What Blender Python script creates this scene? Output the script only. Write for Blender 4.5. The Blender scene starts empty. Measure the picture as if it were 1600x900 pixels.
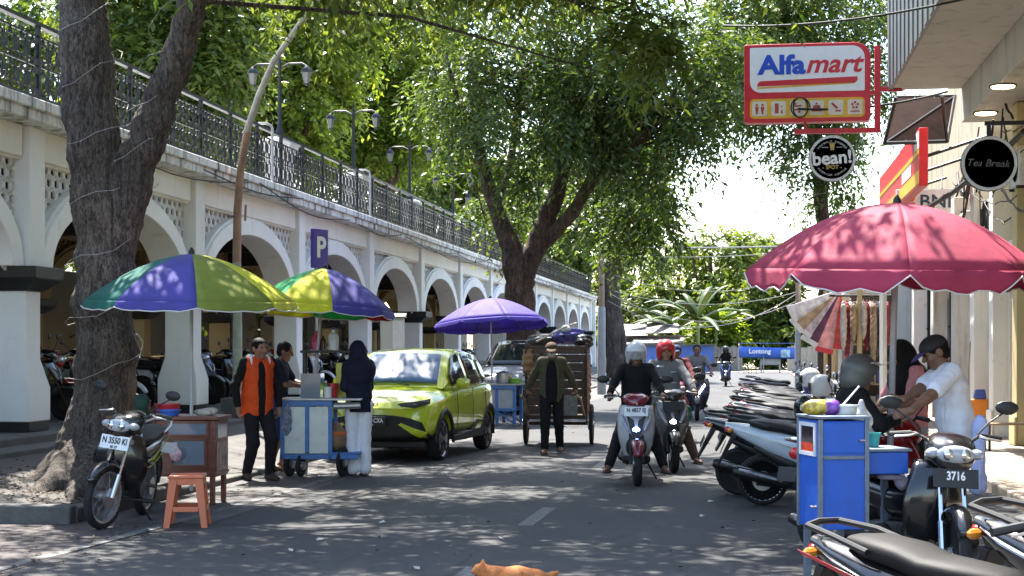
import bpy, math, random
import numpy as np
from mathutils import Vector, Matrix
R = math.radians
PI = math.pi
random.seed(7)
rng = np.random.default_rng(11)
SC = bpy.context.scene
COL = SC.collection

# ------------------------------------------------------------------ camera and survey helpers
F, CX, HY, EYE = 2500.0, 800.0, 545.0, 1.55
PSI = math.atan(365 / F)
CP, SP = math.cos(PSI), math.sin(PSI)
cd = bpy.data.cameras.new('camera')
cam = bpy.data.objects.new('camera', cd)
COL.objects.link(cam)
cam.location = (0, 0, EYE)
cam.rotation_euler = (R(90), 0, PSI)
cd.sensor_width = 36
cd.lens = F / 1600 * 36
cd.shift_y = (HY - 450) / 1600
cd.clip_start = 0.1
cd.clip_end = 3000
SC.camera = cam

def XY(px, d):
    "ground position of a thing seen at column px, d metres deep"
    xc = (px - CX) / F * d
    return (xc * CP - d * SP, xc * SP + d * CP)

def W(px, py, z=0.0):
    "where the sight line through a pixel meets the level z"
    d = F * (EYE - z) / (py - HY)
    x, y = XY(px, d)
    return (x, y, z)

def ZZ(py, d):
    return EYE + (HY - py) / F * d

# ------------------------------------------------------------------ materials
MATS = {}

def newmat(name):
    m = bpy.data.materials.new(name)
    m.use_nodes = True
    nt = m.node_tree
    b = nt.nodes['Principled BSDF']
    return m, nt, b

def M(name, col=(.5, .5, .5), rough=.55, metal=0, var=.12, scale=9, bump=0, bscale=60, coat=0, dirt=0, stretch=None, emit=0, spec=.5, trans=0):
    if name in MATS:
        return MATS[name]
    m, nt, b = newmat(name)
    N, L = nt.nodes, nt.links
    tc = N.new('ShaderNodeTexCoord')
    mp = N.new('ShaderNodeMapping')
    L.new(tc.outputs['Object'], mp.inputs['Vector'])
    if stretch:
        mp.inputs['Scale'].default_value = stretch
    n = N.new('ShaderNodeTexNoise')
    n.inputs['Scale'].default_value = scale
    n.inputs['Detail'].default_value = 5
    n.inputs['Roughness'].default_value = .65
    L.new(mp.outputs[0], n.inputs['Vector'])
    cr = N.new('ShaderNodeValToRGB')
    e = cr.color_ramp.elements
    e[0].position, e[1].position = .3, .72
    c0 = [max(0, c * (1 - var)) for c in col[:3]]
    c1 = [min(1, c * (1 + var)) for c in col[:3]]
    e[0].color = (*c0, 1)
    e[1].color = (*c1, 1)
    L.new(n.outputs['Fac'], cr.inputs['Fac'])
    out = cr.outputs['Color']
    if dirt:
        n2 = N.new('ShaderNodeTexNoise')
        n2.inputs['Scale'].default_value = scale * .45
        n2.inputs['Detail'].default_value = 8
        n2.inputs['Roughness'].default_value = .75
        L.new(mp.outputs[0], n2.inputs['Vector'])
        r2 = N.new('ShaderNodeValToRGB')
        r2.color_ramp.elements[0].position = .5
        r2.color_ramp.elements[1].position = .72
        L.new(n2.outputs['Fac'], r2.inputs['Fac'])
        mul = N.new('ShaderNodeMath')
        mul.operation = 'MULTIPLY'
        mul.inputs[1].default_value = dirt
        L.new(r2.outputs['Color'], mul.inputs[0])
        mx = N.new('ShaderNodeMixRGB')
        mx.inputs['Color2'].default_value = (.07, .06, .05, 1)
        L.new(mul.outputs[0], mx.inputs['Fac'])
        L.new(out, mx.inputs['Color1'])
        out = mx.outputs['Color']
    L.new(out, b.inputs['Base Color'])
    rr = N.new('ShaderNodeMapRange')
    rr.inputs['To Min'].default_value = max(.03, rough - .12)
    rr.inputs['To Max'].default_value = min(1, rough + .12)
    L.new(n.outputs['Fac'], rr.inputs['Value'])
    L.new(rr.outputs[0], b.inputs['Roughness'])
    b.inputs['Metallic'].default_value = metal
    b.inputs['Specular IOR Level'].default_value = spec
    if coat:
        b.inputs['Coat Weight'].default_value = coat
        b.inputs['Coat Roughness'].default_value = .06
    if bump:
        n3 = N.new('ShaderNodeTexNoise')
        n3.inputs['Scale'].default_value = bscale
        n3.inputs['Detail'].default_value = 4
        L.new(mp.outputs[0], n3.inputs['Vector'])
        bp = N.new('ShaderNodeBump')
        bp.inputs['Strength'].default_value = bump
        bp.inputs['Distance'].default_value = .01
        L.new(n3.outputs['Fac'], bp.inputs['Height'])
        L.new(bp.outputs[0], b.inputs['Normal'])
    if emit:
        b.inputs['Emission Color'].default_value = (*col[:3], 1)
        b.inputs['Emission Strength'].default_value = emit
    if trans:
        tr = N.new('ShaderNodeBsdfTranslucent')
        L.new(out, tr.inputs['Color'])
        ms = N.new('ShaderNodeMixShader')
        ms.inputs[0].default_value = trans
        L.new(b.outputs[0], ms.inputs[1])
        L.new(tr.outputs[0], ms.inputs[2])
        L.new(ms.outputs[0], N['Material Output'].inputs['Surface'])
    MATS[name] = m
    return m

def glass(name, col=(.02, .025, .03), rough=.03, alpha=1.0):
    if name in MATS:
        return MATS[name]
    m, nt, b = newmat(name)
    N, L = nt.nodes, nt.links
    n = N.new('ShaderNodeTexNoise')
    n.inputs['Scale'].default_value = 3
    rr = N.new('ShaderNodeMapRange')
    rr.inputs['To Min'].default_value = rough
    rr.inputs['To Max'].default_value = rough + .05
    L.new(n.outputs['Fac'], rr.inputs['Value'])
    L.new(rr.outputs[0], b.inputs['Roughness'])
    b.inputs['Base Color'].default_value = (*col, 1)
    b.inputs['Specular IOR Level'].default_value = .8
    b.inputs['Alpha'].default_value = alpha
    MATS[name] = m
    return m

# ------------------------------------------------------------------ mesh builder
class MB:
    def __init__(s):
        s.v, s.f, s.m = [], [], []
        s.T = Matrix.Identity(4)
        s.mi = 0

    def add(s, vs, fs, mi=None):
        o = len(s.v)
        T = s.T
        s.v += [tuple(T @ Vector(p)) for p in vs]
        s.f += [tuple(i + o for i in f) for f in fs]
        s.m += [s.mi if mi is None else mi] * len(fs)
        return s

    def at(s, loc=(0, 0, 0), rz=0, rx=0, ry=0):
        s.T = Matrix.Translation(loc) @ Matrix.Rotation(rz, 4, 'Z') @ Matrix.Rotation(ry, 4, 'Y') @ Matrix.Rotation(rx, 4, 'X')
        return s

    def box(s, x0, x1, y0, y1, z0, z1, mi=None):
        vs = [(x, y, z) for x in (x0, x1) for y in (y0, y1) for z in (z0, z1)]
        return s.add(vs, [(0, 1, 3, 2), (4, 6, 7, 5), (0, 4, 5, 1), (2, 3, 7, 6), (0, 2, 6, 4), (1, 5, 7, 3)], mi)

    def hexa(s, b, t, mi=None):
        "solid between two quads (same winding, counter-clockwise from above)"
        return s.add(list(b) + list(t), [(3, 2, 1, 0), (4, 5, 6, 7), (0, 1, 5, 4), (1, 2, 6, 5), (2, 3, 7, 6), (3, 0, 4, 7)], mi)

    def tube(s, pts, r, n=8, mi=None, cap=True, closed=False, flat=None):
        pts = [Vector(p) for p in pts]
        k = len(pts)
        rs = r if isinstance(r, (list, tuple)) else [r] * k
        vs, fs = [], []
        prev = None
        for i, p in enumerate(pts):
            if closed:
                d = pts[(i + 1) % k] - pts[i - 1]
            else:
                d = pts[min(i + 1, k - 1)] - pts[max(i - 1, 0)]
            if d.length < 1e-9:
                d = Vector((0, 0, 1))
            d.normalize()
            if prev is None:
                a = Vector((0, 0, 1)) if abs(d.z) < .9 else Vector((1, 0, 0))
                u = d.cross(a).normalized()
            else:
                u = (prev - d * prev.dot(d))
                if u.length < 1e-6:
                    u = d.orthogonal()
                u.normalize()
            prev = u
            w = d.cross(u)
            fl = flat or (1, 1)
            for j in range(n):
                t = 2 * PI * (j + .5) / n
                vs.append(p + u * (math.cos(t) * rs[i] * fl[0]) + w * (math.sin(t) * rs[i] * fl[1]))
        for i in range(k if closed else k - 1):
            a, b = i * n, ((i + 1) % k) * n
            for j in range(n):
                j2 = (j + 1) % n
                fs.append((a + j, a + j2, b + j2, b + j))
        if cap and not closed:
            fs.append(tuple(range(n - 1, -1, -1)))
            fs.append(tuple((k - 1) * n + j for j in range(n)))
        return s.add(vs, fs, mi)

    def lathe(s, prof, n=20, c=(0, 0, 0), axis='z', mi=None, scale=(1, 1)):
        "profile of (radius, height) turned about an axis"
        vs, fs = [], []
        k = len(prof)
        for (r, h) in prof:
            for j in range(n):
                t = 2 * PI * j / n
                a, b = r * math.cos(t) * scale[0], r * math.sin(t) * scale[1]
                if axis == 'z':
                    p = (a, b, h)
                elif axis == 'y':
                    p = (b, h, a)
                else:
                    p = (h, a, b)
                vs.append((p[0] + c[0], p[1] + c[1], p[2] + c[2]))
        for i in range(k - 1):
            for j in range(n):
                j2 = (j + 1) % n
                fs.append((i * n + j, i * n + j2, (i + 1) * n + j2, (i + 1) * n + j))
        if prof[0][0] > 1e-6:
            fs.append(tuple(range(n - 1, -1, -1)))
        if prof[-1][0] > 1e-6:
            fs.append(tuple((k - 1) * n + j for j in range(n)))
        return s.add(vs, fs, mi)

    def ell(s, c, r, n=14, mi=None):
        k = n // 2
        prof = [(math.sin(PI * i / k), -math.cos(PI * i / k)) for i in range(k + 1)]
        vs, fs = [], []
        for (a, h) in prof:
            for j in range(n):
                t = 2 * PI * j / n
                vs.append((c[0] + r[0] * a * math.cos(t), c[1] + r[1] * a * math.sin(t), c[2] + r[2] * h))
        for i in range(k):
            for j in range(n):
                j2 = (j + 1) % n
                fs.append((i * n + j, i * n + j2, (i + 1) * n + j2, (i + 1) * n + j))
        return s.add(vs, fs, mi)

    def prism(s, out, a, b, axis='y', mi=None):
        "closed outline of 2-D points pushed from a to b along an axis"
        def q(p, h):
            return (p[0], h, p[1]) if axis == 'y' else ((h, p[0], p[1]) if axis == 'x' else (p[0], p[1], h))
        n = len(out)
        vs = [q(p, a) for p in out] + [q(p, b) for p in out]
        fs = [(i, (i + 1) % n, (i + 1) % n + n, i + n) for i in range(n)]
        fs += [tuple(range(n - 1, -1, -1)), tuple(range(n, 2 * n))]
        return s.add(vs, fs, mi)

    def loft(s, secs, n=18, e=2.6, mi=None, cap=True):
        "superellipse rings along x: (x, z, half width, half height[, exponent])"
        vs, fs = [], []
        for sc in secs:
            x, z, hw, hh = sc[:4]
            ee = sc[4] if len(sc) > 4 else e
            for j in range(n):
                t = 2 * PI * j / n
                c, d = math.cos(t), math.sin(t)
                vs.append((x, math.copysign(abs(c) ** (2 / ee), c) * hw, z + math.copysign(abs(d) ** (2 / ee), d) * hh))
        k = len(secs)
        for i in range(k - 1):
            for j in range(n):
                j2 = (j + 1) % n
                fs.append((i * n + j, i * n + j2, (i + 1) * n + j2, (i + 1) * n + j))
        if cap:
            fs.append(tuple(range(n - 1, -1, -1)))
            fs.append(tuple((k - 1) * n + j for j in range(n)))
        return s.add(vs, fs, mi)

    def grid(s, fn, nu, nv, mi=None, thick=0):
        vs = [fn(i / nu, j / nv) for i in range(nu + 1) for j in range(nv + 1)]
        fs = [(i * (nv + 1) + j, (i + 1) * (nv + 1) + j, (i + 1) * (nv + 1) + j + 1, i * (nv + 1) + j + 1) for i in range(nu) for j in range(nv)]
        return s.add(vs, fs, mi)

    def build(s, name, mats, parent=None, smooth=30, bevel=0, loc=None, solid=0, seg=2):
        me = bpy.data.meshes.new(name)
        me.from_pydata(s.v, [], s.f)
        mats = mats if isinstance(mats, (list, tuple)) else [mats]
        for m in mats:
            me.materials.append(m)
        if len(mats) > 1:
            me.polygons.foreach_set('material_index', s.m)
        me.validate()
        o = bpy.data.objects.new(name, me)
        COL.objects.link(o)
        fixn(me)
        if smooth:
            me.polygons.foreach_set('use_smooth', [True] * len(me.polygons))
            me.set_sharp_from_angle(angle=R(smooth))
        if parent:
            o.parent = parent
        if loc is not None:
            o.location = loc
        if solid:
            md = o.modifiers.new('solid', 'SOLIDIFY')
            md.thickness = solid
            md.offset = 0
        if bevel:
            md = o.modifiers.new('bevel', 'BEVEL')
            md.width = bevel
            md.segments = seg
            md.limit_method = 'ANGLE'
            md.angle_limit = R(35)
            md.harden_normals = False
        return o

def fixn(me):
    import bmesh
    if len(me.polygons) > 60000:
        return
    b = bmesh.new()
    b.from_mesh(me)
    bmesh.ops.recalc_face_normals(b, faces=b.faces)
    b.to_mesh(me)
    b.free()

def npmesh(name, V, Fq, mats, parent=None, mi=None, smooth=False):
    "big mesh straight from arrays (quads or triangles)"
    me = bpy.data.meshes.new(name)
    V = np.ascontiguousarray(V, dtype=np.float32)
    Fq = np.ascontiguousarray(Fq, dtype=np.int32)
    k = Fq.shape[1]
    me.vertices.add(len(V))
    me.vertices.foreach_set('co', V.ravel())
    me.loops.add(Fq.size)
    me.loops.foreach_set('vertex_index', Fq.ravel())
    me.polygons.add(len(Fq))
    me.polygons.foreach_set('loop_start', np.arange(0, Fq.size, k, dtype=np.int32))
    me.polygons.foreach_set('loop_total', np.full(len(Fq), k, dtype=np.int32))
    mats = mats if isinstance(mats, (list, tuple)) else [mats]
    for m in mats:
        me.materials.append(m)
    if mi is not None:
        me.polygons.foreach_set('material_index', np.ascontiguousarray(mi, dtype=np.int32))
    if smooth:
        me.polygons.foreach_set('use_smooth', np.ones(len(Fq), dtype=bool))
    me.update(calc_edges=True)
    o = bpy.data.objects.new(name, me)
    COL.objects.link(o)
    if parent:
        o.parent = parent
    return o

def tag(o, label=None, cat=None, group=None, kind=None):
    if label:
        o['label'] = label
    if cat:
        o['category'] = cat
    if group:
        o['group'] = group
    if kind:
        o['kind'] = kind
    return o

def thing(name, label, cat, loc=(0, 0, 0), rz=0, group=None):
    o = bpy.data.objects.new(name, None)
    o.empty_display_size = .2
    COL.objects.link(o)
    o.location = loc
    o.rotation_euler = (0, 0, rz)
    return tag(o, label, cat, group)

def copy_tree(o, parent=None, swap=None):
    c = o.copy()
    COL.objects.link(c)
    if parent:
        c.parent = parent
    if swap and o.type == 'MESH':
        for i, sl in enumerate(o.material_slots):
            nm = sl.material.name if sl.material else ''
            if nm in swap:
                c.material_slots[i].link = 'OBJECT'
                c.material_slots[i].material = swap[nm]
    for ch in list(o.children):
        copy_tree(ch, c, swap)
    return c

def text(s, size, mat, parent, M4, depth=.004, bold=0, shear=0, align='CENTER', name='lettering', sx=1):
    cu = bpy.data.curves.new(name, 'FONT')
    cu.body = s
    cu.size = size
    cu.align_x = align
    cu.align_y = 'CENTER'
    cu.extrude = depth
    cu.offset = bold
    cu.shear = shear
    cu.resolution_u = 3
    cu.materials.append(mat)
    o = bpy.data.objects.new(name, cu)
    me = bpy.data.meshes.new_from_object(o)
    bpy.data.objects.remove(o)
    me.name = name
    o = bpy.data.objects.new(name, me)
    COL.objects.link(o)
    o.parent = parent
    o.matrix_local = M4 @ Matrix.Diagonal((sx, 1, 1, 1))
    return o

def face(loc, normal='-y'):
    "matrix that stands lettering upright and turns it to face a direction"
    a = {'-y': 0, '+x': R(90), '+y': R(180), '-x': R(-90)}.get(normal, normal if not isinstance(normal, str) else 0)
    return Matrix.Translation(loc) @ Matrix.Rotation(a, 4, 'Z') @ Matrix.Rotation(R(90), 4, 'X')

# ------------------------------------------------------------------ soft bodies: blended distance field meshed with surface nets
class SDF:
    def __init__(s, vox=.012):
        s.p, s.vox = [], vox

    def cone(s, a, b, ra, rb, k=.02):
        s.p.append(('c', np.array(a, float), np.array(b, float), ra, rb, k))
        return s

    def chain(s, pts, rs, k=.02):
        for i in range(len(pts) - 1):
            s.cone(pts[i], pts[i + 1], rs[i], rs[i + 1], k)
        return s

    def ell(s, c, r, rot=None, k=.02):
        s.p.append(('e', np.array(c, float), np.array(r, float), np.array(rot.to_3x3() if rot is not None else Matrix.Identity(3), float), 0, k))
        return s

    def cut(s, c, n):
        "remove everything on the side the normal points to"
        s.p.append(('x', np.array(c, float), np.array(n, float) / np.linalg.norm(n), 0, 0, 0))
        return s

    def minus(s, c, r, rot=None):
        s.p.append(('m', np.array(c, float), np.array(r, float), np.array(rot.to_3x3() if rot is not None else Matrix.Identity(3), float), 0, 0))
        return s

    def bounds(s):
        lo, hi = np.full(3, 1e9), np.full(3, -1e9)
        for p in s.p:
            if p[0] == 'c':
                r = max(p[3], p[4])
                lo = np.minimum(lo, np.minimum(p[1], p[2]) - r)
                hi = np.maximum(hi, np.maximum(p[1], p[2]) + r)
            elif p[0] == 'e':
                r = p[2].max()
                lo = np.minimum(lo, p[1] - r)
                hi = np.maximum(hi, p[1] + r)
        return lo, hi

    def mesh(s, name, mat, parent=None, noise=0):
        h = s.vox
        lo, hi = s.bounds()
        lo = lo - 3 * h
        n = np.ceil((hi + 3 * h - lo) / h).astype(int) + 1
        f = np.full(n, 1.0, dtype=np.float32)
        ax = [lo[i] + h * np.arange(n[i]) for i in range(3)]
        for p in s.p:
            t = p[0]
            if t in 'cem':
                mg = p[5] + 4 * h
                if t == 'c':
                    r = max(p[3], p[4]) + mg
                    a, b = np.minimum(p[1], p[2]) - r, np.maximum(p[1], p[2]) + r
                else:
                    r = p[2].max() + mg
                    a, b = p[1] - r, p[1] + r
                i0 = np.clip(((a - lo) / h).astype(int), 0, n - 1)
                i1 = np.clip(((b - lo) / h).astype(int) + 2, 1, n)
                sl = tuple(slice(i0[i], i1[i]) for i in range(3))
            else:
                sl = (slice(None),) * 3
            X, Y, Z = np.meshgrid(*[ax[i][sl[i]] for i in range(3)], indexing='ij', sparse=True)
            if t == 'c':
                A, B = p[1], p[2]
                d = B - A
                L2 = max(d @ d, 1e-9)
                q = np.clip(((X - A[0]) * d[0] + (Y - A[1]) * d[1] + (Z - A[2]) * d[2]) / L2, 0, 1)
                g = np.sqrt((X - A[0] - q * d[0]) ** 2 + (Y - A[1] - q * d[1]) ** 2 + (Z - A[2] - q * d[2]) ** 2) - (p[3] + (p[4] - p[3]) * q)
            elif t in 'em':
                Q = p[3]
                x, y, z = X - p[1][0], Y - p[1][1], Z - p[1][2]
                u = (Q[0, 0] * x + Q[1, 0] * y + Q[2, 0] * z) / p[2][0]
                v = (Q[0, 1] * x + Q[1, 1] * y + Q[2, 1] * z) / p[2][1]
                w = (Q[0, 2] * x + Q[1, 2] * y + Q[2, 2] * z) / p[2][2]
                g = (np.sqrt(u * u + v * v + w * w) - 1) * p[2].min()
            else:
                g = (X - p[1][0]) * p[2][0] + (Y - p[1][1]) * p[2][1] + (Z - p[1][2]) * p[2][2]
            o = f[sl]
            if t in 'ce':
                k = max(p[5], 1e-4)
                hh = np.clip(k - np.abs(o - g), 0, None) / k
                f[sl] = np.minimum(o, g) - hh * hh * k * .25
            elif t == 'm':
                f[sl] = np.maximum(o, -g)
            else:
                f[sl] = np.maximum(o, g)
        if noise:
            X, Y, Z = np.meshgrid(*ax, indexing='ij', sparse=True)
            f += noise * (np.sin(31 * X + 9 * Z + 7 * np.sin(23 * Y)) * np.sin(27 * Y - 14 * Z) * .6 + .4 * np.sin(57 * Z + 30 * X * Y + 11 * Y)).astype(np.float32)
        f[0], f[-1], f[:, 0], f[:, -1], f[:, :, 0], f[:, :, -1] = (1,) * 6
        neg = f < 0
        cn = np.zeros(n - 1, dtype=np.int8)
        for i in (0, 1):
            for j in (0, 1):
                for k in (0, 1):
                    cn += neg[i:n[0] - 1 + i, j:n[1] - 1 + j, k:n[2] - 1 + k]
        act = (cn > 0) & (cn < 8)
        idx = np.full(act.shape, -1, dtype=np.int64)
        ci = np.argwhere(act)
        idx[act] = np.arange(len(ci))
        pos = np.zeros((len(ci), 3))
        cnt = np.zeros(len(ci))
        cs = [(i, j, k) for i in (0, 1) for j in (0, 1) for k in (0, 1)]
        for a in cs:
            for d in range(3):
                if a[d]:
                    continue
                b = list(a)
                b[d] = 1
                fa = f[ci[:, 0] + a[0], ci[:, 1] + a[1], ci[:, 2] + a[2]]
                fb = f[ci[:, 0] + b[0], ci[:, 1] + b[1], ci[:, 2] + b[2]]
                c = (fa < 0) != (fb < 0)
                tt = np.where(c, fa / np.where(c, fa - fb, 1), 0)
                for q in range(3):
                    pos[:, q] += np.where(c, a[q] + (tt if q == d else 0), 0)
                cnt += c
        V = lo + h * (ci + pos / cnt[:, None])
        fs = []
        for d in range(3):
            u, w = (d + 1) % 3, (d + 2) % 3
            s0 = [slice(None)] * 3
            s1 = [slice(None)] * 3
            s0[d], s1[d] = slice(0, n[d] - 1), slice(1, n[d])
            A, B = neg[tuple(s0)], neg[tuple(s1)]
            for sw in (0, 1):
                e = np.argwhere((A & ~B) if sw == 0 else (~A & B))
                e = e[(e[:, u] > 0) & (e[:, w] > 0) & (e[:, u] < n[u] - 1) & (e[:, w] < n[w] - 1)]
                if not len(e):
                    continue
                q = []
                for (du, dw) in ((-1, -1), (0, -1), (0, 0), (-1, 0)):
                    c = e.copy()
                    c[:, u] += du
                    c[:, w] += dw
                    q.append(idx[c[:, 0], c[:, 1], c[:, 2]])
                q = np.stack(q, 1)
                fs.append(q if sw == 0 else q[:, ::-1])
        return npmesh(name, V, np.concatenate(fs), mat, parent, smooth=True)
# ------------------------------------------------------------------ ground, road, pavements
def asphalt():
    m, nt, b = newmat('asphalt')
    N, L = nt.nodes, nt.links
    tc = N.new('ShaderNodeTexCoord')
    def noise(s, d=4, r=.6, st=None):
        n = N.new('ShaderNodeTexNoise')
        n.inputs['Scale'].default_value = s
        n.inputs['Detail'].default_value = d
        n.inputs['Roughness'].default_value = r
        if st:
            mp = N.new('ShaderNodeMapping')
            mp.inputs['Scale'].default_value = st
            L.new(tc.outputs['Object'], mp.inputs[0])
            L.new(mp.outputs[0], n.inputs['Vector'])
        else:
            L.new(tc.outputs['Object'], n.inputs['Vector'])
        return n
    def ramp(n, p0, c0, p1, c1):
        r = N.new('ShaderNodeValToRGB')
        e = r.color_ramp.elements
        e[0].position, e[0].color, e[1].position, e[1].color = p0, (*c0, 1), p1, (*c1, 1)
        L.new(n.outputs['Fac'], r.inputs['Fac'])
        return r
    def mix(f, a, c, mode='MIX', v=1):
        x = N.new('ShaderNodeMixRGB')
        x.blend_type = mode
        if f is None:
            x.inputs[0].default_value = v
        else:
            L.new(f, x.inputs[0])
        L.new(a, x.inputs[1])
        if isinstance(c, tuple):
            x.inputs[2].default_value = (*c, 1)
        else:
            L.new(c, x.inputs[2])
        return x.outputs[0]
    big = ramp(noise(.35, 6, .6), .35, (.042, .042, .044), .7, (.062, .061, .061))
    fine = ramp(noise(160, 3, .7), .35, (.55, .55, .55), .68, (1.5, 1.5, 1.5))
    c = mix(None, big.outputs[0], fine.outputs[0], 'MULTIPLY', .8)
    lane = ramp(noise(1.1, 5, .7, (1, .12, 1)), .55, (0, 0, 0), .72, (.5, .5, .5))
    c = mix(lane.outputs[0], c, (.08, .075, .068))
    st = ramp(noise(2.6, 7, .75), .63, (0, 0, 0), .7, (.75, .75, .75))
    c = mix(st.outputs[0], c, (.024, .024, .026))
    v = N.new('ShaderNodeTexVoronoi')
    v.feature = 'DISTANCE_TO_EDGE'
    v.inputs['Scale'].default_value = .55
    wn = noise(3, 4, .6)
    ad = N.new('ShaderNodeMixRGB')
    ad.blend_type = 'ADD'
    ad.inputs[0].default_value = .35
    L.new(tc.outputs['Object'], ad.inputs[1])
    L.new(wn.outputs['Color'], ad.inputs[2])
    L.new(ad.outputs[0], v.inputs['Vector'])
    cr = N.new('ShaderNodeValToRGB')
    cr.color_ramp.elements[0].position, cr.color_ramp.elements[0].color = .002, (.6, .6, .6, 1)
    cr.color_ramp.elements[1].position, cr.color_ramp.elements[1].color = .009, (0, 0, 0, 1)
    L.new(v.outputs['Distance'], cr.inputs['Fac'])
    c = mix(cr.outputs[0], c, (.02, .02, .021))
    L.new(c, b.inputs['Base Color'])
    b.inputs['Roughness'].default_value = .82
    b.inputs['Specular IOR Level'].default_value = .35
    bp = N.new('ShaderNodeBump')
    bp.inputs['Strength'].default_value = .5
    bp.inputs['Distance'].default_value = .006
    L.new(noise(120, 3, .7).outputs['Fac'], bp.inputs['Height'])
    L.new(bp.outputs[0], b.inputs['Normal'])
    return m

def paving(name, c1, c2, sx, sy, mortar=(.03, .03, .03), ms=.02, rough=.8, off=.5):
    m, nt, b = newmat(name)
    N, L = nt.nodes, nt.links
    tc = N.new('ShaderNodeTexCoord')
    br = N.new('ShaderNodeTexBrick')
    br.inputs['Scale'].default_value = 1
    br.inputs['Brick Width'].default_value = sx
    br.inputs['Row Height'].default_value = sy
    br.inputs['Mortar Size'].default_value = ms * sy
    br.inputs['Color1'].default_value = (*c1, 1)
    br.inputs['Color2'].default_value = (*c2, 1)
    br.inputs['Mortar'].default_value = (*mortar, 1)
    br.offset = off
    L.new(tc.outputs['Object'], br.inputs['Vector'])
    n = N.new('ShaderNodeTexNoise')
    n.inputs['Scale'].default_value = 1.6
    n.inputs['Detail'].default_value = 9
    n.inputs['Roughness'].default_value = .72
    L.new(tc.outputs['Object'], n.inputs['Vector'])
    r = N.new('ShaderNodeValToRGB')
    r.color_ramp.elements[0].position, r.color_ramp.elements[0].color = .3, (.45, .43, .42, 1)
    r.color_ramp.elements[1].position, r.color_ramp.elements[1].color = .68, (1.15, 1.15, 1.15, 1)
    L.new(n.outputs['Fac'], r.inputs['Fac'])
    mx = N.new('ShaderNodeMixRGB')
    mx.blend_type = 'MULTIPLY'
    mx.inputs[0].default_value = 1
    L.new(br.outputs['Color'], mx.inputs[1])
    L.new(r.outputs[0], mx.inputs[2])
    L.new(mx.outputs[0], b.inputs['Base Color'])
    b.inputs['Roughness'].default_value = rough
    bp = N.new('ShaderNodeBump')
    bp.inputs['Strength'].default_value = .6
    bp.inputs['Distance'].default_value = .01
    L.new(br.outputs['Fac'], bp.inputs['Height'])
    bp.invert = True
    L.new(bp.outputs[0], b.inputs['Normal'])
    MATS[name] = m
    return m

def plaster(name, col, streak=.5, dark=(.035, .032, .03), sc=1.4, lo=0):
    "painted masonry with rain streaks and soot blotches"
    if name in MATS:
        return MATS[name]
    m, nt, b = newmat(name)
    N, L = nt.nodes, nt.links
    tc = N.new('ShaderNodeTexCoord')
    def nz(scale, st, p0, p1, top, d=7):
        mp = N.new('ShaderNodeMapping')
        mp.inputs['Scale'].default_value = st
        L.new(tc.outputs['Object'], mp.inputs[0])
        n = N.new('ShaderNodeTexNoise')
        n.inputs['Scale'].default_value = scale
        n.inputs['Detail'].default_value = d
        n.inputs['Roughness'].default_value = .7
        L.new(mp.outputs[0], n.inputs['Vector'])
        r = N.new('ShaderNodeMapRange')
        r.inputs['From Min'].default_value, r.inputs['From Max'].default_value = p0, p1
        r.inputs['To Max'].default_value = top
        L.new(n.outputs['Fac'], r.inputs['Value'])
        return r.outputs[0]
    c = None
    def lay(f, prev, col2):
        mx = N.new('ShaderNodeMixRGB')
        L.new(f, mx.inputs[0])
        if isinstance(prev, tuple):
            mx.inputs[1].default_value = (*prev, 1)
        else:
            L.new(prev, mx.inputs[1])
        mx.inputs[2].default_value = (*col2, 1)
        return mx.outputs[0]
    c = lay(nz(.8, (1, 1, 1), .35, .7, .6), col, tuple(x * .82 for x in col))
    c = lay(nz(sc * 3, (1, 1, .12), .58 - lo, .78 - lo * 1.3, streak), c, dark)
    c = lay(nz(sc * 4, (1, 1, 1), .62 - lo * .8, .74 - lo, streak * .8), c, tuple((x + y) / 2 for x, y in zip(dark, col)))
    L.new(c, b.inputs['Base Color'])
    b.inputs['Roughness'].default_value = .75
    n = N.new('ShaderNodeTexNoise')
    n.inputs['Scale'].default_value = 45
    L.new(tc.outputs['Object'], n.inputs['Vector'])
    bp = N.new('ShaderNodeBump')
    bp.inputs['Strength'].default_value = .25
    bp.inputs['Distance'].default_value = .006
    L.new(n.outputs['Fac'], bp.inputs['Height'])
    L.new(bp.outputs[0], b.inputs['Normal'])
    MATS[name] = m
    return m

m_road = asphalt()
m_gnd = M('bare_earth', (.16, .13, .09), .95, var=.35, scale=.6, bump=.5, bscale=12)
m_walk = paving('sidewalk_block', (.06, .054, .05), (.08, .072, .068), .4, .4)
m_fore = paving('forecourt_block', (.075, .06, .06), (.09, .075, .072), .2, .1)
m_shoul = M('gutter_concrete', (.085, .08, .078), .85, var=.35, scale=3, bump=.4, dirt=.5)
m_kerb = M('kerb_stone', (.1, .097, .09), .85, var=.3, scale=6, bump=.5, bscale=30, dirt=.8)
m_line = M('worn_road_paint', (.13, .128, .125), .75, var=.6, scale=14, dirt=.9)
m_tile = paving('walkway_tile', (.34, .27, .2), (.4, .32, .24), .3, .3, (.12, .1, .08), .03, .6, 0)
m_sand = M('pale_sand', (.5, .42, .3), .95, var=.2, scale=1.2, bump=.4, bscale=14)

def sheet(name, pts, z, mat, kind='structure', sub=0):
    b = MB()
    b.add([(x, y, z if not callable(z) else z(x, y)) for x, y in pts], [tuple(range(len(pts)))])
    return tag(b.build(name, mat, smooth=0), kind=kind)

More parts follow.
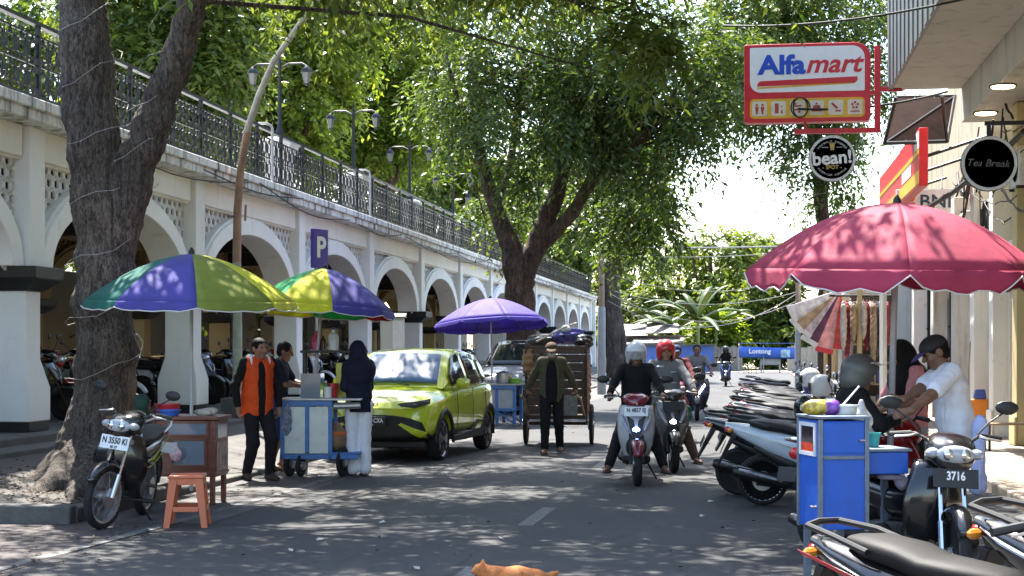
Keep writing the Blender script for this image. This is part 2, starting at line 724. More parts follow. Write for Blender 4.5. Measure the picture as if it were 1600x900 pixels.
sheet('ground', [(-500, -60), (500, -60), (500, 900), (-500, 900)], -.03, m_gnd)
sheet('road', [(-5.5, -20), (2.7, -20), (2.7, 96), (30, 100), (30, 108), (-22, 108), (-22, 101), (-5.5, 96)], 0, m_road)
sheet('gutter', [(-6.0, 13.61), (-4.7, 13.61), (-4.2, 96), (-6.0, 96)], .004, m_shoul)
sheet('forecourt', [(-8.6, -20), (-5.06, -20), (-5.06, 13.6), (-8.6, 13.6)], .004, m_fore)
sheet('verge', [(-24, 108), (32, 108), (32, 150), (-24, 150)], .004, m_sand)

b = MB()                                             # worn white edge line, a little wavy
ys = [3, 8, 10.6, 13, 15.9, 17.5, 20, 24, 30, 40, 60, 92]
xs = [-5.42, -5.27, -5.18, -5.06, -4.94, -4.9, -4.87, -4.84, -4.8, -4.76, -4.66, -4.5]
for i in range(len(ys) - 1):
    b.add([(xs[i] - .06, ys[i], .008), (xs[i] + .06, ys[i], .008), (xs[i + 1] + .06, ys[i + 1], .008), (xs[i + 1] - .06, ys[i + 1], .008)], [(0, 1, 2, 3)])
for (y0, y1) in ((-2, 1.0), (5.2, 7.4), (9.4, 11.2), (13.85, 15.5), (20.5, 22.5), (27, 29), (33.5, 35.5), (40, 42), (47, 49), (54, 56), (62, 64), (70, 72)):
    b.add([(-1.98, y0, .004), (-1.84, y0, .004), (-1.82, y1, .004), (-1.96, y1, .004)], [(0, 1, 2, 3)])
tag(b.build('road_markings', m_line, smooth=0), kind='structure')

def slope(x):
    return .06 + (-6.05 - x) / 2.5 * .32
b = MB()
b.hexa([(-8.6, 13.55, -.02), (-6.05, 13.55, -.02), (-6.05, 96, -.02), (-8.6, 96, -.02)], [(-8.6, 13.55, slope(-8.6)), (-6.05, 13.55, .06), (-6.05, 96, .06), (-8.6, 96, slope(-8.6))])
tag(b.build('sidewalk', m_walk, smooth=0), kind='structure')
b = MB()
for i in range(62):
    y = 13.5 + i * 1.35
    b.box(-6.06, -5.88, y + .01, y + 1.34, -.02, (.075 if y > 15 else .14) + random.uniform(-.008, .008))
for i in range(4):
    x = -5.89 - i * .75
    b.box(x - .74, x, 13.38, 13.55, -.02, .16 + random.uniform(-.006, .01))
tag(b.build('kerb', m_kerb, bevel=.02), kind='structure')
b = MB()
b.hexa([(2.62, -10, -.02), (4.9, -10, -.02), (4.9, 96, -.02), (2.62, 96, -.02)], [(2.62, -10, .12), (4.9, -10, .12), (4.9, 96, .12), (2.62, 96, .12)])
tag(b.build('walkway', m_tile, bevel=.02), kind='structure')

# soil, fallen leaves and scraps round the foot of the big tree
m_litter = M('leaf_litter', (.12, .08, .045), .9, var=.6, scale=20)
V, Q = [], []
for i in range(1500):
    if i < 900:
        x, y = random.gauss(-6.9, .8), random.gauss(14.8, .8)
        if not (-8.4 < x < -6.1 and 13.6 < y < 18):
            continue
        z = slope(x) + .006
    else:
        x, y = random.uniform(-5.6, 1.2), random.uniform(8, 40) 
        if i % 3:
            x = random.gauss(-5.2, .35)
        if x < -5.55:
            continue
        z = .012
    a, s = random.uniform(0, 6.3), random.uniform(.012, .035)
    c, d = math.cos(a) * s, math.sin(a) * s
    k = len(V)
    V += [(x - c, y - d, z), (x + d * .5, y - c * .5, z + .012), (x + c, y + d, z + .004), (x - d * .5, y + c * .5, z + .01)]
    Q.append((k, k + 1, k + 2, k + 3))
tag(npmesh('leaf_litter', np.array(V), np.array(Q), m_litter), kind='stuff')
m_scrap = M('paper_scrap', (.4, .38, .35), .8)
for (px, py) in ((598, 818), (735, 735), (700, 728), (1110, 785), (1097, 808), (500, 845), (652, 890), (783, 843), (1010, 845), (455, 862), (765, 742), (1095, 720)):
    x, y, z = W(px, py)
    q = MB().at((x, y, .006), random.uniform(0, 3))
    s = random.uniform(.018, .035)
    q.add([(-s, -s * .6, 0), (s, -s * .5, .01), (s * .8, s * .6, .004), (0, s * .9, .02), (-s, s * .5, .006)], [(0, 1, 2, 3, 4)])
    tag(q.build('litter_scrap', m_scrap, smooth=0, solid=.003), 'pale scrap of litter lying on the asphalt', 'litter', 'scraps of litter on the road')

# ------------------------------------------------------------------ the white arcade on the left
m_white = plaster('white_plaster', (.86, .85, .82), .3)
m_cream = plaster('cream_plaster', (.84, .81, .73), .35)
m_grey = plaster('grey_column', (.8, .8, .78), .3)
m_ledge = plaster('stained_ledge', (.78, .77, .75), .95, (.02, .018, .016), 1.6, .1)
m_yellow = plaster('yellow_plaster', (.5, .35, .14), .2)
m_black = M('black_paint', (.008, .008, .009), .5, var=.3)
m_iron = M('black_iron', (.01, .01, .012), .5, metal=.2, var=.3)
m_lattice_shade = M('lattice_shade_tone', (.035, .028, .022), .9)
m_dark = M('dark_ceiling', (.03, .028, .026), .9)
m_plinth = M('plinth_concrete', (.1, .097, .093), .85, var=.3, scale=3, bump=.4, dirt=.6)

AX, SB, Y1 = -9.0, 6.14, 19.25
ZC, ZL = 2.58, 4.36
arc = thing('arcade_building', 'long white two-level arcade with lattice spandrels and a black railing on top', 'building', (AX, 0, 0))

def ring(mb, a1, b1, a2, b2, x0, x1, n=28, zc=ZC, u0=SB / 2):
    vs, fs = [], []
    for i in range(n + 1):
        t = PI * i / n
        c, s = math.cos(t), math.sin(t)
        for x in (x0, x1):
            vs.append((x, u0 + a1 * c, zc + b1 * s))
            vs.append((x, u0 + a2 * c, zc + b2 * s))
    for i in range(n):
        p, q = i * 4, i * 4 + 4
        fs += [(p, p + 1, q + 1, q), (p + 2, q + 2, q + 3, p + 3), (p, q, q + 2, p + 2), (p + 1, p + 3, q + 3, q + 1)]
    fs += [(0, 2, 3, 1), (4 * n, 4 * n + 1, 4 * n + 3, 4 * n + 2)]
    mb.add(vs, fs)

# one bay, built once: arch ring > lattice, and the pier between
def bay_parts(parent):
    b = MB()
    ring(b, 2.5, 1.05, 2.8, 1.33, -.5, .05)
    arch = b.build('arch', m_white, parent, bevel=.012)
    b = MB()                                          # raised rim outside the ring
    ring(b, 2.80, 1.33, 2.86, 1.385, -.2, .0)
    b.build('arch_rim', m_grey, arch)
    b = MB()                                          # pierced hexagons
    hx = .214
    for r in range(10):
        for c in range(28):
            u = c * hx * 1.732 * .62 + (r % 2) * hx * 1.732 * .31
            z = 2.64 + r * .158
            uu = u - SB / 2
            if not (.2 < u < SB - .2 and z < 3.92):
                continue
            if (uu / 2.66) ** 2 + ((z - ZC) / 1.18) ** 2 < 1.0:
                continue
            pts = [(-.13, u + .112 * math.cos(PI / 3 * k + PI / 6), z + .1 * math.sin(PI / 3 * k + PI / 6)) for k in range(6)]
            b.tube(pts, .027, 4, closed=True, flat=(1, 1.5))
    b.build('lattice', m_white, arch, smooth=0)
    b = MB()                                          # dark sheet painted as the interior's shade, behind the hexagons
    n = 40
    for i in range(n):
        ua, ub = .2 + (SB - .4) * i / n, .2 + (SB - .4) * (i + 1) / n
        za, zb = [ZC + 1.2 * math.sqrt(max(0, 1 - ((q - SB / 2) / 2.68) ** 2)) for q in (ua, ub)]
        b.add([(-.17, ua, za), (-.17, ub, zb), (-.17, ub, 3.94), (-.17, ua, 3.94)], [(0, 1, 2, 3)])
    b.build('shade_backing', m_lattice_shade, arch, smooth=0, solid=.01)
    b = MB()
    b.box(-.45, -.02, .22, SB - .22, 3.93, ZL)        # lintel band under the ledge
    b.box(-.019, .035, .3, SB - .3, 3.96, ZL - .002)
    b.build('lintel', m_cream, arch, bevel=.01)
    return arch

def col_parts(parent, white, grey):
    b = MB()
    b.box(-.5, .1, -.22, .22, ZC, ZL)
    col = b.build('column', white, parent, bevel=.012)
    def fr(z0, a0, b0, z1, a1, b1, mb, xm=-.2):
        mb.hexa([(xm - a0, -b0, z0), (xm + a0, -b0, z0), (xm + a0, b0, z0), (xm - a0, b0, z0)], [(xm - a1, -b1, z1), (xm + a1, -b1, z1), (xm + a1, b1, z1), (xm - a1, b1, z1)])
    b = MB()
    fr(2.28, .26, .25, 2.43, .46, .42, b)
    fr(2.43, .46, .42, 2.585, .47, .43, b)
    b.build('capital', m_black, col, bevel=.012)
    b = MB()
    v = [(.24, .21, 2.28), (.24, .21, 1.42), (.335, .3, 1.05), (.335, .3, .63)]
    vs = [(x, y, z) for (a, c, z) in v for (x, y) in ((-.2 - a, -c), (-.2 + a, -c), (-.2 + a, c), (-.2 - a, c))]
    fs = [(i * 4 + j, i * 4 + (j + 1) % 4, i * 4 + 4 + (j + 1) % 4, i * 4 + 4 + j) for i in range(3) for j in range(4)] + [(0, 1, 2, 3), (12, 13, 14, 15)]
    b.add(vs, fs)
    b.build('shaft', grey, col, bevel=.015)
    b = MB()
    b.box(-.52, .12, -.285, .285, .5, .632)
    b.build('base', m_black, col, bevel=.01)
    return col

arch0 = bay_parts(arc)
col0 = col_parts(arc, m_white, m_grey)
KS = list(range(0, 14))
sw = {'white_plaster': m_yellow, 'grey_column': m_yellow, 'cream_plaster': m_yellow}
for i, k in enumerate(KS):
    y = Y1 + (k - 1) * SB
    c = col0 if i == 0 else copy_tree(col0, arc)
    c.location = (0, y, 0)
    if k < 13:
        a = arch0 if i == 0 else copy_tree(arch0, arc)
        a.location = (0, y, 0)
for k in range(1, 11):
    y = Y1 + (k - 1) * SB
    c = copy_tree(col0, arc, sw)
    c.location = (-5.6, y, 0)
    c['label'] = 'yellow column in the back row'
    a = copy_tree(arch0, arc, sw)
    a.location = (-5.6, y, 0)
    a['label'] = 'yellow arch in the back row'

YA, YB = Y1 - SB - 8, Y1 + 12 * SB + .5
b = MB()
b.box(-7, .36, YA, YB, ZL, 4.49)
b.box(-7, .42, YA, YB, 4.49, 4.62)
b.build('ledge', m_ledge, arc, bevel=.015)
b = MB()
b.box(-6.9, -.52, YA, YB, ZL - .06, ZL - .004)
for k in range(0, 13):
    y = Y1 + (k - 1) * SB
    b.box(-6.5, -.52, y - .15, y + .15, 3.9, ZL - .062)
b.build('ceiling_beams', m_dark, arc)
b = MB()
b.box(-7, .45, YA, YB, -.02, .5)
b.box(-7, .85, YA, YB, -.02, .4)
b.build('plinth', m_plinth, arc, bevel=.02)
b = MB()
b.box(-7, -6.8, YA, YB, .5, 1.35)
b.build('back_parapet', m_yellow, arc)
b = MB()
b.box(-7, .3, YB + .001, YB + .25, .5, ZL - .01)
b.build('end_wall', m_white, arc)

b = MB()  # added dark wall, stands in for the shade beyond the back arches
for k in range(15):
    b.box(-.12, .12, k * 6 + .01, k * 6 + 5.99, 0, 3.5)
    b.box(-.2, .2, k * 6 - .2, k * 6 + .2, 0, 3.8)
gw = b.build('added_shade_wall', plaster('shade_dark_plaster', (.09, .085, .075), .5), None, bevel=.02, loc=(-16.9, 6, 0))
tag(gw, 'dim sooty garden wall seen through the back row of yellow arches', 'wall')

# railing, one length per bay
def star(mb, y, z, a, h):
    pts = []
    for k in range(12):
        t = 2 * PI * k / 12
        r = 1.0 if k % 2 == 0 else .68
        pts.append((.1, y + a * r * math.sin(t), z + h * r * math.cos(t)))
    mb.tube(pts, .017, 4, closed=True)
b = MB()
nP = 4
pw = SB / nP
b.box(.06, .15, 0, SB - .001, 5.64, 5.69)
b.box(.075, .125, 0, SB - .001, 4.72, 4.76)
b.box(.085, .115, 0, SB - .001, 5.5, 5.525)
b.box(.085, .115, 0, SB - .001, 5.13, 5.15)
for i in range(nP):
    y = i * pw
    b.box(.07, .13, y - .028, y + .028, 4.62, 5.64)
    for q in (.2, .8):
        b.box(.088, .112, y + pw * q - .011, y + pw * q + .011, 4.76, 5.5)
    for q in (.1, .3, .5, .7, .9):
        for z in (4.945, 5.325):
            star(b, y + pw * q, z, .125, .165)
    for q in (.4, .6):
        b.tube([(.1, y + pw * q, 4.76), (.1, y + pw * q, 5.5)], .008, 4)
rail0 = b.build('railing', m_iron, arc, smooth=0)
for i, k in enumerate(range(-1, 13)):
    c = rail0 if i == 0 else copy_tree(rail0, arc)
    c.location = (0, Y1 + (k - 1) * SB, 0)
# bent vent pipes clipped to the rail
m_pipe = M('pale_pipe', (.45, .45, .44), .5)
for y in (29.1, 37.0, 62):
    q = MB()
    q.tube([(.2, y, 4.5), (.2, y, 5.68), (.18, y, 5.74), (.1, y - .04, 5.78), (-.05, y - .08, 5.78)], .026, 8)
    q.build('vent_pipe', m_pipe, arc)
# drooping cables along the ledge
q = MB()
for s in range(14):
    y0 = Y1 + s * 5 + random.uniform(-2, 1)
    y1 = y0 + random.uniform(4, 8)
    z0, z1 = random.uniform(4.3, 4.55), random.uniform(4.3, 4.55)
    sg = random.uniform(.05, .28)
    q.tube([(.43 + .02 * math.sin(t), y0 + (y1 - y0) * t / 8, z0 + (z1 - z0) * t / 8 - sg * math.sin(PI * t / 8)) for t in range(9)], .012, 5)
m_cable = M('black_cable', (.015, .015, .016), .6)
q.build('cable_run', m_cable, arc)

# lamp plinths and twin-arm lamps up on the terrace
m_lampblock = M('pale_block', (.38, .37, .35), .8, dirt=.4)
m_lampglass = M('lamp_glass', (.12, .12, .11), .3)
def lamp(y, x, hb):
    t = thing('terrace_lamp', 'black twin-arm lamp post standing on a tapered block behind the railing', 'lamp post', (x, y, 4.62), 0, 'lamp posts on the terrace')
    q = MB()
    a = .36
    q.hexa([(-.26, -.26, 0), (.26, -.26, 0), (.26, .26, 0), (-.26, .26, 0)], [(-.26, -.26, hb - .3), (.26, -.26, hb - .3), (.26, .26, hb - .3), (-.26, .26, hb - .3)])
    q.hexa([(-.3, -.3, hb - .3), (.3, -.3, hb - .3), (.3, .3, hb - .3), (-.3, .3, hb - .3)], [(-a, -a, hb - .05), (a, -a, hb - .05), (a, a, hb - .05), (-a, a, hb - .05)])
    q.hexa([(-a, -a, hb - .05), (a, -a, hb - .05), (a, a, hb - .05), (-a, a, hb - .05)], [(-.2, -.2, hb + .06), (.2, -.2, hb + .06), (.2, .2, hb + .06), (-.2, .2, hb + .06)])
    q.build('pedestal', m_lampblock, t, bevel=.01)
    q = MB()
    q.lathe([(.09, hb + .05), (.09, hb + .2), (.05, hb + .3), (.035, hb + 1.6), (.06, hb + 1.66), (.03, hb + 1.72), (.0, hb + 1.9)], 10)
    for s in (-1, 1):
        q.tube([(0, 0, hb + 1.55), (s * .2, 0, hb + 1.66), (s * .5, 0, hb + 1.66), (s * .6, 0, hb + 1.6)], .022, 6)
    q.build('post', m_iron, t)
    for s in (-1, 1):
        q = MB()
        q.lathe([(.06, 0), (.11, .24)], 6, c=(s * .6, 0, hb + 1.22))
        g = q.build('lantern', m_lampglass, t)
        q = MB()
        q.lathe([(.14, .24), (.1, .32), (.02, .4)], 6, c=(s * .6, 0, hb + 1.22))
        q.lathe([(.03, -.04), (.07, 0)], 6, c=(s * .6, 0, hb + 1.22))
        q.build('lantern_cap', m_iron, g)
    return t
for i, (px, hb) in enumerate(((437, 1.45), (552, 1.4), (640, 1.35), (708, 1.3), (755, 1.3))):
    d = 2527 * 10 / (1165 - px)
    x, y = XY(px, d)
    lamp(y, x, hb)
# ------------------------------------------------------------------ trees and plants
def leafmat(name, a, b2, tr=.45, tcol=None):
    m, nt, b = newmat(name)
    N, L = nt.nodes, nt.links
    g = N.new('ShaderNodeNewGeometry')
    r = N.new('ShaderNodeValToRGB')
    e = r.color_ramp.elements
    e[0].color, e[1].color = (*a, 1), (*b2, 1)
    x = r.color_ramp.elements.new(.93)
    x.color = (*[c * 1.5 + (.03 if i == 0 else 0) for i, c in enumerate(b2)], 1)
    L.new(g.outputs['Random Per Island'], r.inputs['Fac'])
    L.new(r.outputs[0], b.inputs['Base Color'])
    b.inputs['Roughness'].default_value = .42
    b.inputs['Specular IOR Level'].default_value = .4
    t = N.new('ShaderNodeBsdfTranslucent')
    mu = N.new('ShaderNodeMixRGB')
    mu.blend_type = 'MULTIPLY'
    mu.inputs[0].default_value = 1
    mu.inputs[2].default_value = (*(tcol or (1.9, 1.7, .6)), 1)
    L.new(r.outputs[0], mu.inputs[1])
    L.new(mu.outputs[0], t.inputs['Color'])
    ms = N.new('ShaderNodeMixShader')
    ms.inputs[0].default_value = tr
    L.new(b.outputs[0], ms.inputs[1])
    L.new(t.outputs[0], ms.inputs[2])
    L.new(ms.outputs[0], N['Material Output'].inputs['Surface'])
    return m

def bark(name, c0, c1, sc=9):
    m, nt, b = newmat(name)
    N, L = nt.nodes, nt.links
    tc = N.new('ShaderNodeTexCoord')
    mp = N.new('ShaderNodeMapping')
    mp.inputs['Scale'].default_value = (1, 1, .09)
    L.new(tc.outputs['Object'], mp.inputs[0])
    n0 = N.new('ShaderNodeTexNoise')
    n0.inputs['Scale'].default_value = sc * .8
    n0.inputs['Detail'].default_value = 9
    n0.inputs['Roughness'].default_value = .7
    n0.inputs['Distortion'].default_value = .6
    L.new(mp.outputs[0], n0.inputs['Vector'])
    mp2 = N.new('ShaderNodeMapping')
    mp2.inputs['Scale'].default_value = (1, 1, .3)
    L.new(tc.outputs['Object'], mp2.inputs[0])
    v = N.new('ShaderNodeTexNoise')
    v.inputs['Scale'].default_value = sc * 2.4
    v.inputs['Detail'].default_value = 5
    v.inputs['Distortion'].default_value = 1.2
    L.new(mp2.outputs[0], v.inputs['Vector'])
    ad = N.new('ShaderNodeMath')
    ad.operation = 'MULTIPLY'
    L.new(n0.outputs['Fac'], ad.inputs[0])
    L.new(v.outputs['Fac'], ad.inputs[1])
    r = N.new('ShaderNodeValToRGB')
    r.color_ramp.elements[0].position, r.color_ramp.elements[0].color = .17, (*c0, 1)
    r.color_ramp.elements[1].position, r.color_ramp.elements[1].color = .37, (*c1, 1)
    L.new(ad.outputs[0], r.inputs['Fac'])
    n2 = N.new('ShaderNodeTexNoise')
    n2.inputs['Scale'].default_value = 2.2
    n2.inputs['Detail'].default_value = 6
    L.new(tc.outputs['Object'], n2.inputs['Vector'])
    r2 = N.new('ShaderNodeValToRGB')
    r2.color_ramp.elements[0].position, r2.color_ramp.elements[0].color = .35, (.6, .58, .55, 1)
    r2.color_ramp.elements[1].position, r2.color_ramp.elements[1].color = .7, (1.35, 1.3, 1.25, 1)
    L.new(n2.outputs['Fac'], r2.inputs['Fac'])
    mx = N.new('ShaderNodeMixRGB')
    mx.blend_type = 'MULTIPLY'
    mx.inputs[0].default_value = 1
    L.new(r.outputs[0], mx.inputs[1])
    L.new(r2.outputs[0], mx.inputs[2])
    L.new(mx.outputs[0], b.inputs['Base Color'])
    b.inputs['Roughness'].default_value = .9
    bp = N.new('ShaderNodeBump')
    bp.inputs['Strength'].default_value = 1
    bp.inputs['Distance'].default_value = .05
    L.new(ad.outputs[0], bp.inputs['Height'])
    L.new(bp.outputs[0], b.inputs['Normal'])
    return m

m_bark = bark('bark_grey_brown', (.022, .017, .015), (.19, .155, .13), 20)
m_bark2 = bark('bark_brown', (.025, .016, .012), (.16, .1, .07), 13)
L_dark = leafmat('leaf_deep_green', (.02, .048, .017), (.06, .108, .033), .42, (1.8, 1.8, .5))
L_mid = leafmat('leaf_mid_green', (.024, .055, .014), (.07, .12, .028), .45)
L_gold = leafmat('leaf_yellow_green', (.045, .09, .014), (.12, .17, .03), .5, (1.8, 1.8, .5))
L_far = leafmat('leaf_far_green', (.028, .062, .013), (.085, .135, .027), .42)
L_ban = leafmat('banana_leaf', (.035, .075, .018), (.065, .115, .03), .4)

def nrm(v):
    return v / np.maximum(np.linalg.norm(v, axis=-1, keepdims=True), 1e-9)

def sprays(C, D, ln, n, size, wid=.36, droop=.5):
    "leafy twigs: n leaves strung along each twig that starts at C and heads D"
    N = len(C)
    t = np.linspace(.12, 1, n)[None, :, None]
    l = ln * rng.uniform(.6, 1.3, (N, 1, 1))
    P = C[:, None] + D[:, None] * t * l + np.array([0, 0, -1.]) * droop * l * t * t
    P = P + rng.normal(0, .03, P.shape) * ln
    side = nrm(np.cross(D, np.array([0, 0, 1.])) + 1e-4)[:, None]
    sg = np.where(np.arange(n) % 2, 1., -1.)[None, :, None]
    A = nrm(D[:, None] * .55 + side * sg * .8 + np.array([0, 0, -.45]) + rng.normal(0, .35, P.shape))
    up = nrm(np.array([0, 0, 1.]) + rng.normal(0, .55, P.shape))
    B = nrm(np.cross(A, up))
    s = size * rng.uniform(.6, 1.25, (N, n, 1))
    nn = np.cross(B, A)
    v0, v2 = P, P + A * s
    m = P + A * s * .45 + nn * s * .06
    v1, v3 = m + B * s * wid * .5, m - B * s * wid * .5
    return np.stack([v0, v1, v2, v3], 2).reshape(-1, 3)

def crown(name, blobs, mat, parent, size=.15, n=14, ln=.6, droop=.5, wid=.36):
    "blobs: (centre, radii, number of twigs)"
    Vs = []
    for (c, r, k) in blobs:
        c, r = np.array(c, float), np.array(r, float)
        # sub-clumps so that the outline is uneven and gaps stay open
        kc = max(3, k // 26)
        u = nrm(rng.normal(size=(kc, 3))) * rng.uniform(.35, 1, (kc, 1)) ** .6
        cl = u * r
        pick = rng.integers(0, kc, k)
        o = rng.normal(0, 1, (k, 3)) * np.array([.2, .2, .15]) * r.mean() + cl[pick]
        D = nrm(o / r + rng.normal(0, .45, (k, 3)) + np.array([0, 0, -.1]))
        Vs.append(sprays(c + o, D, ln, n, size, wid, droop))
    V = np.concatenate(Vs)
    o = npmesh(name, V, np.arange(len(V)).reshape(-1, 4), mat, None)
    o.parent = parent
    o.matrix_parent_inverse = Matrix.Translation(-parent.location)
    return o

def limb_path(pts, k=6, wob=.04):
    "smooth a rough polyline (Catmull-Rom) and roughen it"
    P = [Vector(p[:3]) for p in pts]
    r = [p[3] for p in pts]
    out, rs = [], []
    for i in range(len(P) - 1):
        p0, p1, p2, p3 = P[max(i - 1, 0)], P[i], P[i + 1], P[min(i + 2, len(P) - 1)]
        for j in range(k):
            t = j / k
            q = .5 * ((2 * p1) + (p2 - p0) * t + (2 * p0 - 5 * p1 + 4 * p2 - p3) * t * t + (3 * p1 - p0 - 3 * p2 + p3) * t ** 3)
            rr = r[i] + (r[i + 1] - r[i]) * t
            out.append(q + Vector((random.gauss(0, wob * rr * 2), random.gauss(0, wob * rr * 2), 0)))
            rs.append(rr * random.uniform(.95, 1.06))
    out.append(P[-1])
    rs.append(r[-1])
    return out, rs

def wood(parent, limbs, mat, n=14, name='trunk', sdf=0):
    b = MB()
    o = parent.location
    if sdf:
        s = SDF(sdf)
        for l in limbs:
            p, r = limb_path(l, 5)
            s.chain([q - o for q in p], [x * .93 for x in r], .045)
        return s.mesh(name, mat, parent, noise=.014)
    for l in limbs:
        p, r = limb_path(l)
        b.tube([q - o for q in p], r, n)
    return b.build(name, mat, parent, smooth=80)

def twigs(parent, starts, blobs, k, mat, r0=.03):
    b = MB()
    o = parent.location
    for i in range(k):
        c, r, _ = random.choice(blobs)
        a = Vector(random.choice(starts))
        e = Vector([c[j] + random.gauss(0, .5) * r[j] for j in range(3)])
        if (e - a).length > 6:
            a = e + (a - e).normalized() * 4
        m = (a + e) / 2 + Vector((random.gauss(0, .25), random.gauss(0, .25), random.gauss(.2, .2)))
        b.tube([a - o, m - o, e - o], [r0, r0 * .7, r0 * .25], 5)
    return b.build('branches', mat, parent, smooth=80)

def pz(px, py, d, dy=0):
    x, y = XY(px, d)
    return (x, y + dy, ZZ(py, d))

def pr(px, py, d, rpx):
    return pz(px, py, d) + (rpx / F * d,)

# --- the big forked tree on the left kerb
d1 = 17.0
x, y = XY(165, d1)
t1 = thing('street_tree', 'big forked tree with rough bark and string lights wound round it, at the left kerb', 'tree', (x, y, .15))
T1 = [[pr(146, 775, d1, 86), pr(154, 725, d1, 65), pr(160, 665, d1, 52), pr(163, 620, d1, 48), pr(164, 500, d1, 46), pr(164, 380, d1, 45), pr(152, 280, d1, 43), pr(143, 180, d1, 42), pr(133, 60, d1, 41), pr(122, -60, d1 + .3, 34), pr(112, -220, d1 + .6, 24), pr(140, -420, d1 + 1, 12)],
      [pr(180, 400, d1, 30), pr(203, 300, d1 - .1, 30), pr(228, 215, d1 - .15, 29), pr(264, 120, d1 - .2, 25), pr(292, 40, d1 - .3, 22), pr(315, -60, d1 - .4, 20), pr(370, -200, d1, 17), pr(500, -380, d1 + .5, 8)]]
for (px, py, dd) in ((60, 775, -1.2), (15, 765, -.8), (225, 755, -.6), (110, 780, -1.6), (175, 775, -1.3), (35, 785, -1.7)):
    T1.append([pr(160, 690, d1, 42), pr(px * .5 + 80, 745, d1 + dd * .5, 26), pr(px, py + 8, d1 + dd, 9)])
wood(t1, T1, m_bark, sdf=.03)
B1 = [((-4.6, 17.2, 7.2), (2.2, 2.2, 1.0), 420), ((-2.2, 18.8, 7.4), (2.0, 2.0, .9), 420), ((-3.2, 20.6, 8.0), (2.4, 2.0, 1.1), 380), ((-.4, 17.2, 7.3), (1.6, 1.8, .8), 240), ((-5.6, 15.5, 8.2), (2.0, 2, 1.0), 220), ((-9.2, 20, 8.4), (1.7, 2.4, .9), 260), ((-5.4, 24, 8.1), (2, 2.2, .9), 330), ((-3.0, 24.3, 8.3), (1.7, 2, .9), 260), ((-6.4, 28, 8.5), (1.8, 2.2, .9), 280), ((-4.0, 27.6, 8.7), (1.6, 2, .8), 170), ((-3.6, 14.2, 6.9), (2.2, 1.6, .8), 360), ((-1.4, 21.4, 7.9), (1.6, 1.6, 1.0), 240), ((.8, 19.5, 7.6), (1.2, 1.5, .8), 120), ((-1.6, 15.2, 7.0), (1.5, 1.2, .7), 170), (pz(1010, 20, 19), (.5, .4, .5), 60)]
B1 = [(c, r, int(n * 1.6)) for (c, r, n) in B1]
crown('crown', B1, L_mid, t1, .17, 16, .65)
twigs(t1, [pz(300, 0, d1), pz(330, -150, d1), pz(120, -100, d1), pz(450, -330, d1)], B1, 60, m_bark)
m_wire = M('pale_wire', (.32, .3, .28), .5)
q = MB()
for st, (z0, z1, turns, px0, px1, rpx) in enumerate(((.9, 4.0, 5, 164, 160, 54), (4.0, 6.3, 4, 150, 124, 45), (3.2, 6.2, 6, 205, 312, 36))):
    pts = []
    k = turns * 14
    for i in range(k + 1):
        f = i / k
        z = z0 + (z1 - z0) * f + .03 * math.sin(i * 1.7)
        pxx = px0 + (px1 - px0) * (f ** (1.0 if st == 2 else .8))
        cx, cyy = XY(pxx, d1 - (.1 if st == 2 else 0))
        r = rpx / F * d1 * (1.12 - .1 * f if st < 2 else 1.18 - .3 * f)
        a = 2 * PI * turns * f
        pts.append((cx + r * math.cos(a), cyy + r * math.sin(a), z + .09 * math.sin(a + st)))
    q.tube(pts, .0035, 4)
    for p in pts[::3]:
        q.ell(p, (.009, .009, .011), 6)
tag(q.build('string_lights', m_wire), 'thin pale string of small lights wound round the big forked tree', 'string lights')

# --- the spreading tree in the middle
d2 = 42
x, y = XY(812, d2)
t2 = thing('street_tree', 'wide dark spreading tree with reddish limbs behind the purple parasol', 'tree', (x, y, .14))
T2 = [[pr(812, 665, d2, 36), pr(813, 560, d2, 30), pr(812, 460, d2, 30), pr(806, 410, d2, 27), pr(780, 340, d2, 17), pr(758, 270, d2, 13), pr(742, 200, d2, 11), pr(738, 90, d2, 8)],
      [pr(815, 440, d2, 24), pr(838, 380, d2, 22), pr(868, 310, d2, 18), pr(885, 240, d2 - .5, 13), pr(905, 150, d2 - 1, 9), pr(920, 40, d2 - 1, 6)],
      [pr(845, 385, d2, 15), pr(895, 330, d2 - .5, 13), pr(930, 275, d2 - 1, 12), pr(975, 235, d2 - 1.5, 10), pr(1040, 180, d2 - 2, 7), pr(1120, 120, d2 - 2, 4)],
      [pr(775, 325, d2, 9), pr(800, 240, d2 + 1, 8), pr(815, 130, d2 + 1, 6), pr(860, 40, d2 + 1, 4)],
      [pr(750, 240, d2, 7), pr(720, 170, d2 - 1, 5), pr(690, 60, d2 - 1, 4)]]
T2 = [[(a, b_, c, r * .76) for (a, b_, c, r) in l] for l in T2]
wood(t2, T2, m_bark2)
def bl(px, py, d, w, h, dep, n):
    return (pz(px, py, d), (w / F * d, dep, h / F * d), n)
B2 = [bl(850, 60, d2 - 1, 130, 90, 2.2, 560), bl(960, 80, d2 - 2, 110, 90, 2.2, 540), bl(1060, 90, d2 - 2, 100, 90, 2.2, 500), bl(790, 160, d2 - 1.5, 90, 80, 1.8, 300), bl(1010, 210, d2 - 2, 75, 70, 1.6, 380), bl(890, 150, d2 - 2.5, 80, 50, 1.2, 200), bl(1110, 180, d2 - 2, 55, 50, 1.5, 230), bl(720, 120, d2 - 1, 60, 100, 1.5, 260), bl(1010, 300, d2, 34, 60, 1, 150), bl(1032, 340, d2 + 1, 22, 40, .8, 70), bl(830, 250, d2 - 2, 40, 40, 1, 70), bl(960, 320, d2 + 2, 50, 50, 1.2, 130), bl(900, -80, d2 - 1, 230, 110, 3, 700), bl(790, 340, d2 + 3, 50, 50, 1, 100)]
crown('crown', B2, L_dark, t2, .2, 14, .8, .8)
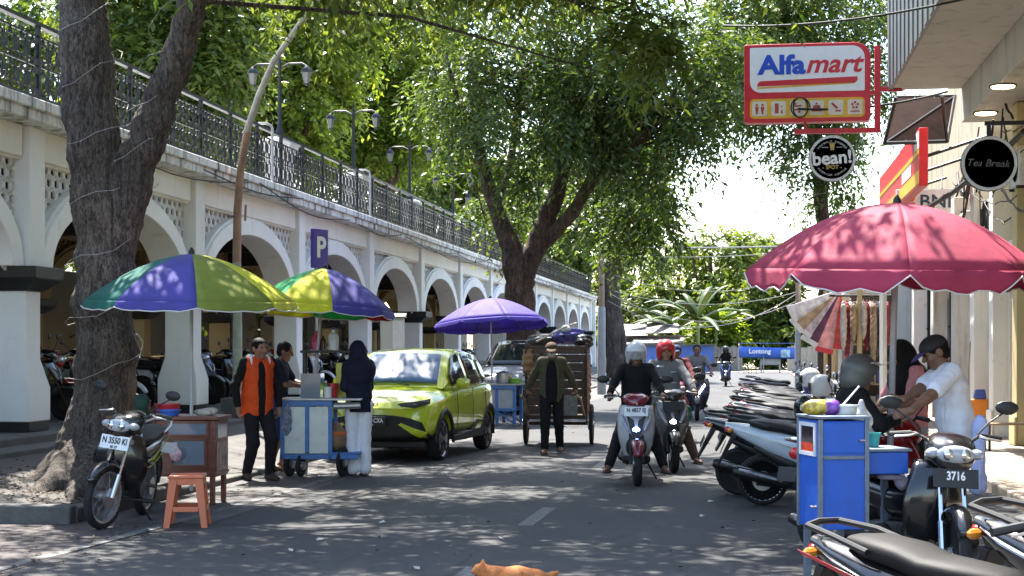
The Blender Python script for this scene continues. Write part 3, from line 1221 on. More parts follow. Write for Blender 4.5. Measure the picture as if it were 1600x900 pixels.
twigs(t2, [pz(738, 130, d2), pz(905, 150, d2 - 1), pz(1040, 180, d2 - 2), pz(975, 235, d2 - 1.5), pz(815, 150, d2 + 1)], B2, 90, m_bark2, .04)

# --- a dark tree over the far right pavement
d4 = 47
x, y = XY(1292, d4)
t4 = thing('street_tree', 'dark overhanging tree behind the red and white hanging shop sign', 'tree', (x, y, .1))
wood(t4, [[pr(1292, 620, d4, 14), pr(1290, 450, d4, 12), pr(1285, 330, d4, 11), pr(1270, 200, d4, 10), pr(1230, 60, d4, 7), pr(1200, -80, d4, 4)], [pr(1286, 300, d4, 8), pr(1310, 180, d4, 6), pr(1330, 60, d4, 4)]], m_bark2)
B4 = [bl(1180, 20, d4 - 2, 110, 70, 2, 760), bl(1300, 20, d4 - 1, 100, 80, 2, 760), bl(1250, 110, d4 - 1, 100, 70, 1.6, 620), bl(1140, 120, d4 - 2, 60, 60, 1.6, 260), bl(1330, 140, d4 - 1, 55, 80, 1.2, 360), bl(1245, 245, d4, 16, 50, .6, 60), bl(1330, 265, d4, 20, 60, .6, 80), bl(1285, 300, d4, 20, 30, .5, 44), bl(1300, 215, d4, 45, 25, 1, 110), bl(1250, -90, d4, 180, 70, 3, 420)]
crown('crown', B4, L_dark, t4, .2, 14, .8, .9)
twigs(t4, [pz(1270, 200, d4), pz(1230, 60, d4), pz(1320, 120, d4)], B4, 40, m_bark2, .03)

# --- sunlit trees behind the arcade, rooted on the slope past the terrace
bg = [(250, 60, 30, [(190, 60, 70, 90, 300), (260, 120, 60, 80, 260), (330, 30, 70, 80, 280), (230, -60, 120, 80, 300), (345, 110, 40, 60, 130)], L_mid, 'dense green tree rising behind the railing beside the forked trunk', .24),
      (440, 40, 36, [(400, 60, 70, 80, 340), (470, 130, 60, 70, 300), (520, 40, 80, 70, 360), (430, 220, 50, 40, 140), (380, 160, 40, 60, 140), (450, -60, 120, 70, 300)], L_gold, 'sunlit yellow-green tree behind the railing beside the leaning pole', .24),
      (600, 60, 46, [(560, 120, 70, 90, 420), (620, 60, 80, 90, 460), (580, 220, 50, 40, 200), (650, 170, 60, 70, 320), (600, -60, 130, 80, 300), (520, 230, 40, 36, 120)], L_gold, 'bright leafy tree with yellowing leaves above the middle of the railing', .27),
      (700, 90, 56, [(680, 230, 50, 60, 280), (740, 290, 45, 50, 240), (700, 120, 70, 80, 320), (650, 270, 40, 30, 120), (770, 350, 35, 40, 130)], L_gold, 'yellow-green tree low over the far half of the railing', .27),
      (860, 300, 96, [(850, 330, 45, 50, 200), (890, 380, 30, 40, 130), (800, 300, 50, 60, 220), (880, 250, 60, 60, 200)], L_mid, 'green tree beyond the far end of the white arcade', .4)]
for (px, py, d, bl_, lm, lab, sz) in bg:
    sz *= 1.08
    d = 2527 * 15 / (1165 - px) if d < 90 else d
    bl_ = [(a, c, e, g, int(n * 2.0)) for (a, c, e, g, n) in bl_]
    x, y = XY(px, d)
    x = min(x, -17) if d < 90 else x
    t = thing('background_tree', lab, 'tree', (x, y, 0))
    xx = lambda p, q: pz(p, q, d)
    lim = [[(x, y, 0, .32), (x + .2, y, 3, .28), pr(px, 330, d, 9), pr(px + 15, 160, d, 7), pr(px, -40, d, 3)]]
    for (a, c, w_, h_, n_) in bl_[:4]:
        lim.append([pr(px, 330, d, 7), pr((px + a) / 2, (c + 330) / 2 + 10, d, 5), pr(a, c, d, 2)])
    wood(t, lim, m_bark2, 8)
    BB = [bl(a, c, d, w_, h_, 1.8, n_) for (a, c, w_, h_, n_) in bl_]
    crown('crown', BB, lm, t, sz, 13, .8, .6, .42)
# dense dark mass deep behind so that the sky does not show through low down
dt = thing('background_tree', 'tall dark green tree filling the gap behind the sunlit trees above the railing', 'tree', (-30, 62, 0))
wood(dt, [[(-30, 62, 0, .5), (-30, 62, 9, .35), (-29, 62, 18, .12)], [(-30, 62, 6, .25), (-26, 58, 11, .1)]], m_bark2, 8)
crown('crown', [((-34, 55, 12), (6, 3, 6), 700), ((-26, 62, 11), (6, 3, 6), 700), ((-20, 74, 11), (6, 3, 6), 700), ((-34, 44, 9), (5, 3, 5), 520), ((-22, 56, 16), (7, 3, 5), 520), ((-15, 84, 10), (5, 3, 5), 420), ((-33, 50, 4), (6, 3, 4), 420)], L_dark, dt, .42, 13, 1.3, .5, .45)
# shrubs behind the arcade, seen through the arches
for i in range(9):
    yy = 20 + i * 6.5
    s = thing('shrub', 'leafy shrub growing behind the back row of yellow arches', 'shrub', (-18.5, yy, 0), 0, 'shrubs behind the arcade')
    wood(s, [[(-18.5, yy, 0, .08), (-18.5, yy, 1.2, .05), (-18.3, yy + .3, 2.4, .02)]], m_bark2, 6)
    crown('crown', [((-18.5, yy, 1.7), (1.5, 2.4, 1.6), 190), ((-18.8, yy + 2.5, 2.6), (1.3, 2, 1.6), 130)], L_dark, s, .3, 11, .7, .5, .45)

# --- the far kerbside tree and the greenery closing the street
d3 = 78
x, y = XY(960, d3)
t3 = thing('street_tree', 'tall grey-trunked tree on the kerb beside the far grey pole', 'tree', (x, y, .1))
wood(t3, [[pr(962, 600, d3, 18), pr(960, 560, d3, 14), pr(957, 480, d3, 13), pr(950, 420, d3, 13), pr(942, 360, d3, 9), pr(935, 260, d3, 6), pr(930, 120, d3, 3)], [pr(953, 450, d3, 10), pr(968, 400, d3, 8), pr(985, 360, d3, 6), pr(1000, 310, d3, 3)], [pr(975, 585, d3, 6), pr(972, 530, d3, 7), pr(962, 470, d3, 6)]], m_bark)
B3 = [bl(930, 330, d3, 50, 50, 2, 220), bl(990, 330, d3, 45, 45, 2, 240), bl(1005, 280, d3, 40, 50, 2, 200), bl(930, 230, d3, 60, 70, 3, 260), bl(1000, 390, d3, 26, 20, 1, 60)]
crown('crown', B3, L_dark, t3, .36, 13, 1.1, .7, .4)
far = [(1110, 395, 128, 62, 40, 300, L_far, 'round bushy tree top on the skyline left of the red parasol'), (1185, 420, 135, 55, 45, 260, L_mid, 'dull green tree half hidden by the rim of the red parasol'), (1060, 430, 140, 40, 40, 180, L_mid, 'dark tree behind the banana plants'),
       (1210, 485, 120, 50, 50, 330, L_far, 'bright tree over the blue food stall banner'), (1140, 480, 122, 55, 45, 320, L_far, 'bright green bush behind the grey fence'), (1110, 525, 118, 45, 24, 240, L_gold, 'low yellow-green bush beside the blue wall'), (1010, 480, 125, 45, 40, 260, L_far, 'green bush over the rusty roofed hut'), (1270, 470, 120, 40, 60, 240, L_mid, 'green tree behind the hanging bags'), (1330, 480, 118, 45, 50, 180, L_mid, 'green tree beyond the stall shelves'), (900, 480, 122, 50, 60, 240, L_far, 'light green tree beyond the end of the arcade'), (940, 540, 116, 26, 30, 120, L_gold, 'yellow-green bush behind the far grey pole'), (985, 430, 132, 40, 50, 200, L_mid, 'leafy tree behind the far kerbside trunk')]
for (px, py, d, w_, h_, n_, lm, lab) in far:
    x, y = XY(px, d)
    t = thing('background_tree', lab, 'tree', (x, y, 0))
    wood(t, [[(x, y, 0, .3), (x, y, 2.5, .25), pr(px, py, d, 3)], [(x, y, 2.2, .18), pr(px - w_ * .5, py - 5, d, 1.5)], [(x, y, 2.2, .18), pr(px + w_ * .5, py - 8, d, 1.5)]], m_bark2, 8)
    crown('crown', [bl(px, py, d, w_, h_, 2.5, n_), bl(px + w_ * .3, (py + 545) / 2, d, w_ * .8, h_ * .7, 2.2, n_ // 2), bl(px - w_ * .4, (py + 550) / 2, d, w_ * .7, h_ * .6, 2.2, n_ // 2)], lm, t, .55, 13, 1.4, .4, .45)

def banana(px, d, h, k, lab):
    x, y = XY(px, d)
    t = thing('banana_plant', lab, 'plant', (x, y, 0))
    b = MB()
    b.tube([(0, 0, 0), (.05, 0, h * .5)], [.16, .1], 8)
    b.build('stem', M('banana_stem', (.16, .2, .06), .6), t)
    b = MB()
    for i in range(k):
        a = 2 * PI * i / k + random.uniform(-.3, .3)
        ln = h * random.uniform(.5, .72)
        lift = random.uniform(.35, 1.25)
        dx, dy = math.cos(a), math.sin(a)
        def fn(u, v, a=a, ln=ln, lift=lift):
            s = u * ln
            r = s * math.cos(lift) * (1 + .2 * u)
            z = h * .48 + s * math.sin(lift) - .55 * ln * u ** 2.4 * math.cos(lift * .6)
            wv = (v - .5) * 2 * .3 * math.sin(PI * min(1, u * .96 + .04)) ** .6
            return (dx * r - dy * wv, dy * r + dx * wv, z - abs(wv) * .5)
        b.grid(fn, 9, 4)
        o = b.build('leaf', L_ban, t, smooth=60, solid=.012)
        b = MB()
    return t
for a in ((1090, 112, 7.2, 11, 'tall banana plant with broad torn leaves above the hut'), (1058, 114, 6.2, 10, 'banana plant leaning behind the rusty roof of the hut'), (1118, 116, 6.4, 9, 'banana plant at the right of the clump'), (1030, 118, 5.4, 9, 'low banana plant at the left of the clump')):
    banana(*a)
# ------------------------------------------------------------------ motorbikes and scooters (x forward, y to the rider's left)
m_tyre = M('tyre_rubber', (.011, .011, .012), .8, var=.3, bump=.3)
m_alloy = M('alloy', (.55, .55, .56), .35, metal=.85, var=.2)
m_alloyk = M('black_alloy', (.03, .03, .032), .4, metal=.3)
m_chrome = M('chrome', (.75, .75, .76), .14, metal=1, var=.05)
m_plast = M('black_plastic', (.009, .009, .01), .5, var=.3, dirt=.12)
m_body = M('bike_paint', (.009, .009, .01), .22, coat=.6, var=.1)
m_acc = M('bike_accent', (.5, .5, .5), .25, coat=.5, var=.1)
m_seat = M('seat_vinyl', (.009, .008, .008), .52, var=.3, bump=.2, bscale=200, spec=.3)
m_engine = M('engine_metal', (.06, .06, .063), .5, metal=.6, var=.4)
m_muff = M('muffler_black', (.014, .014, .014), .4, metal=.3)
m_shield = M('heat_shield', (.5, .52, .56), .3, metal=.7)
m_lens = glass('headlamp_lens', (.35, .37, .4), .08)
m_red = M('tail_lens', (.4, .01, .012), .15, coat=.5)
m_amber = M('amber_lens', (.6, .2, .02), .2)
m_mirror = glass('mirror_glass', (.3, .33, .36), .03)
m_platek = M('plate_black', (.015, .015, .016), .5)
m_platew = M('plate_white', (.75, .76, .78), .5)
m_ink = M('black_ink', (.01, .01, .01), .6)
m_white_paint = M('white_lettering', (.8, .8, .8), .5)
m_lit = M('lit_lamp_white', (.85, .92, 1), .3, emit=9)
m_litb = M('lit_lamp_blue', (.16, .3, 1), .3, emit=9)

def wheel(par, x, r, w, style, side=1, turn=None, name='wheel'):
    b = MB()
    if turn is not None:
        b.T = turn
    c = (x, 0, r)
    if style == 'spoke':
        b.lathe([(.03, -.05), (.05, -.045), (.05, .045), (.03, .05)], 12, c, 'y', 0)
        for i in range(18):
            a = 2 * PI * i / 18
            s = .03 if i % 2 else -.03
            b.tube([(x + .045 * math.cos(a + .5), s, r + .045 * math.sin(a + .5)), (x + (r - .07) * math.cos(a), 0, r + (r - .07) * math.sin(a))], .0028, 4)
        b.lathe([(.0, .04), (.085, .04), (.085, .055), (0, .055)], 16, c, 'y')
    else:
        b.lathe([(.02, -.055), (.045, -.05), (.045, .05), (.02, .055)], 12, c, 'y')
        for i in range(5):
            a = 2 * PI * i / 5 + .3
            for da in (-.16, .16):
                b.tube([(x + .03 * math.cos(a), 0, r + .03 * math.sin(a)), (x + (r - .065) * math.cos(a + da), 0, r + (r - .065) * math.sin(a + da))], [.02, .013], 5, flat=(.7, 1.2))
        b.lathe([(.0, -.045), (.1, -.045), (.1, -.052), (0, -.052)], 16, c, 'y')
    hub = b.build(name, m_alloy if style != 'black' else m_alloyk, par)
    b = MB()
    if turn is not None:
        b.T = turn
    k = r - .06
    b.lathe([(k - .012, -w * .28), (k + .012, -w * .4), (k + .014, -w * .3), (k + .002, 0), (k + .014, w * .3), (k + .012, w * .4), (k - .012, w * .28), (k - .015, 0), (k - .012, -w * .28)], 28, c, 'y')
    b.build('rim', m_alloy if style != 'black' else m_alloyk, hub)
    b = MB()
    if turn is not None:
        b.T = turn
    p = [(k + .004, -w * .36), (k + .025, -w * .5), (r - .02, -w * .46), (r - .004, -w * .26), (r, 0), (r - .004, w * .26), (r - .02, w * .46), (k + .025, w * .5), (k + .004, w * .36), (k + .004, -w * .36)]
    b.lathe(p, 32, c, 'y')
    b.build('tyre', m_tyre, hub, smooth=45)
    return hub

def fender(par, x, r, w, a0, a1, mat, turn=None, name='front_fender', dz=0):
    b = MB()
    if turn is not None:
        b.T = turn
    def fn(u, v):
        a = R(a0 + (a1 - a0) * u)
        t = (v - .5) * 2
        rr = r + .035 - .045 * abs(t) ** 2.5
        return (x + rr * math.cos(a), t * w * (1 - .35 * abs(2 * u - 1) ** 3), r + dz - .035 * 0 + rr * math.sin(a))
    b.grid(fn, 16, 8)
    return b.build(name, mat, par, smooth=60, solid=.006)

def bars(par, x, z, turn, grip=m_plast, mirror=True, hw=.33):
    b = MB()
    b.T = turn
    b.tube([(x - .1, -hw, z), (x - .05, -hw * .62, z + .015), (x + .02, -.12, z - .03), (x + .03, 0, z - .05), (x + .02, .12, z - .03), (x - .05, hw * .62, z + .015), (x - .1, hw, z)], .011, 8)
    h = b.build('handlebar', m_plast, par)
    for s in (-1, 1):
        b = MB()
        b.T = turn
        b.tube([(x - .06, s * hw * .68, z + .012), (x - .108, s * (hw + .02), z - .002)], [.018, .019], 10)
        b.build('grip', grip, h)
        b = MB()
        b.T = turn
        b.tube([(x - .03, s * hw * .6, z + .01), (x + .0, s * hw * .72, z), (x - .03, s * hw * 1.02, z - .012)], [.009, .008, .006], 6)
        b.build('lever', m_alloy, h)
        if mirror:
            b = MB()
            b.T = turn
            b.tube([(x - .03, s * hw * .55, z + .02), (x - .02, s * hw * .75, z + .1), (x - .05, s * (hw + .02), z + .17)], .006, 6)
            b.ell((x - .045, s * (hw + .035), z + .2), (.02, .075, .045), 12)
            mm = b.build('mirror', m_plast, h)
            b = MB()
            b.T = turn
            b.ell((x - .06, s * (hw + .035), z + .2), (.01, .064, .036), 12)
            b.build('mirror_glass', m_mirror, mm)
    return h

def plate(par, loc, rz, txt, white, turn=None, tilt=0, w=.27, h=.11, sub=''):
    T = (turn or Matrix.Identity(4)) @ Matrix.Translation(loc) @ Matrix.Rotation(rz, 4, 'Z') @ Matrix.Rotation(tilt, 4, 'Y')
    b = MB()
    b.T = T
    b.box(-.003, .003, -w / 2, w / 2, -h / 2, h / 2)
    p = b.build('license_plate', m_platew if white else m_platek, par, bevel=.004)
    if txt:
        ink = m_ink if white else m_white_paint
        text(txt, h * .62, ink, p, T @ face((.005, 0, h * .1), '+x'), .001, bold=.002, sx=.78)
        if sub:
            text(sub, h * .24, ink, p, T @ face((.005, 0, -h * .35), '+x'), .001, bold=.001)
    return p

def steer(x, deg):
    return Matrix.Translation((x, 0, 0)) @ Matrix.Rotation(R(deg), 4, 'Z') @ Matrix.Translation((-x, 0, 0))

def cub(label, group=None, body=None, acc=None, st=0, txt='', white=False, style='spoke', lit=None, accent_deco=True, platey=0, sub=''):
    t = thing('motorcycle', label, 'motorcycle', group=group)
    body = body or m_body
    acc = acc or m_acc
    T = steer(.52, st)
    fx, rx, r = .62, -.62, .28
    wheel(t, fx, r, .075, style, turn=T)
    wheel(t, rx, r, .085, style)
    b = MB()
    b.T = T
    for s in (-1, 1):
        b.tube([(fx, s * .075, r), (fx - .07, s * .075, r + .2)], .024, 10)
        b.tube([(fx - .07, s * .075, r + .2), (fx - .2, s * .07, .84)], .016, 8)
    b.box(fx - .2, fx - .12, -.1, .1, .74, .78)
    b.build('fork', m_chrome if style == 'spoke' else m_engine, t)
    fender(t, fx, r, .065, 28, 165, body, T)
    b = MB()                                        # leg shield
    def fn(u, v):
        q = (u - .5) * 2
        z = .33 + .52 * v
        wv = .11 + .13 * math.sin(PI * min(1, .12 + v * .8)) ** 1.2
        return (.37 + .06 * math.sin(PI * v) + .04 * v - .11 * abs(q) ** 1.6, q * wv, z)
    b.grid(fn, 12, 10)
    b.build('leg_shield', body, t, smooth=60, solid=.014)
    b = MB()
    b.T = T
    b.loft([(.56, .86, .05, .05), (.53, .87, .11, .09), (.44, .9, .155, .095), (.36, .95, .16, .07), (.27, .99, .1, .04), (.24, 1.0, .05, .02)], 20, 2.4)
    b.build('headlight_cowl', body, t, smooth=50)
    b = MB()
    b.T = T
    b.ell((.535, 0, .895), (.05, .12, .058), 18)
    hl = b.build('headlight', lit or m_lens, t)
    for s in (-1, 1):
        b = MB()
        b.T = T
        b.ell((.5, s * .135, .9), (.05, .045, .034), 12)
        b.build('indicator', m_lens, t)
        b = MB()
        b.T = T
        b.ell((.55, s * .05, .895), (.042, .04, .042), 12)
        b.build('reflector', m_chrome, hl)
    bars(t, .36, 1.0, T)
    b = MB()                                        # body from the neck to the tail
    b.loft([(.36, .62, .05, .1), (.2, .56, .07, .1), (0, .56, .09, .1), (-.2, .6, .12, .11), (-.5, .68, .125, .085), (-.75, .74, .09, .06), (-.93, .79, .04, .03)], 18, 2.8)
    b.build('body_panel', body, t, smooth=50)
    if accent_deco:
        b = MB()
        for s in (-1, 1):
            b.prism([(.02, .55), (-.28, .6), (-.75, .76), (-.5, .66), (-.3, .56)], s * .132, s * .136)
            b.prism([(.0, .5), (-.2, .5), (-.62, .63), (-.4, .55), (-.25, .52)], s * .131, s * .135)
        b.build('stripe', acc, t, smooth=0)
    b = MB()
    b.loft([(.14, .72, .06, .03), (.05, .735, .1, .045), (-.2, .74, .125, .05), (-.5, .775, .13, .05), (-.72, .81, .1, .04), (-.8, .82, .06, .02)], 18, 3)
    b.build('seat', m_seat, t, smooth=50)
    b = MB()
    b.tube([(-.5, .14, .8), (-.75, .13, .85), (-.95, .08, .88), (-.98, 0, .885), (-.95, -.08, .88), (-.75, -.13, .85), (-.5, -.14, .8)], .012, 7)
    b.build('grab_rail', m_alloy, t)
    b = MB()
    b.ell((-.92, 0, .77), (.04, .075, .045), 12)
    b.build('tail_light', m_red, t)
    fender(t, rx, r, .07, 60, 190, m_plast, None, 'rear_fender', .05)
    b = MB()
    b.loft([(.22, .36, .07, .08), (.1, .35, .09, .1), (-.1, .33, .11, .11), (-.2, .34, .09, .09)], 14, 4)
    b.tube([(.1, 0, .38), (.3, 0, .42)], [.07, .065], 12)
    for k in range(6):
        b.lathe([(.09, 0), (.09, .008)], 14, (.14 + k * .026, 0, .39), 'x')
    b.lathe([(.09, -.13), (.09, .13)], 16, (-.02, 0, .33), 'y')
    b.build('engine', m_engine, t)
    b = MB()
    for s in (-1, 1):
        b.tube([(-.15, s * .08, .35), (rx, s * .08, r)], .018, 6)
        b.tube([(-.5, s * .11, .66), (rx, s * .11, r + .04)], .014, 6)
        for k in range(9):
            f = k / 9
            b.lathe([(.028, 0), (.028, .01)], 10, (-.5 - .12 * f * .8, s * .11, .64 - .27 * f))
    b.build('swingarm', m_engine, t)
    b = MB()
    b.tube([(.22, -.05, .33), (.2, -.1, .2), (0, -.13, .19), (-.35, -.14, .22), (-.5, -.15, .26)], .016, 8)
    b.tube([(-.3, -.15, .22), (-.45, -.155, .255), (-.95, -.16, .36)], [.03, .046, .04], 12)
    b.build('exhaust', m_muff, t)
    b = MB()
    b.prism([(-.48, .29), (-.5, .32), (-.88, .4), (-.86, .36)], -.212, -.206)
    b.build('heat_shield', m_shield, t)
    b = MB()
    b.tube([(.05, -.24, .22), (.05, .24, .22)], .014, 8)
    for s in (-1, 1):
        b.tube([(.05, s * .14, .22), (.05, s * .26, .225)], .02, 8)
    b.build('footrests', m_plast, t)
    b = MB()
    b.tube([(-.05, .1, .22), (-.12, .22, .02)], .012, 6)
    b.build('stand', m_plast, t)
    if txt is not None:
        plate(t, (.56, 0, .75), 0, txt, white, T, tilt=R(-12), w=.28, h=.12, sub=sub)
    plate(t, (-.98, 0, .62), PI, '', white, None, tilt=R(-15))
    return t

def scooter(label, group=None, body=None, acc=None, st=0, txt='', white=False, style='alloy', lit=None, big=1.0, vlight=False, tilt=0, nohead=False):
    t = thing('scooter', label, 'scooter', group=group)
    body = body or m_body
    acc = acc or m_acc
    T = steer(.5, st)
    fx, rx, r = .64, -.62, .255
    wheel(t, fx, r, .09, style, turn=T)
    wheel(t, rx, r, .1, style)
    b = MB()
    b.T = T
    for s in (-1, 1):
        b.tube([(fx, s * .07, r), (fx - .16, s * .065, .66)], [.024, .02], 8)
    b.build('fork', m_plast, t)
    fender(t, fx, r, .075, 20, 160, acc, T)
    b = MB()
    def fn(u, v):
        q = (u - .5) * 2
        z = .3 + .6 * v
        wv = (.1 + .115 * math.sin(PI * min(1, .1 + v * .62)) ** 1.1) * big
        return (.37 + .17 * math.sin(PI * (.12 + v * .74)) - .12 * abs(q) ** 1.8, q * wv, z)
    b.grid(fn, 14, 12)
    sh = b.build('front_panel', body, t, smooth=60, solid=.02)
    b = MB()                                        # dark chin and side slats on the panel
    b.loft([(.585, .47, .02, .05), (.55, .46, .09, .1), (.48, .44, .12, .13), (.4, .42, .12, .12)], 14, 2.2)
    b.prism([(-.115, .8), (-.03, .74), (0, .6), (.03, .74), (.115, .8), (.05, .57), (0, .5), (-.05, .57)], .0, .03, 'x')
    b.v[-16:] = [(.575 - .1 * (abs(z - .6) / .2) ** 2 * 1 + x * .5 - 1.6 * y * y, y, z) for x, y, z in b.v[-16:]]
    b.build('chin', m_plast, sh, smooth=50)
    b = MB()
    b.loft([(.3, .58, .13, .22), (.36, .58, .16, .25), (.4, .58, .13, .2)], 14, 3)
    b.build('inner_shield', m_plast, t, smooth=50)
    if vlight:
        for s in (-1, 1):
            b = MB()
            b.tube([(.585, s * .035, .58), (.57, s * .1, .68), (.52, s * .165, .78)], [.012, .02, .014], 8)
            b.build('headlight', lit or m_lens, t)
        b = MB()
        def wf(u, v):
            q = (u - .5) * 2
            return (.56 - .2 * v - .1 * q * q, q * (.16 - .05 * v), .86 + .32 * v)
        b.grid(wf, 8, 6)
        b.build('windscreen', glass('smoked_screen', (.02, .02, .025), .05), t, smooth=60, solid=.006)
    else:
        b = MB()
        b.ell((.545, 0, .63), (.045, .05, .035), 14)
        b.build('headlight', lit or m_lens, t)
        for s in (-1, 1):
            b = MB()
            b.tube([(.55, s * .09, .62), (.51, s * .14, .72), (.455, s * .17, .8)], [.014, .026, .01], 8)
            b.build('indicator', m_lens, t)
    b = MB()
    b.T = T
    b.loft([(.53, .93, .03, .03), (.5, .95, .11, .055), (.42, .98, .155, .06), (.33, 1.0, .13, .05), (.27, 1.01, .07, .025)], 18, 2.4)
    b.build('handlebar_cowl', acc, t, smooth=50)
    bars(t, .38, 1.0, T)
    b = MB()
    b.loft([(.42, .3, .1, .04), (.36, .28, .16, .05), (.05, .27, .17, .05), (-.05, .3, .15, .07)], 14, 4)
    b.build('floorboard', m_plast, t, smooth=50)
    b = MB()
    b.loft([(.06, .45, .09, .16), (.0, .5, .13, .2), (-.25, .56, .165, .17), (-.55, .65, .165, .12), (-.8, .74, .12, .075), (-.98, .8, .05, .03)], 20, 2.6)
    b.build('body_panel', body, t, smooth=50)
    b = MB()
    b.loft([(.0, .36, .08, .08), (-.15, .38, .14, .1), (-.4, .46, .15, .07), (-.7, .6, .1, .04)], 16, 3)
    b.build('lower_panel', m_plast, t, smooth=50)
    b = MB()
    for s in (-1, 1):
        b.tube([(-.05, s * .145, .52), (-.35, s * .172, .63), (-.75, s * .135, .745), (-.92, s * .07, .79)], [.01, .022, .016, .006], 6, flat=(1, .5))
    b.build('side_trim', acc, t, smooth=50)
    b = MB()
    b.loft([(.12, .72, .06, .03), (.06, .735, .1, .05), (-.15, .745, .125, .055), (-.3, .755, .135, .055), (-.42, .79, .14, .055), (-.62, .815, .125, .05), (-.74, .83, .07, .025)], 20, 3)
    b.build('seat', m_seat, t, smooth=50)
    b = MB()
    b.tube([(-.55, .145, .81), (-.75, .14, .86), (-.94, .1, .885), (-.97, 0, .89), (-.94, -.1, .885), (-.75, -.14, .86), (-.55, -.145, .81)], .015, 8)
    b.build('grab_rail', m_plast, t)
    b = MB()
    b.ell((-.955, 0, .77), (.045, .085, .04), 12)
    tl = b.build('tail_light', m_red, t)
    for s in (-1, 1):
        b = MB()
        b.ell((-.93, s * .1, .765), (.03, .04, .025), 10)
        b.build('indicator', m_amber, t)
    b = MB()
    b.hexa([(-.9, -.07, .7), (-.84, -.07, .7), (-.84, .07, .7), (-.9, .07, .7)], [(-.94, -.06, .77), (-.86, -.06, .77), (-.86, .06, .77), (-.94, .06, .77)])
    b.hexa([(-1.07, -.06, .4), (-1.05, -.06, .395), (-1.05, .06, .395), (-1.07, .06, .4)], [(-.92, -.08, .71), (-.87, -.08, .7), (-.87, .08, .7), (-.92, .08, .71)])
    b.build('rear_fender', m_plast, t, bevel=.006)
    plate(t, (-1.01, 0, .58), PI, '', white, None, tilt=R(-25), w=.26)
    b = MB()
    b.loft([(-.05, .3, .07, .08), (-.2, .27, .1, .09), (-.5, .26, .1, .075), (rx - .06, .26, .07, .06)], 14, 3.5)
    b.build('engine', m_engine, t, smooth=50)
    b = MB()
    b.tube([(-.5, .12, .6), (rx, .12, r + .05)], .014, 6)
    for k in range(9):
        b.lathe([(.03, 0), (.03, .01)], 10, (-.5 - .1 * k / 9, .12, .58 - .25 * k / 9))
    b.build('shock_absorber', m_acc, t)
    b = MB()
    b.tube([(-.1, -.1, .2), (-.3, -.14, .2), (-.42, -.16, .25)], .016, 8)
    b.tube([(-.36, -.165, .24), (-.44, -.17, .27), (-.86, -.175, .37), (-.9, -.175, .38)], [.03, .058, .062, .04], 14)
    b.build('exhaust', m_muff, t)
    b = MB()
    b.tube([(-.42, -.215, .29), (-.62, -.225, .345), (-.84, -.225, .4)], [.03, .042, .03], 10, flat=(1, .45))
    b.build('heat_shield', m_shield, t)
    b = MB()
    b.tube([(-.1, .12, .24), (-.16, .24, .02)], .012, 6)
    b.build('stand', m_plast, t)
    if txt is not None:
        plate(t, (.575, 0, .84), 0, txt, white, None, tilt=R(-16), w=.27, h=.11)
    return t

def place(t, x, y, deg, lean=0, z=0):
    t.location = (x, y, z)
    t.rotation_euler = (R(lean), 0, R(deg))
    return t

def paint(name, c, rough=.22):
    return M('paint_' + name, c, rough, coat=.7, var=.08, dirt=.12)
P_red, P_blue, P_white, P_silver, P_grey, P_cream, P_maroon, P_yellow = (paint('red', (.32, .012, .015)), paint('blue', (.03, .07, .3)), paint('white', (.7, .71, .72)), paint('silver', (.45, .47, .5)), paint('grey', (.12, .125, .13)), paint('cream', (.6, .53, .42)), paint('maroon', (.17, .012, .03)), paint('acid', (.45, .5, .03)))

# the black underbone by the big tree
t = cub('black motorcycle with yellow-green stripes and white plate parked by the forked tree', acc=P_yellow, st=-16, txt='N 3550 KI', white=True, sub='05 27')
x, y, _ = W(158, 828)
a = R(-84)
place(t, x - .62 * math.cos(a) + .02, y - .62 * math.sin(a), -84, lean=-7)
# the first scooter coming down the road
t = scooter('white and dark red scooter with a lit blue lamp, ridden by the person in black', body=paint('pearl', (.42, .42, .45)), acc=P_maroon, txt='N 4857 EJ', white=True, lit=m_litb, st=4, big=.97)
x, y = XY(993, 18.6)
place(t, x, y + .1, -86)
BIKE1 = (x, y + .1, -86)
t = scooter('dark grey scooter with a white lit headlamp half hidden behind the first scooter', body=P_grey, acc=m_body, txt='', lit=m_lit, big=.95)
x, y = XY(1043, 20.6)
place(t, x, y, -80)
BIKE2 = (x, y, -80)
t = scooter('dark blue scooter with V-shaped lights and smoked windscreen coming down the road', body=paint('navy', (.015, .02, .045)), acc=m_body, txt='', lit=m_lit, vlight=True, big=1.25)
x, y = XY(1089, 35)
place(t, x, y, -88)
BIKE3 = (x, y, -88)
t = scooter('small distant blue scooter with a lit headlamp, farthest on the road', body=P_blue, acc=m_body, txt='', lit=m_lit)
x, y = XY(1134, 66)
place(t, x, y, -90)
BIKE4 = (x, y, -90)
t = cub('dark red motorcycle mostly hidden behind the rider in the red helmet', body=P_maroon, txt=None)
x, y = XY(1056, 27)
place(t, x, y, -90)
BIKE5 = (x, y, -90)

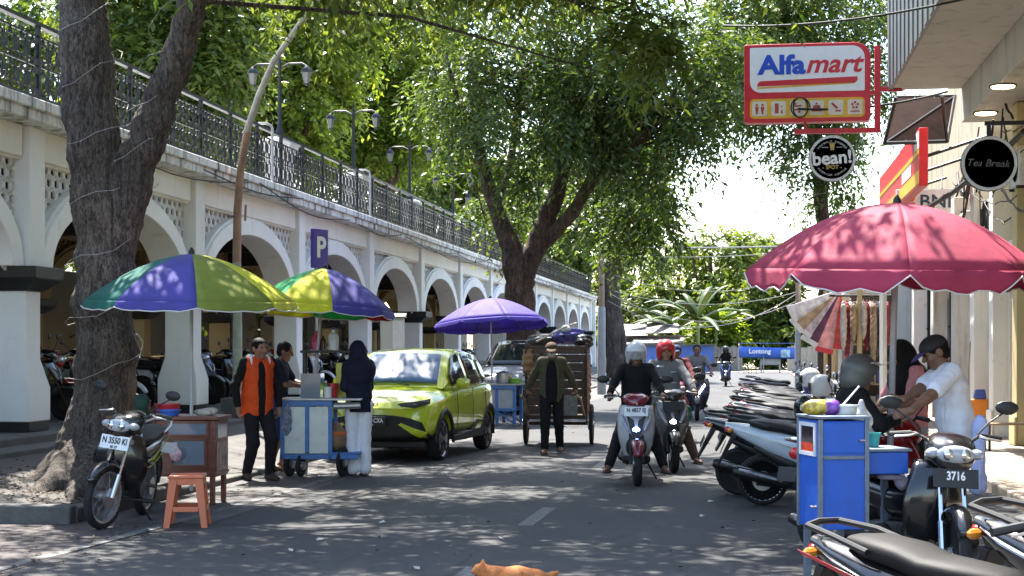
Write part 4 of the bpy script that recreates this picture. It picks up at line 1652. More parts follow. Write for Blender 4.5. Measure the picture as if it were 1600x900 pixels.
# right-hand row, tails to the road
G = 'motorbikes parked in the right-hand row'
rowA = scooter('white and pale blue scooter with alloy wheels, nearest in the parked row', G, body=paint('ice', (.5, .57, .64)), acc=P_white, txt=None)
x, y, _ = W(1192, 792)
place(rowA, x + .62, y + .15, -3, lean=7)
rowB = scooter('black scooter with black wheels parked second in the row, a helmet on its seat', G, body=m_body, acc=P_grey, txt=None, style='black')
x, y, _ = W(1146, 774)
place(rowB, x + .68, y + .1, 2, lean=7)
ROWB = (x + .68, y + .1)
rowC = cub('black motorcycle with red tail stripes parked beyond the helmeted black scooter', G, acc=P_red, txt=None, style='black')
specs = [(rowA, {'paint_ice': P_cream, 'paint_white': P_cream}, 'cream scooter third in the parked row', 18.3),
         (rowC, None, None, 19.2),
         (rowA, {'paint_ice': P_red, 'paint_white': P_white}, 'red and white scooter in the parked row beyond the cream one', 20.1),
         (rowB, {}, 'black scooter between the red and white scooter and a silver one', 21.0),
         (rowA, {'paint_ice': P_silver, 'paint_white': m_body}, 'silver and black scooter in the middle of the parked row', 21.9),
         (rowC, {'paint_red': P_blue}, 'black motorcycle with blue stripes in the parked row', 22.9),
         (rowA, {'paint_ice': m_body, 'paint_white': P_red}, 'black scooter with red trim in the parked row', 23.9),
         (rowB, {'paint_grey': P_white}, 'black scooter with white trim in the parked row', 25.0),
         (rowA, {'paint_ice': P_blue, 'paint_white': P_white}, 'blue and white scooter far along the parked row', 26.2),
         (rowC, {'paint_red': P_silver}, 'black motorcycle with silver stripes far along the parked row', 27.6),
         (rowB, {'bike_paint': P_grey}, 'grey scooter far along the parked row', 29.2),
         (rowA, {'paint_ice': P_maroon, 'paint_white': m_body}, 'dark red scooter far along the parked row', 31.0),
         (rowC, {'bike_paint': P_blue, 'paint_red': P_white}, 'blue motorcycle with white stripes near the end of the row', 33.2),
         (rowB, {'bike_paint': P_white}, 'white scooter near the end of the parked row', 36),
         (rowA, {'paint_ice': P_grey, 'paint_white': m_body}, 'dark grey scooter last in the parked row', 39.5)]
random.seed(21)
rows = [18.5, 19.8, 21.1, None, 22.4, 23.8, None, 25.4, 27.0, None, 28.8, 30.8, 33.2, 36, 39.5]
specs = [(a_, b_, c_, r_) for (a_, b_, c_, _), r_ in zip(specs, rows) if r_]
for (src, swp, lab, yy) in specs:
    c = src if lab is None else copy_tree(src, None, swp)
    if lab:
        c['label'] = lab
    place(c, .78 + random.uniform(-.12, .2) + (yy - 18) * .006, yy, random.uniform(-7, 10), lean=random.uniform(4, 9))

# foreground right
t = scooter('black scooter with a red and white tail stripe and brown seat, closest to the viewer', acc=m_body, txt=None)
place(t, .95, 6.2, -47, lean=3)
for h_ in [c for c in t.children if c.name.startswith('handlebar')]:
    for c in [c for c in h_.children if c.name.startswith('mirror')]:
        for g_ in list(c.children):
            bpy.data.objects.remove(g_)
        bpy.data.objects.remove(c)
t.scale = (.93,) * 3
for s in (-1, 1):
    b = MB()
    b.prism([(-.5, .66), (-.55, .695), (-.93, .79), (-.9, .77)], s * .176, s * .18)
    b.build('red_stripe', P_red, t, smooth=0)
for ch in t.children:
    if ch.name.startswith('seat'):
        ch.material_slots[0].link = 'OBJECT'
        ch.material_slots[0].material = M('brown_black_seat', (.008, .0065, .006), .6, var=.5, scale=3, bump=.2, bscale=200, spec=.22)
t = scooter('glossy black scooter cut off by the right edge of the picture', acc=P_silver, txt=None)
place(t, 1.7, 6.5, -50, lean=5)
t = cub('black motorcycle with front plate 3716 standing by the blue food cart', txt='3716', white=False, st=-26, accent_deco=False)
x, y = XY(1500, 9.8)
a = R(-57)
place(t, x - .62 * math.cos(a), y - .62 * math.sin(a), -57, lean=-3)
CUBR = (t.location.x, t.location.y, -57)
t = cub('red motorcycle whose tail sticks out left of the blue food cart', body=P_red, acc=P_white, txt=None, style='black')
x, y, _ = W(1247, 862)
place(t, .97, 12.75, 50, lean=0)
BIKE6 = (.97, 12.75, 50)

# bikes inside the arcade
G2 = 'motorbikes parked inside the arcade'
cols = [P_red, P_blue, P_white, P_maroon, m_body, P_grey, P_silver]
nm = {'paint_red': 'red', 'paint_blue': 'blue', 'paint_white': 'white', 'paint_maroon': 'dark red', 'bike_paint': 'black', 'paint_grey': 'grey', 'paint_silver': 'silver'}
between = ['left of the forked tree', 'just right of the forked tree', 'behind the multicoloured parasol', 'behind the man in the orange vest', 'behind the blue drinks cart', 'behind the woman in the dark headscarf', 'behind the lime green car', 'behind the purple parasol']
i = 0
for k in range(0, 8):
    y0 = Y1 + (k - 1) * SB
    for j, f in enumerate((.16, .3, .44, .58, .72, .86)):
        cl = cols[(i * 3 + k) % 7]
        src = (rowC, rowA, rowB)[i % 3]
        sw3 = {'paint_red': cl, 'bike_paint': cl if i % 2 else m_body, 'paint_ice': cl, 'paint_white': m_body, 'paint_grey': cl}
        c = copy_tree(src, None, sw3)
        c['label'] = '%s motorbike parked inside the arcade, %s' % (nm[cl.name], between[k])
        c['group'] = G2
        c['category'] = 'motorbike'
        place(c, AX - 1.55 + random.uniform(-.3, .2), y0 + f * SB, random.uniform(-14, 14), 6, .5)
        i += 1
# ------------------------------------------------------------------ people
def skin(name, c):
    return M('skin_' + name, c, .55, var=.14, scale=14, spec=.35)
def cloth(name, c, rough=.85, dirt=0, var=.18):
    return M('cloth_' + name, c, rough, var=var, scale=22, bump=.5, bscale=18, spec=.25, dirt=dirt)
S_brown, S_tan = skin('brown', (.2, .105, .065)), skin('tan', (.27, .15, .095))
m_hair = M('black_hair', (.008, .007, .007), .65, var=.4, scale=60, bump=.6, bscale=90, spec=.15)
m_eye = M('dark_eye', (.02, .015, .012), .25)

def ik(a, b, l1, l2, pole):
    a, b, pole = Vector(a), Vector(b), Vector(pole)
    d = b - a
    L = min(d.length, (l1 + l2) * .998)
    d.normalize()
    x = (l1 * l1 - l2 * l2 + L * L) / (2 * L)
    h = math.sqrt(max(0, l1 * l1 - x * x))
    p = (pole - d * pole.dot(d)).normalized()
    return a + d * x + p * h, a + d * L

def hand(s, wr, d, pn, side, curl=.4, sc=1.0):
    "palm and five fingers: d points from wrist to knuckles, pn out of the palm"
    wr, d, pn = Vector(wr), Vector(d).normalized(), Vector(pn)
    pn = (pn - d * pn.dot(d)).normalized()
    lat = d.cross(pn) * side
    k = .018
    c = wr + d * .05 * sc
    s.cone(wr, wr + d * .075 * sc + lat * .012, .024 * sc, .024 * sc, k)
    s.cone(wr + lat * .004, wr + d * .075 * sc - lat * .018, .022 * sc, .018 * sc, k)
    for i, (o, l) in enumerate(((.03, .07), (.011, .08), (-.009, .073), (-.028, .057))):
        p = wr + d * .083 * sc + lat * o * sc
        a = curl * (1 + .12 * i)
        pts = [p]
        ang = 0
        for q in range(3):
            ang += a * (.9, 1.0, .7)[q]
            v = d * math.cos(ang) + pn * math.sin(ang)
            pts.append(pts[-1] + v * l * sc * (.45, .32, .23)[q])
        s.chain(pts, [.0105 * sc, .0098 * sc, .0092 * sc, .0082 * sc], .004)
    p = wr + d * .03 * sc + lat * .022 * sc
    v = (d * .6 + lat * .75 + pn * .25).normalized()
    p2 = p + v * .04 * sc
    v2 = (d * .8 + lat * .25 + pn * (.3 + curl * .4)).normalized()
    s.chain([p, p2, p2 + v2 * .032 * sc], [.014 * sc, .0115 * sc, .0095 * sc], .008)

def person(label, x, y, z, rz, sk=None, H=1.66, pel=(0, 0, .9), lean=0, side=0, hyaw=0, hpitch=0, LH=None, RH=None, LF=None, RF=None, lf=(1, 0, 0), rf=(1, 0, 0), hd=None, curl=.45, vox=.0095, wear=(), world=False, lpole=(-.3, .8, -.6), rpole=(-.3, -.8, -.6), kpole=(1, 0, 0), turn=0, group=None, eyes=True, bulk=1.0, lhd=None, rhd=None):
    sk = sk or S_brown
    t = thing('person', label, 'person', (x, y, z), R(rz), group)
    f = H / 1.66
    Rz = Matrix.Rotation(R(rz), 4, 'Z')
    inv = (Matrix.Translation((x, y, z)) @ Rz).inverted()
    def loc(p, dflt):
        if p is None:
            return Vector(dflt)
        return (inv @ Vector(p)) if world else Vector(p)
    P = Vector(pel)
    sp = Matrix.Rotation(R(lean), 3, 'Y') @ Matrix.Rotation(R(side), 3, 'X')
    tw = sp @ Matrix.Rotation(R(turn), 3, 'Z')
    J = {}
    J['wa'] = P + sp @ Vector((0, 0, .14 * f))
    J['ch'] = P + sp @ Vector((0, 0, .34 * f))
    J['nk'] = P + sp @ Vector((.0, 0, .52 * f))
    for s, n in ((1, 'L'), (-1, 'R')):
        J[n + 's'] = P + sp @ Vector((0, 0, .475 * f)) + tw @ Vector((0, s * .165 * f * bulk, 0))
        J[n + 'h'] = P + Vector((0, s * .088 * f, -.03))
    hm = (tw @ Matrix.Rotation(R(hyaw), 3, 'Z') @ Matrix.Rotation(R(hpitch - lean * .75), 3, 'Y')).to_4x4()
    hc = J['nk'] + sp @ Vector((.012, 0, .03 * f)) + hm.to_3x3() @ Vector((.02, 0, .095 * f))
    hd_ = lambda a, b, c: hc + hm.to_3x3() @ Vector((a * f, b * f, c * f))
    tgt = {'L': (LH, (.03, .24 * f, .82 * f)), 'R': (RH, (.03, -.24 * f, .82 * f))}
    ft = {'L': (LF, (.0, .1, .08)), 'R': (RF, (.0, -.1, .08))}
    for n, pole in (('L', lpole), ('R', rpole)):
        J[n + 'e'], J[n + 'w'] = ik(J[n + 's'], loc(*tgt[n]), .285 * f, .25 * f, pole)
        J[n + 'k'], J[n + 'a'] = ik(J[n + 'h'], loc(*ft[n]), .425 * f, .4 * f, kpole)
    # --- the body
    s = SDF(vox)
    rot = sp.to_4x4()
    rot2 = tw.to_4x4()
    s.ell(P, (.1 * f, .15 * f * bulk, .11 * f), rot, .05).ell(J['wa'], (.092 * f * bulk, .132 * f * bulk, .13 * f), rot, .05)
    s.ell(J['ch'], (.1 * f * bulk, .16 * f * bulk, .17 * f), rot2, .05)
    s.cone(J['Ls'], J['Rs'], .058 * f, .058 * f, .04).cone(J['nk'] - sp @ Vector((0, 0, .06)), hd_(-.01, 0, -.06), .06 * f, .05 * f, .03)
    s.ell(hd_(-.008, 0, .025), (.098 * f, .077 * f, .092 * f), hm, .02)
    s.ell(hd_(.025, 0, -.04), (.062 * f, .058 * f, .075 * f), hm, .03)
    s.cone(hd_(.09, 0, .012), hd_(.108, 0, -.022), .009, .015, .012)
    s.ell(hd_(.074, 0, -.058), (.02, .026, .009), hm, .01).ell(hd_(.068, 0, -.095), (.022, .025, .018), hm, .02)
    for q in (-1, 1):
        s.ell(hd_(-.01, q * .08, -.01), (.026, .012, .036), hm, .008)
        s.ell(hd_(.08, q * .033, .03), (.016, .024, .008), hm, .012)
        s.ell(hd_(.064, q * .048, -.025), (.025, .022, .022), hm, .02)
    for n in 'LR':
        s.chain([J[n + 's'], J[n + 'e'], J[n + 'w']], [.052 * f, .041 * f, .028 * f], .03)
        fe = J[n + 'e'] + (J[n + 'w'] - J[n + 'e']) * .3
        s.ell(fe, (.042 * f,) * 3, None, .03)
        s.chain([J[n + 'h'], J[n + 'k'], J[n + 'a']], [.088 * f, .056 * f, .036 * f], .03)
        s.ell(J[n + 'k'] + (J[n + 'a'] - J[n + 'k']) * .3 - Vector((.012, 0, 0)), (.054 * f,) * 3, None, .05)
        fd = Vector(lf if n == 'L' else rf).normalized()
        a = J[n + 'a']
        s.chain([a + Vector((0, 0, -.01)) - fd * .03, a + fd * .08 + Vector((0, 0, -.04)), a + fd * .16 + Vector((0, 0, -.055))], [.036, .034, .022], .02)
        dh = lhd if n == 'L' else rhd
        d = Vector(dh) if dh else (J[n + 'w'] - J[n + 'e'])
        pn = Vector((.2, -1 if n == 'L' else 1, -.15)) if hd is None else Vector(hd)
        hand(s, J[n + 'w'], d, pn, 1 if n == 'L' else -1, curl, f)
    s.mesh('body', sk, t)
    if eyes:
        b = MB()
        for q in (-1, 1):
            b.ell(hd_(.085, q * .032, .014), (.01, .013, .007), 8)
        b.build('eyes', m_eye, t)
        b = MB()
        b.ell(hd_(.087, 0, -.058), (.011, .025, .004), 10)
        b.build('mouth', M('dark_lip', (.1, .04, .035), .5), t)
    # --- clothes
    cv = vox * 1.12
    for wdef in wear:
        k, m = wdef[0], wdef[1]
        a = wdef[2] if len(wdef) > 2 else None
        s = SDF(cv)
        if k in ('tshirt', 'shirt', 'jacket', 'vest'):
            g = {'tshirt': .022, 'shirt': .024, 'jacket': .034, 'vest': .034}[k]
            s.ell(P + sp @ Vector((0, 0, -.04)), (.112 * f + g, .16 * f * bulk + g, .34 * f), rot, .06).ell(J['wa'], (.098 * f * bulk + g, .14 * f * bulk + g, .15 * f), rot, .07)
            s.ell(J['ch'], (.1 * f * bulk + g, .16 * f * bulk + g, .17 * f + g), rot2, .06)
            s.cone(J['Ls'], J['Rs'], .05 * f + g * .5, .05 * f + g * .5, .05)
            if k != 'vest':
                for n in 'LR':
                    e, w_ = J[n + 'e'], J[n + 'w']
                    if a == 'nosleeve':
                        continue
                    if k == 'tshirt' and not a:
                        s.cone(J[n + 's'], J[n + 's'] + (e - J[n + 's']) * .82, .05 * f + g * .7, .053 * f + g * .8, .03)
                    else:
                        s.chain([J[n + 's'], e, e + (w_ - e) * .93], [.047 * f + g * .5, .041 * f + g * .5, .031 * f + g * .4], .03)
            s.cut(P + sp @ Vector((0, 0, -.13 * f)), sp @ Vector((0, 0, -1)))
            s.minus(J['nk'] + sp @ Vector((.03, 0, .08)), (.085, .075, .07), rot)
            if k == 'vest':
                s.minus(J['ch'] + tw @ Vector((.16, 0, -.1)), (.09, .05, .6), rot2)
                for n, q in (('L', 1), ('R', -1)):
                    s.minus(J[n + 's'] + tw @ Vector((0, q * .075, -.03)), (.1, .06, .12), rot2)
            if k == 'jacket' and a == 'open':
                s.minus(J['ch'] + tw @ Vector((.17, 0, -.15)), (.12, .1, .6), rot2)
            s.mesh({'tshirt': 'shirt', 'shirt': 'shirt', 'jacket': 'jacket', 'vest': 'vest'}[k], m, t, noise=.004)
        elif k in ('trousers', 'shorts', 'wide_trousers'):
            g = .02
            s.ell(P, (.1 * f + g, .148 * f * bulk + g * .8, .11 * f), rot, .05)
            for n in 'LR':
                h_, kn, an = J[n + 'h'], J[n + 'k'], J[n + 'a']
                if k == 'shorts':
                    s.chain([h_, h_ + (kn - h_) * .95], [.096 * f + g, .082 * f + g], .03)
                elif k == 'wide_trousers':
                    s.chain([h_, kn, an + (kn - an) * .02], [.088 * f + g * .4, .068 * f + g * .5, .078 * f], .03)
                else:
                    s.chain([h_, kn, kn + (an - kn) * .95], [.08 * f + g * .8, .06 * f + g * .8, .045 * f + g * .6], .025)
            s.cut(P + sp @ Vector((0, 0, .1)), sp @ Vector((0, 0, 1)))
            if k == 'wide_trousers':
                s.cut((0, 0, .02), (0, 0, -1))
            s.mesh('shorts' if k == 'shorts' else 'trousers', m, t, noise=.004)
        elif k == 'hair':
            s.ell(hd_(-.018, 0, .035), (.102 * f, .086 * f, .092 * f), hm, .01)
            s.ell(hd_(-.05, 0, -.03), (.058 * f, .07 * f, .06 * f), hm, .02)
            s.minus(hd_(.1, 0, -.04), (.085, .1, .095), hm)
            s.mesh('hair', m, t, noise=.004)
        elif k == 'cap':
            s.ell(hd_(-.008, 0, .045), (.112 * f, .095 * f, .085 * f), hm, .01)
            s.cut(hd_(0, 0, .03), hm.to_3x3() @ Vector((0, 0, -1)))
            c = s.mesh('cap', m, t)
            s = SDF(cv * .7)
            s.ell(hd_(.115, 0, .034), (.085, .075, .0095), hm @ Matrix.Rotation(R(14), 4, 'Y'), .01)
            s.mesh('brim', a or m, c)
        elif k == 'helmet':
            s.ell(hd_(-.012, 0, .03), (.145, .128, .137), hm, .01)
            s.ell(hd_(-.03, 0, -.05), (.12, .122, .1), hm, .02)
            s.minus(hd_(.15, 0, -.055), (.125, .092, .1), hm)
            s.minus(hd_(.01, 0, -.06), (.1, .082, .14), hm)
            s.cut(hd_(0, 0, -.115), hm.to_3x3() @ Vector((.25, 0, -1)))
            h_ = s.mesh('helmet', m, t)
            b = MB()
            up = 1 if a == 'up' else 0
            def vf(u, v):
                q = (u - .5) * 2 * 1.15
                r = .15
                if up:
                    return tuple(hd_(.0 + r * math.cos(q) * (1.0 + .35 * v) - .01, .138 * math.sin(q), .1 + .015 * v))
                return tuple(hd_(r * math.cos(q) - .005, .132 * math.sin(q), .05 - .1 * v))
            if a:
                b.grid(vf, 12, 5)
                b.build('visor', glass('visor_clear', (.5, .5, .5), .05, .35) if a != 'dark' else glass('visor_dark', (.02, .02, .02), .05, .8), h_, smooth=60, solid=.003)
            b = MB()
            b.tube([hd_(.0, .1, -.06), hd_(.03, .07, -.12), hd_(.035, 0, -.14), hd_(.03, -.07, -.12), hd_(.0, -.1, -.06)], .008, 6)
            b.build('chin_strap', m_plast, h_)
        elif k == 'hijab':
            s.ell(hd_(-.012, 0, .02), (.118 * f, .1 * f, .125 * f), hm, .02)
            s.cone(hd_(-.02, 0, -.03), J['nk'] + sp @ Vector((0, 0, -.03)), .1, .12, .06)
            s.ell(J['nk'] + sp @ Vector((0, 0, -.09)), (.15, .215 * f, .12), rot2, .07)
            s.ell(J['ch'] + sp @ Vector((-.03, 0, .0)), (.125, .17, .17), rot2, .07)
            s.ell(J['ch'] + sp @ Vector((.04, 0, .02)), (.12, .16, .15), rot2, .07)
            s.minus(hd_(.115, 0, -.02), (.06, .062, .085), hm)
            s.mesh('headscarf', m, t, noise=.005)
        elif k == 'mask':
            s.ell(hd_(.058, 0, -.052), (.058, .062, .05), hm, .01)
            s.cut(hd_(.02, 0, 0), hm.to_3x3() @ Vector((-1, 0, 0)))
            s.mesh('face_mask', m, t)
        elif k in ('sandals', 'shoes'):
            for n in 'LR':
                fd = Vector(lf if n == 'L' else rf).normalized()
                an = J[n + 'a']
                s = SDF(cv * .8)
                if k == 'shoes':
                    s.chain([an - fd * .035 + Vector((0, 0, -.03)), an + fd * .08 + Vector((0, 0, -.045)), an + fd * .165 + Vector((0, 0, -.052))], [.045, .044, .032], .03)
                    s.cone(an + Vector((0, 0, -.03)), an + Vector((0, 0, .01)), .046, .046, .02)
                    s.cut(an + Vector((0, 0, -.08)), (0, 0, -1))
                else:
                    yaw = math.atan2(fd.y, fd.x)
                    s.ell(an + fd * .06 + Vector((0, 0, -.072)), (.14, .05, .014), Matrix.Rotation(yaw, 4, 'Z'), .01)
                    s.cone(an + fd * .06 + Vector((-fd.y * .045, fd.x * .045, -.062)), an + fd * .1 + Vector((0, 0, -.012)), .012, .013, .01)
                    s.cone(an + fd * .06 + Vector((fd.y * .045, -fd.x * .045, -.062)), an + fd * .1 + Vector((0, 0, -.012)), .012, .013, .01)
                s.mesh('sandal' if k == 'sandals' else 'shoe', m, t)
        elif k == 'stripes':
            b = MB()
            for q in (-1, 1):
                p = J['ch'] + tw @ Vector((.0, q * .115, .16))
                b.ell(p, (.1, .018, .085), 12)
            b.build('reflective_strip', m, t)
        elif k == 'bands':                           # light bars across a shirt front
            for q in range(5):
                s = SDF(.011)
                p = J['ch'] + tw @ Vector((.0, 0, .12 - q * .07))
                s.ell(p + tw @ Vector((.012, .075 if q % 2 else -.075, 0)), (.125, .085, .016), rot2, .01)
                s.mesh('shirt_band', m, t)
    return t, J, hd_

c_black, c_navy, c_white = cloth('black', (.008, .008, .009)), cloth('navy', (.01, .012, .028)), cloth('white', (.72, .73, .78), var=.06)
c_orange = cloth('orange', (.62, .07, .012), .7)
c_jean = cloth('dark_jean', (.011, .011, .015))
c_olive = cloth('olive', (.075, .07, .04), dirt=.4)
c_grey = cloth('grey', (.16, .165, .175))
c_pink = cloth('pink', (.55, .24, .25))
c_blue = cloth('blue', (.03, .045, .12))
c_brown = cloth('brown', (.09, .055, .035))
m_sandal = M('sandal_rubber', (.05, .035, .028), .7)

# man in the orange vest
x, y = XY(402, 18.9)
person('man in a bright orange vest and dark trousers standing beside the drinks cart', x, y, 0, -48, S_tan, 1.69, lean=2, hyaw=12, hpitch=4, LH=(.02, .27, .86), RH=(.05, -.27, .87), LF=(.12, .1, .08), RF=(-.08, -.1, .08), lf=(1, .15, 0), rf=(1, -.25, 0), wear=(('shirt', c_black), ('vest', c_orange), ('stripes', c_white), ('trousers', c_jean), ('shoes', m_sandal), ('hair', m_hair)))
# customer beside him, busy with something in his hands
x, y = XY(432, 20.3)
t, J, hd = person('man in a dark shirt and navy shorts holding a white plate, behind the orange vest', x, y, 0, 6, S_brown, 1.62, lean=6, hpitch=14, LH=(.34, .1, 1.1), RH=(.33, -.08, 1.08), LF=(.05, .1, .08), RF=(-.05, -.1, .08), wear=(('tshirt', c_navy), ('shorts', c_blue), ('sandals', m_sandal), ('hair', m_hair)), hd=(.1, 0, 1), curl=.25)
q = MB()
q.T = Matrix.Rotation(R(6), 4, 'Z')
q.lathe([(.02, 0), (.07, .004), (.105, .022), (.1, .026), (.065, .012), (0, .01)], 18, (.43, .02, 1.12))
pl = tag(q.build('plate', M('white_melamine', (.75, .75, .75), .3), None, loc=(x, y, 0)), 'small white plate held by the man in the navy shorts', 'plate')
# woman with the headscarf at the blue cart
x, y = XY(561, 19.5)
person('woman in a dark headscarf and navy top with wide white trousers, seen from behind', x, y, 0, 118, S_tan, 1.6, lean=3, hpitch=6, hyaw=8, LH=(.22, .1, 1.12), RH=(.24, -.02, 1.16), LF=(.02, .07, .08), RF=(-.03, -.07, .08), bulk=.86, wear=(('shirt', c_navy), ('wide_trousers', c_white), ('hijab', cloth('midnight', (.012, .013, .03))), ('sandals', m_sandal)), lpole=(-.3, .25, -1), rpole=(-.3, -.25, -1))
# man pulling the hand cart
x, y = XY(862, 23.6)
HC = (x, y)
t, J, hd = person('man in a cap and worn olive jacket pulling the tall wooden handcart', x, y, 0, -84, S_brown, 1.63, lean=7, hpitch=8, LH=(-.28, .42, .84), RH=(-.28, -.42, .84), bulk=.9, LF=(-.16, .12, .1), RF=(.2, -.1, .08), lf=(1, .1, 0), rf=(1, -.15, 0), lpole=(-.8, .4, -.2), rpole=(-.8, -.4, -.2), lhd=(.3, 0, -1), rhd=(.3, 0, -1), curl=.9, wear=(('tshirt', c_black, 'nosleeve'), ('jacket', c_olive, 'open'), ('trousers', c_black), ('cap', c_brown), ('mask', cloth('dirty_white', (.4, .38, .34))), ('sandals', m_sandal), ('hair', m_hair)))
HL = [Matrix.Translation((x, y, 0)) @ Matrix.Rotation(R(-84), 4, 'Z') @ J[n + 'w'] for n in 'LR']

def rider(lab, B, H, sk, wear, down=False, lean=4, hyaw=0, hpitch=2, vox=.0105, seatx=-.22, sz=.86, both=True):
    x, y, rz = B
    LF, RF = ((.28, .36, .08), (.28, -.36, .08)) if down else ((.2, .15, .36), (.2, -.15, .36))
    kp = (1, 0, .6)
    return person(lab, x, y, 0, rz, sk, H, pel=(seatx, 0, sz), lean=lean, hyaw=hyaw, hpitch=hpitch, LH=(.21, .31, 1.02), RH=(.21, -.31, 1.02), LF=LF, RF=RF, lf=(1, .35, 0), rf=(1, -.35, 0), lpole=(-.5, 1, -.4), rpole=(-.5, -1, -.4), kpole=kp, vox=vox, lhd=(.9, -.15, -.2), rhd=(.9, .15, -.2), hd=(.1, 0, -1), curl=.85, wear=wear)

h_white = M('helmet_white', (.62, .63, .64), .25, coat=.4)
h_red = M('helmet_red', (.5, .02, .03), .25, coat=.5)
h_grey = M('helmet_grey', (.085, .085, .075), .42, var=.15)
rider('person in black with a pale helmet riding the white and dark red scooter, feet down', BIKE1, 1.6, S_brown, (('shirt', c_black), ('trousers', c_black), ('helmet', h_white, 'clear'), ('sandals', m_sandal)), down=True)
rider('person in a red helmet and striped dark shirt on the dark grey scooter', BIKE2, 1.68, S_tan, (('jacket', c_grey), ('bands', c_white), ('trousers', c_brown), ('helmet', h_red), ('sandals', m_sandal)), down=True, lean=2)
rider('bareheaded man in a grey shirt on the dark blue scooter', BIKE3, 1.7, S_brown, (('tshirt', c_grey), ('trousers', c_jean), ('hair', m_hair), ('shoes', m_sandal)), vox=.014)
rider('distant rider in black on the small blue scooter', BIKE4, 1.66, S_brown, (('jacket', c_black), ('trousers', c_black), ('helmet', M('helmet_black', (.02, .02, .022), .25), 'dark'), ('shoes', m_sandal)), vox=.02)
rider('rider in a blue cap and dark red shirt behind the red helmet', BIKE5, 1.64, S_brown, (('shirt', cloth('maroon', (.12, .02, .025))), ('trousers', c_jean), ('cap', c_blue), ('hair', m_hair), ('shoes', m_sandal)), vox=.014)

# vendor in white behind the blue cart, and the two people he serves
VX, VY = XY(1496, 12.3)
ht = lambda px, py, d: pz(px, py, d)
person('vendor in a white T-shirt and dark cap leaning over the blue food cart', VX, VY, 0, 186, S_brown, 1.69, lean=10, hyaw=4, hpitch=26, LH=ht(1392, 672, 11.7), RH=ht(1384, 646, 12.0), LF=(VX - .05, VY - .11, .08), RF=(VX + .1, VY + .12, .08), world=True, vox=.0075, bulk=1.12, lhd=(1, .1, -.25), rhd=(1, 0, .1), curl=.5, lpole=(-.4, .3, -1), rpole=(-.4, -.3, -1), wear=(('tshirt', c_white), ('trousers', c_jean), ('hair', m_hair), ('cap', M('cap_black', (.014, .014, .016), .8), M('cap_purple', (.05, .03, .16), .8)), ('shoes', m_sandal)))
bx, by, brz = BIKE6
t, J, hd = person('customer in a grey open helmet with raised visor, seated behind the blue food cart', bx, by, 0, brz - 36, S_brown, 1.64, pel=(-.2, 0, .72), lean=6, hyaw=-16, hpitch=10, LH=(.16, .12, 1.0), RH=(.16, -.12, 1.0), LF=(.15, .32, .08), RF=(.15, -.32, .08), kpole=(1, 0, .6), vox=.0085, wear=(('jacket', c_black), ('trousers', c_jean), ('helmet', h_grey, 'up'), ('sandals', m_sandal)))
x, y = XY(1424, 13.6)
person('person in a pink shirt standing behind the vendor in white', x, y, 0, 200, S_tan, 1.56, lean=4, hpitch=18, LH=(.3, .12, 1.05), RH=(.3, -.12, 1.02), wear=(('tshirt', c_pink), ('trousers', c_jean), ('hijab', c_black), ('sandals', m_sandal)), vox=.0095)
# ------------------------------------------------------------------ the lime green hatchback
m_lime = M('lime_paint', (.5, .58, .02), .2, coat=1, var=.05)
m_glassk = glass('car_glass', (.015, .018, .02), .03)
m_shade = M('pale_sunshade', (.1, .2, .38), .5, var=.06, scale=2)
m_clad = M('black_cladding', (.01, .01, .0105), .55, var=.25)
m_lamp = glass('dark_lamp', (.05, .055, .06), .06)

def boolean(o, cutters):
    for c in cutters:
        md = o.modifiers.new('cut', 'BOOLEAN')
        md.operation = 'DIFFERENCE'
        md.object = c
        md.solver = 'EXACT'
    bpy.context.view_layer.update()
    dg = bpy.context.evaluated_depsgraph_get()
    me = bpy.data.meshes.new_from_object(o.evaluated_get(dg))
    o.modifiers.clear()
    o.data = me
    for c in cutters:
        bpy.data.objects.remove(c)
    me.polygons.foreach_set('use_smooth', [True] * len(me.polygons))
    me.set_sharp_from_angle(angle=R(32))

def frust(mb, st):
    "greenhouse: stations (x, z, half width)"
    pass

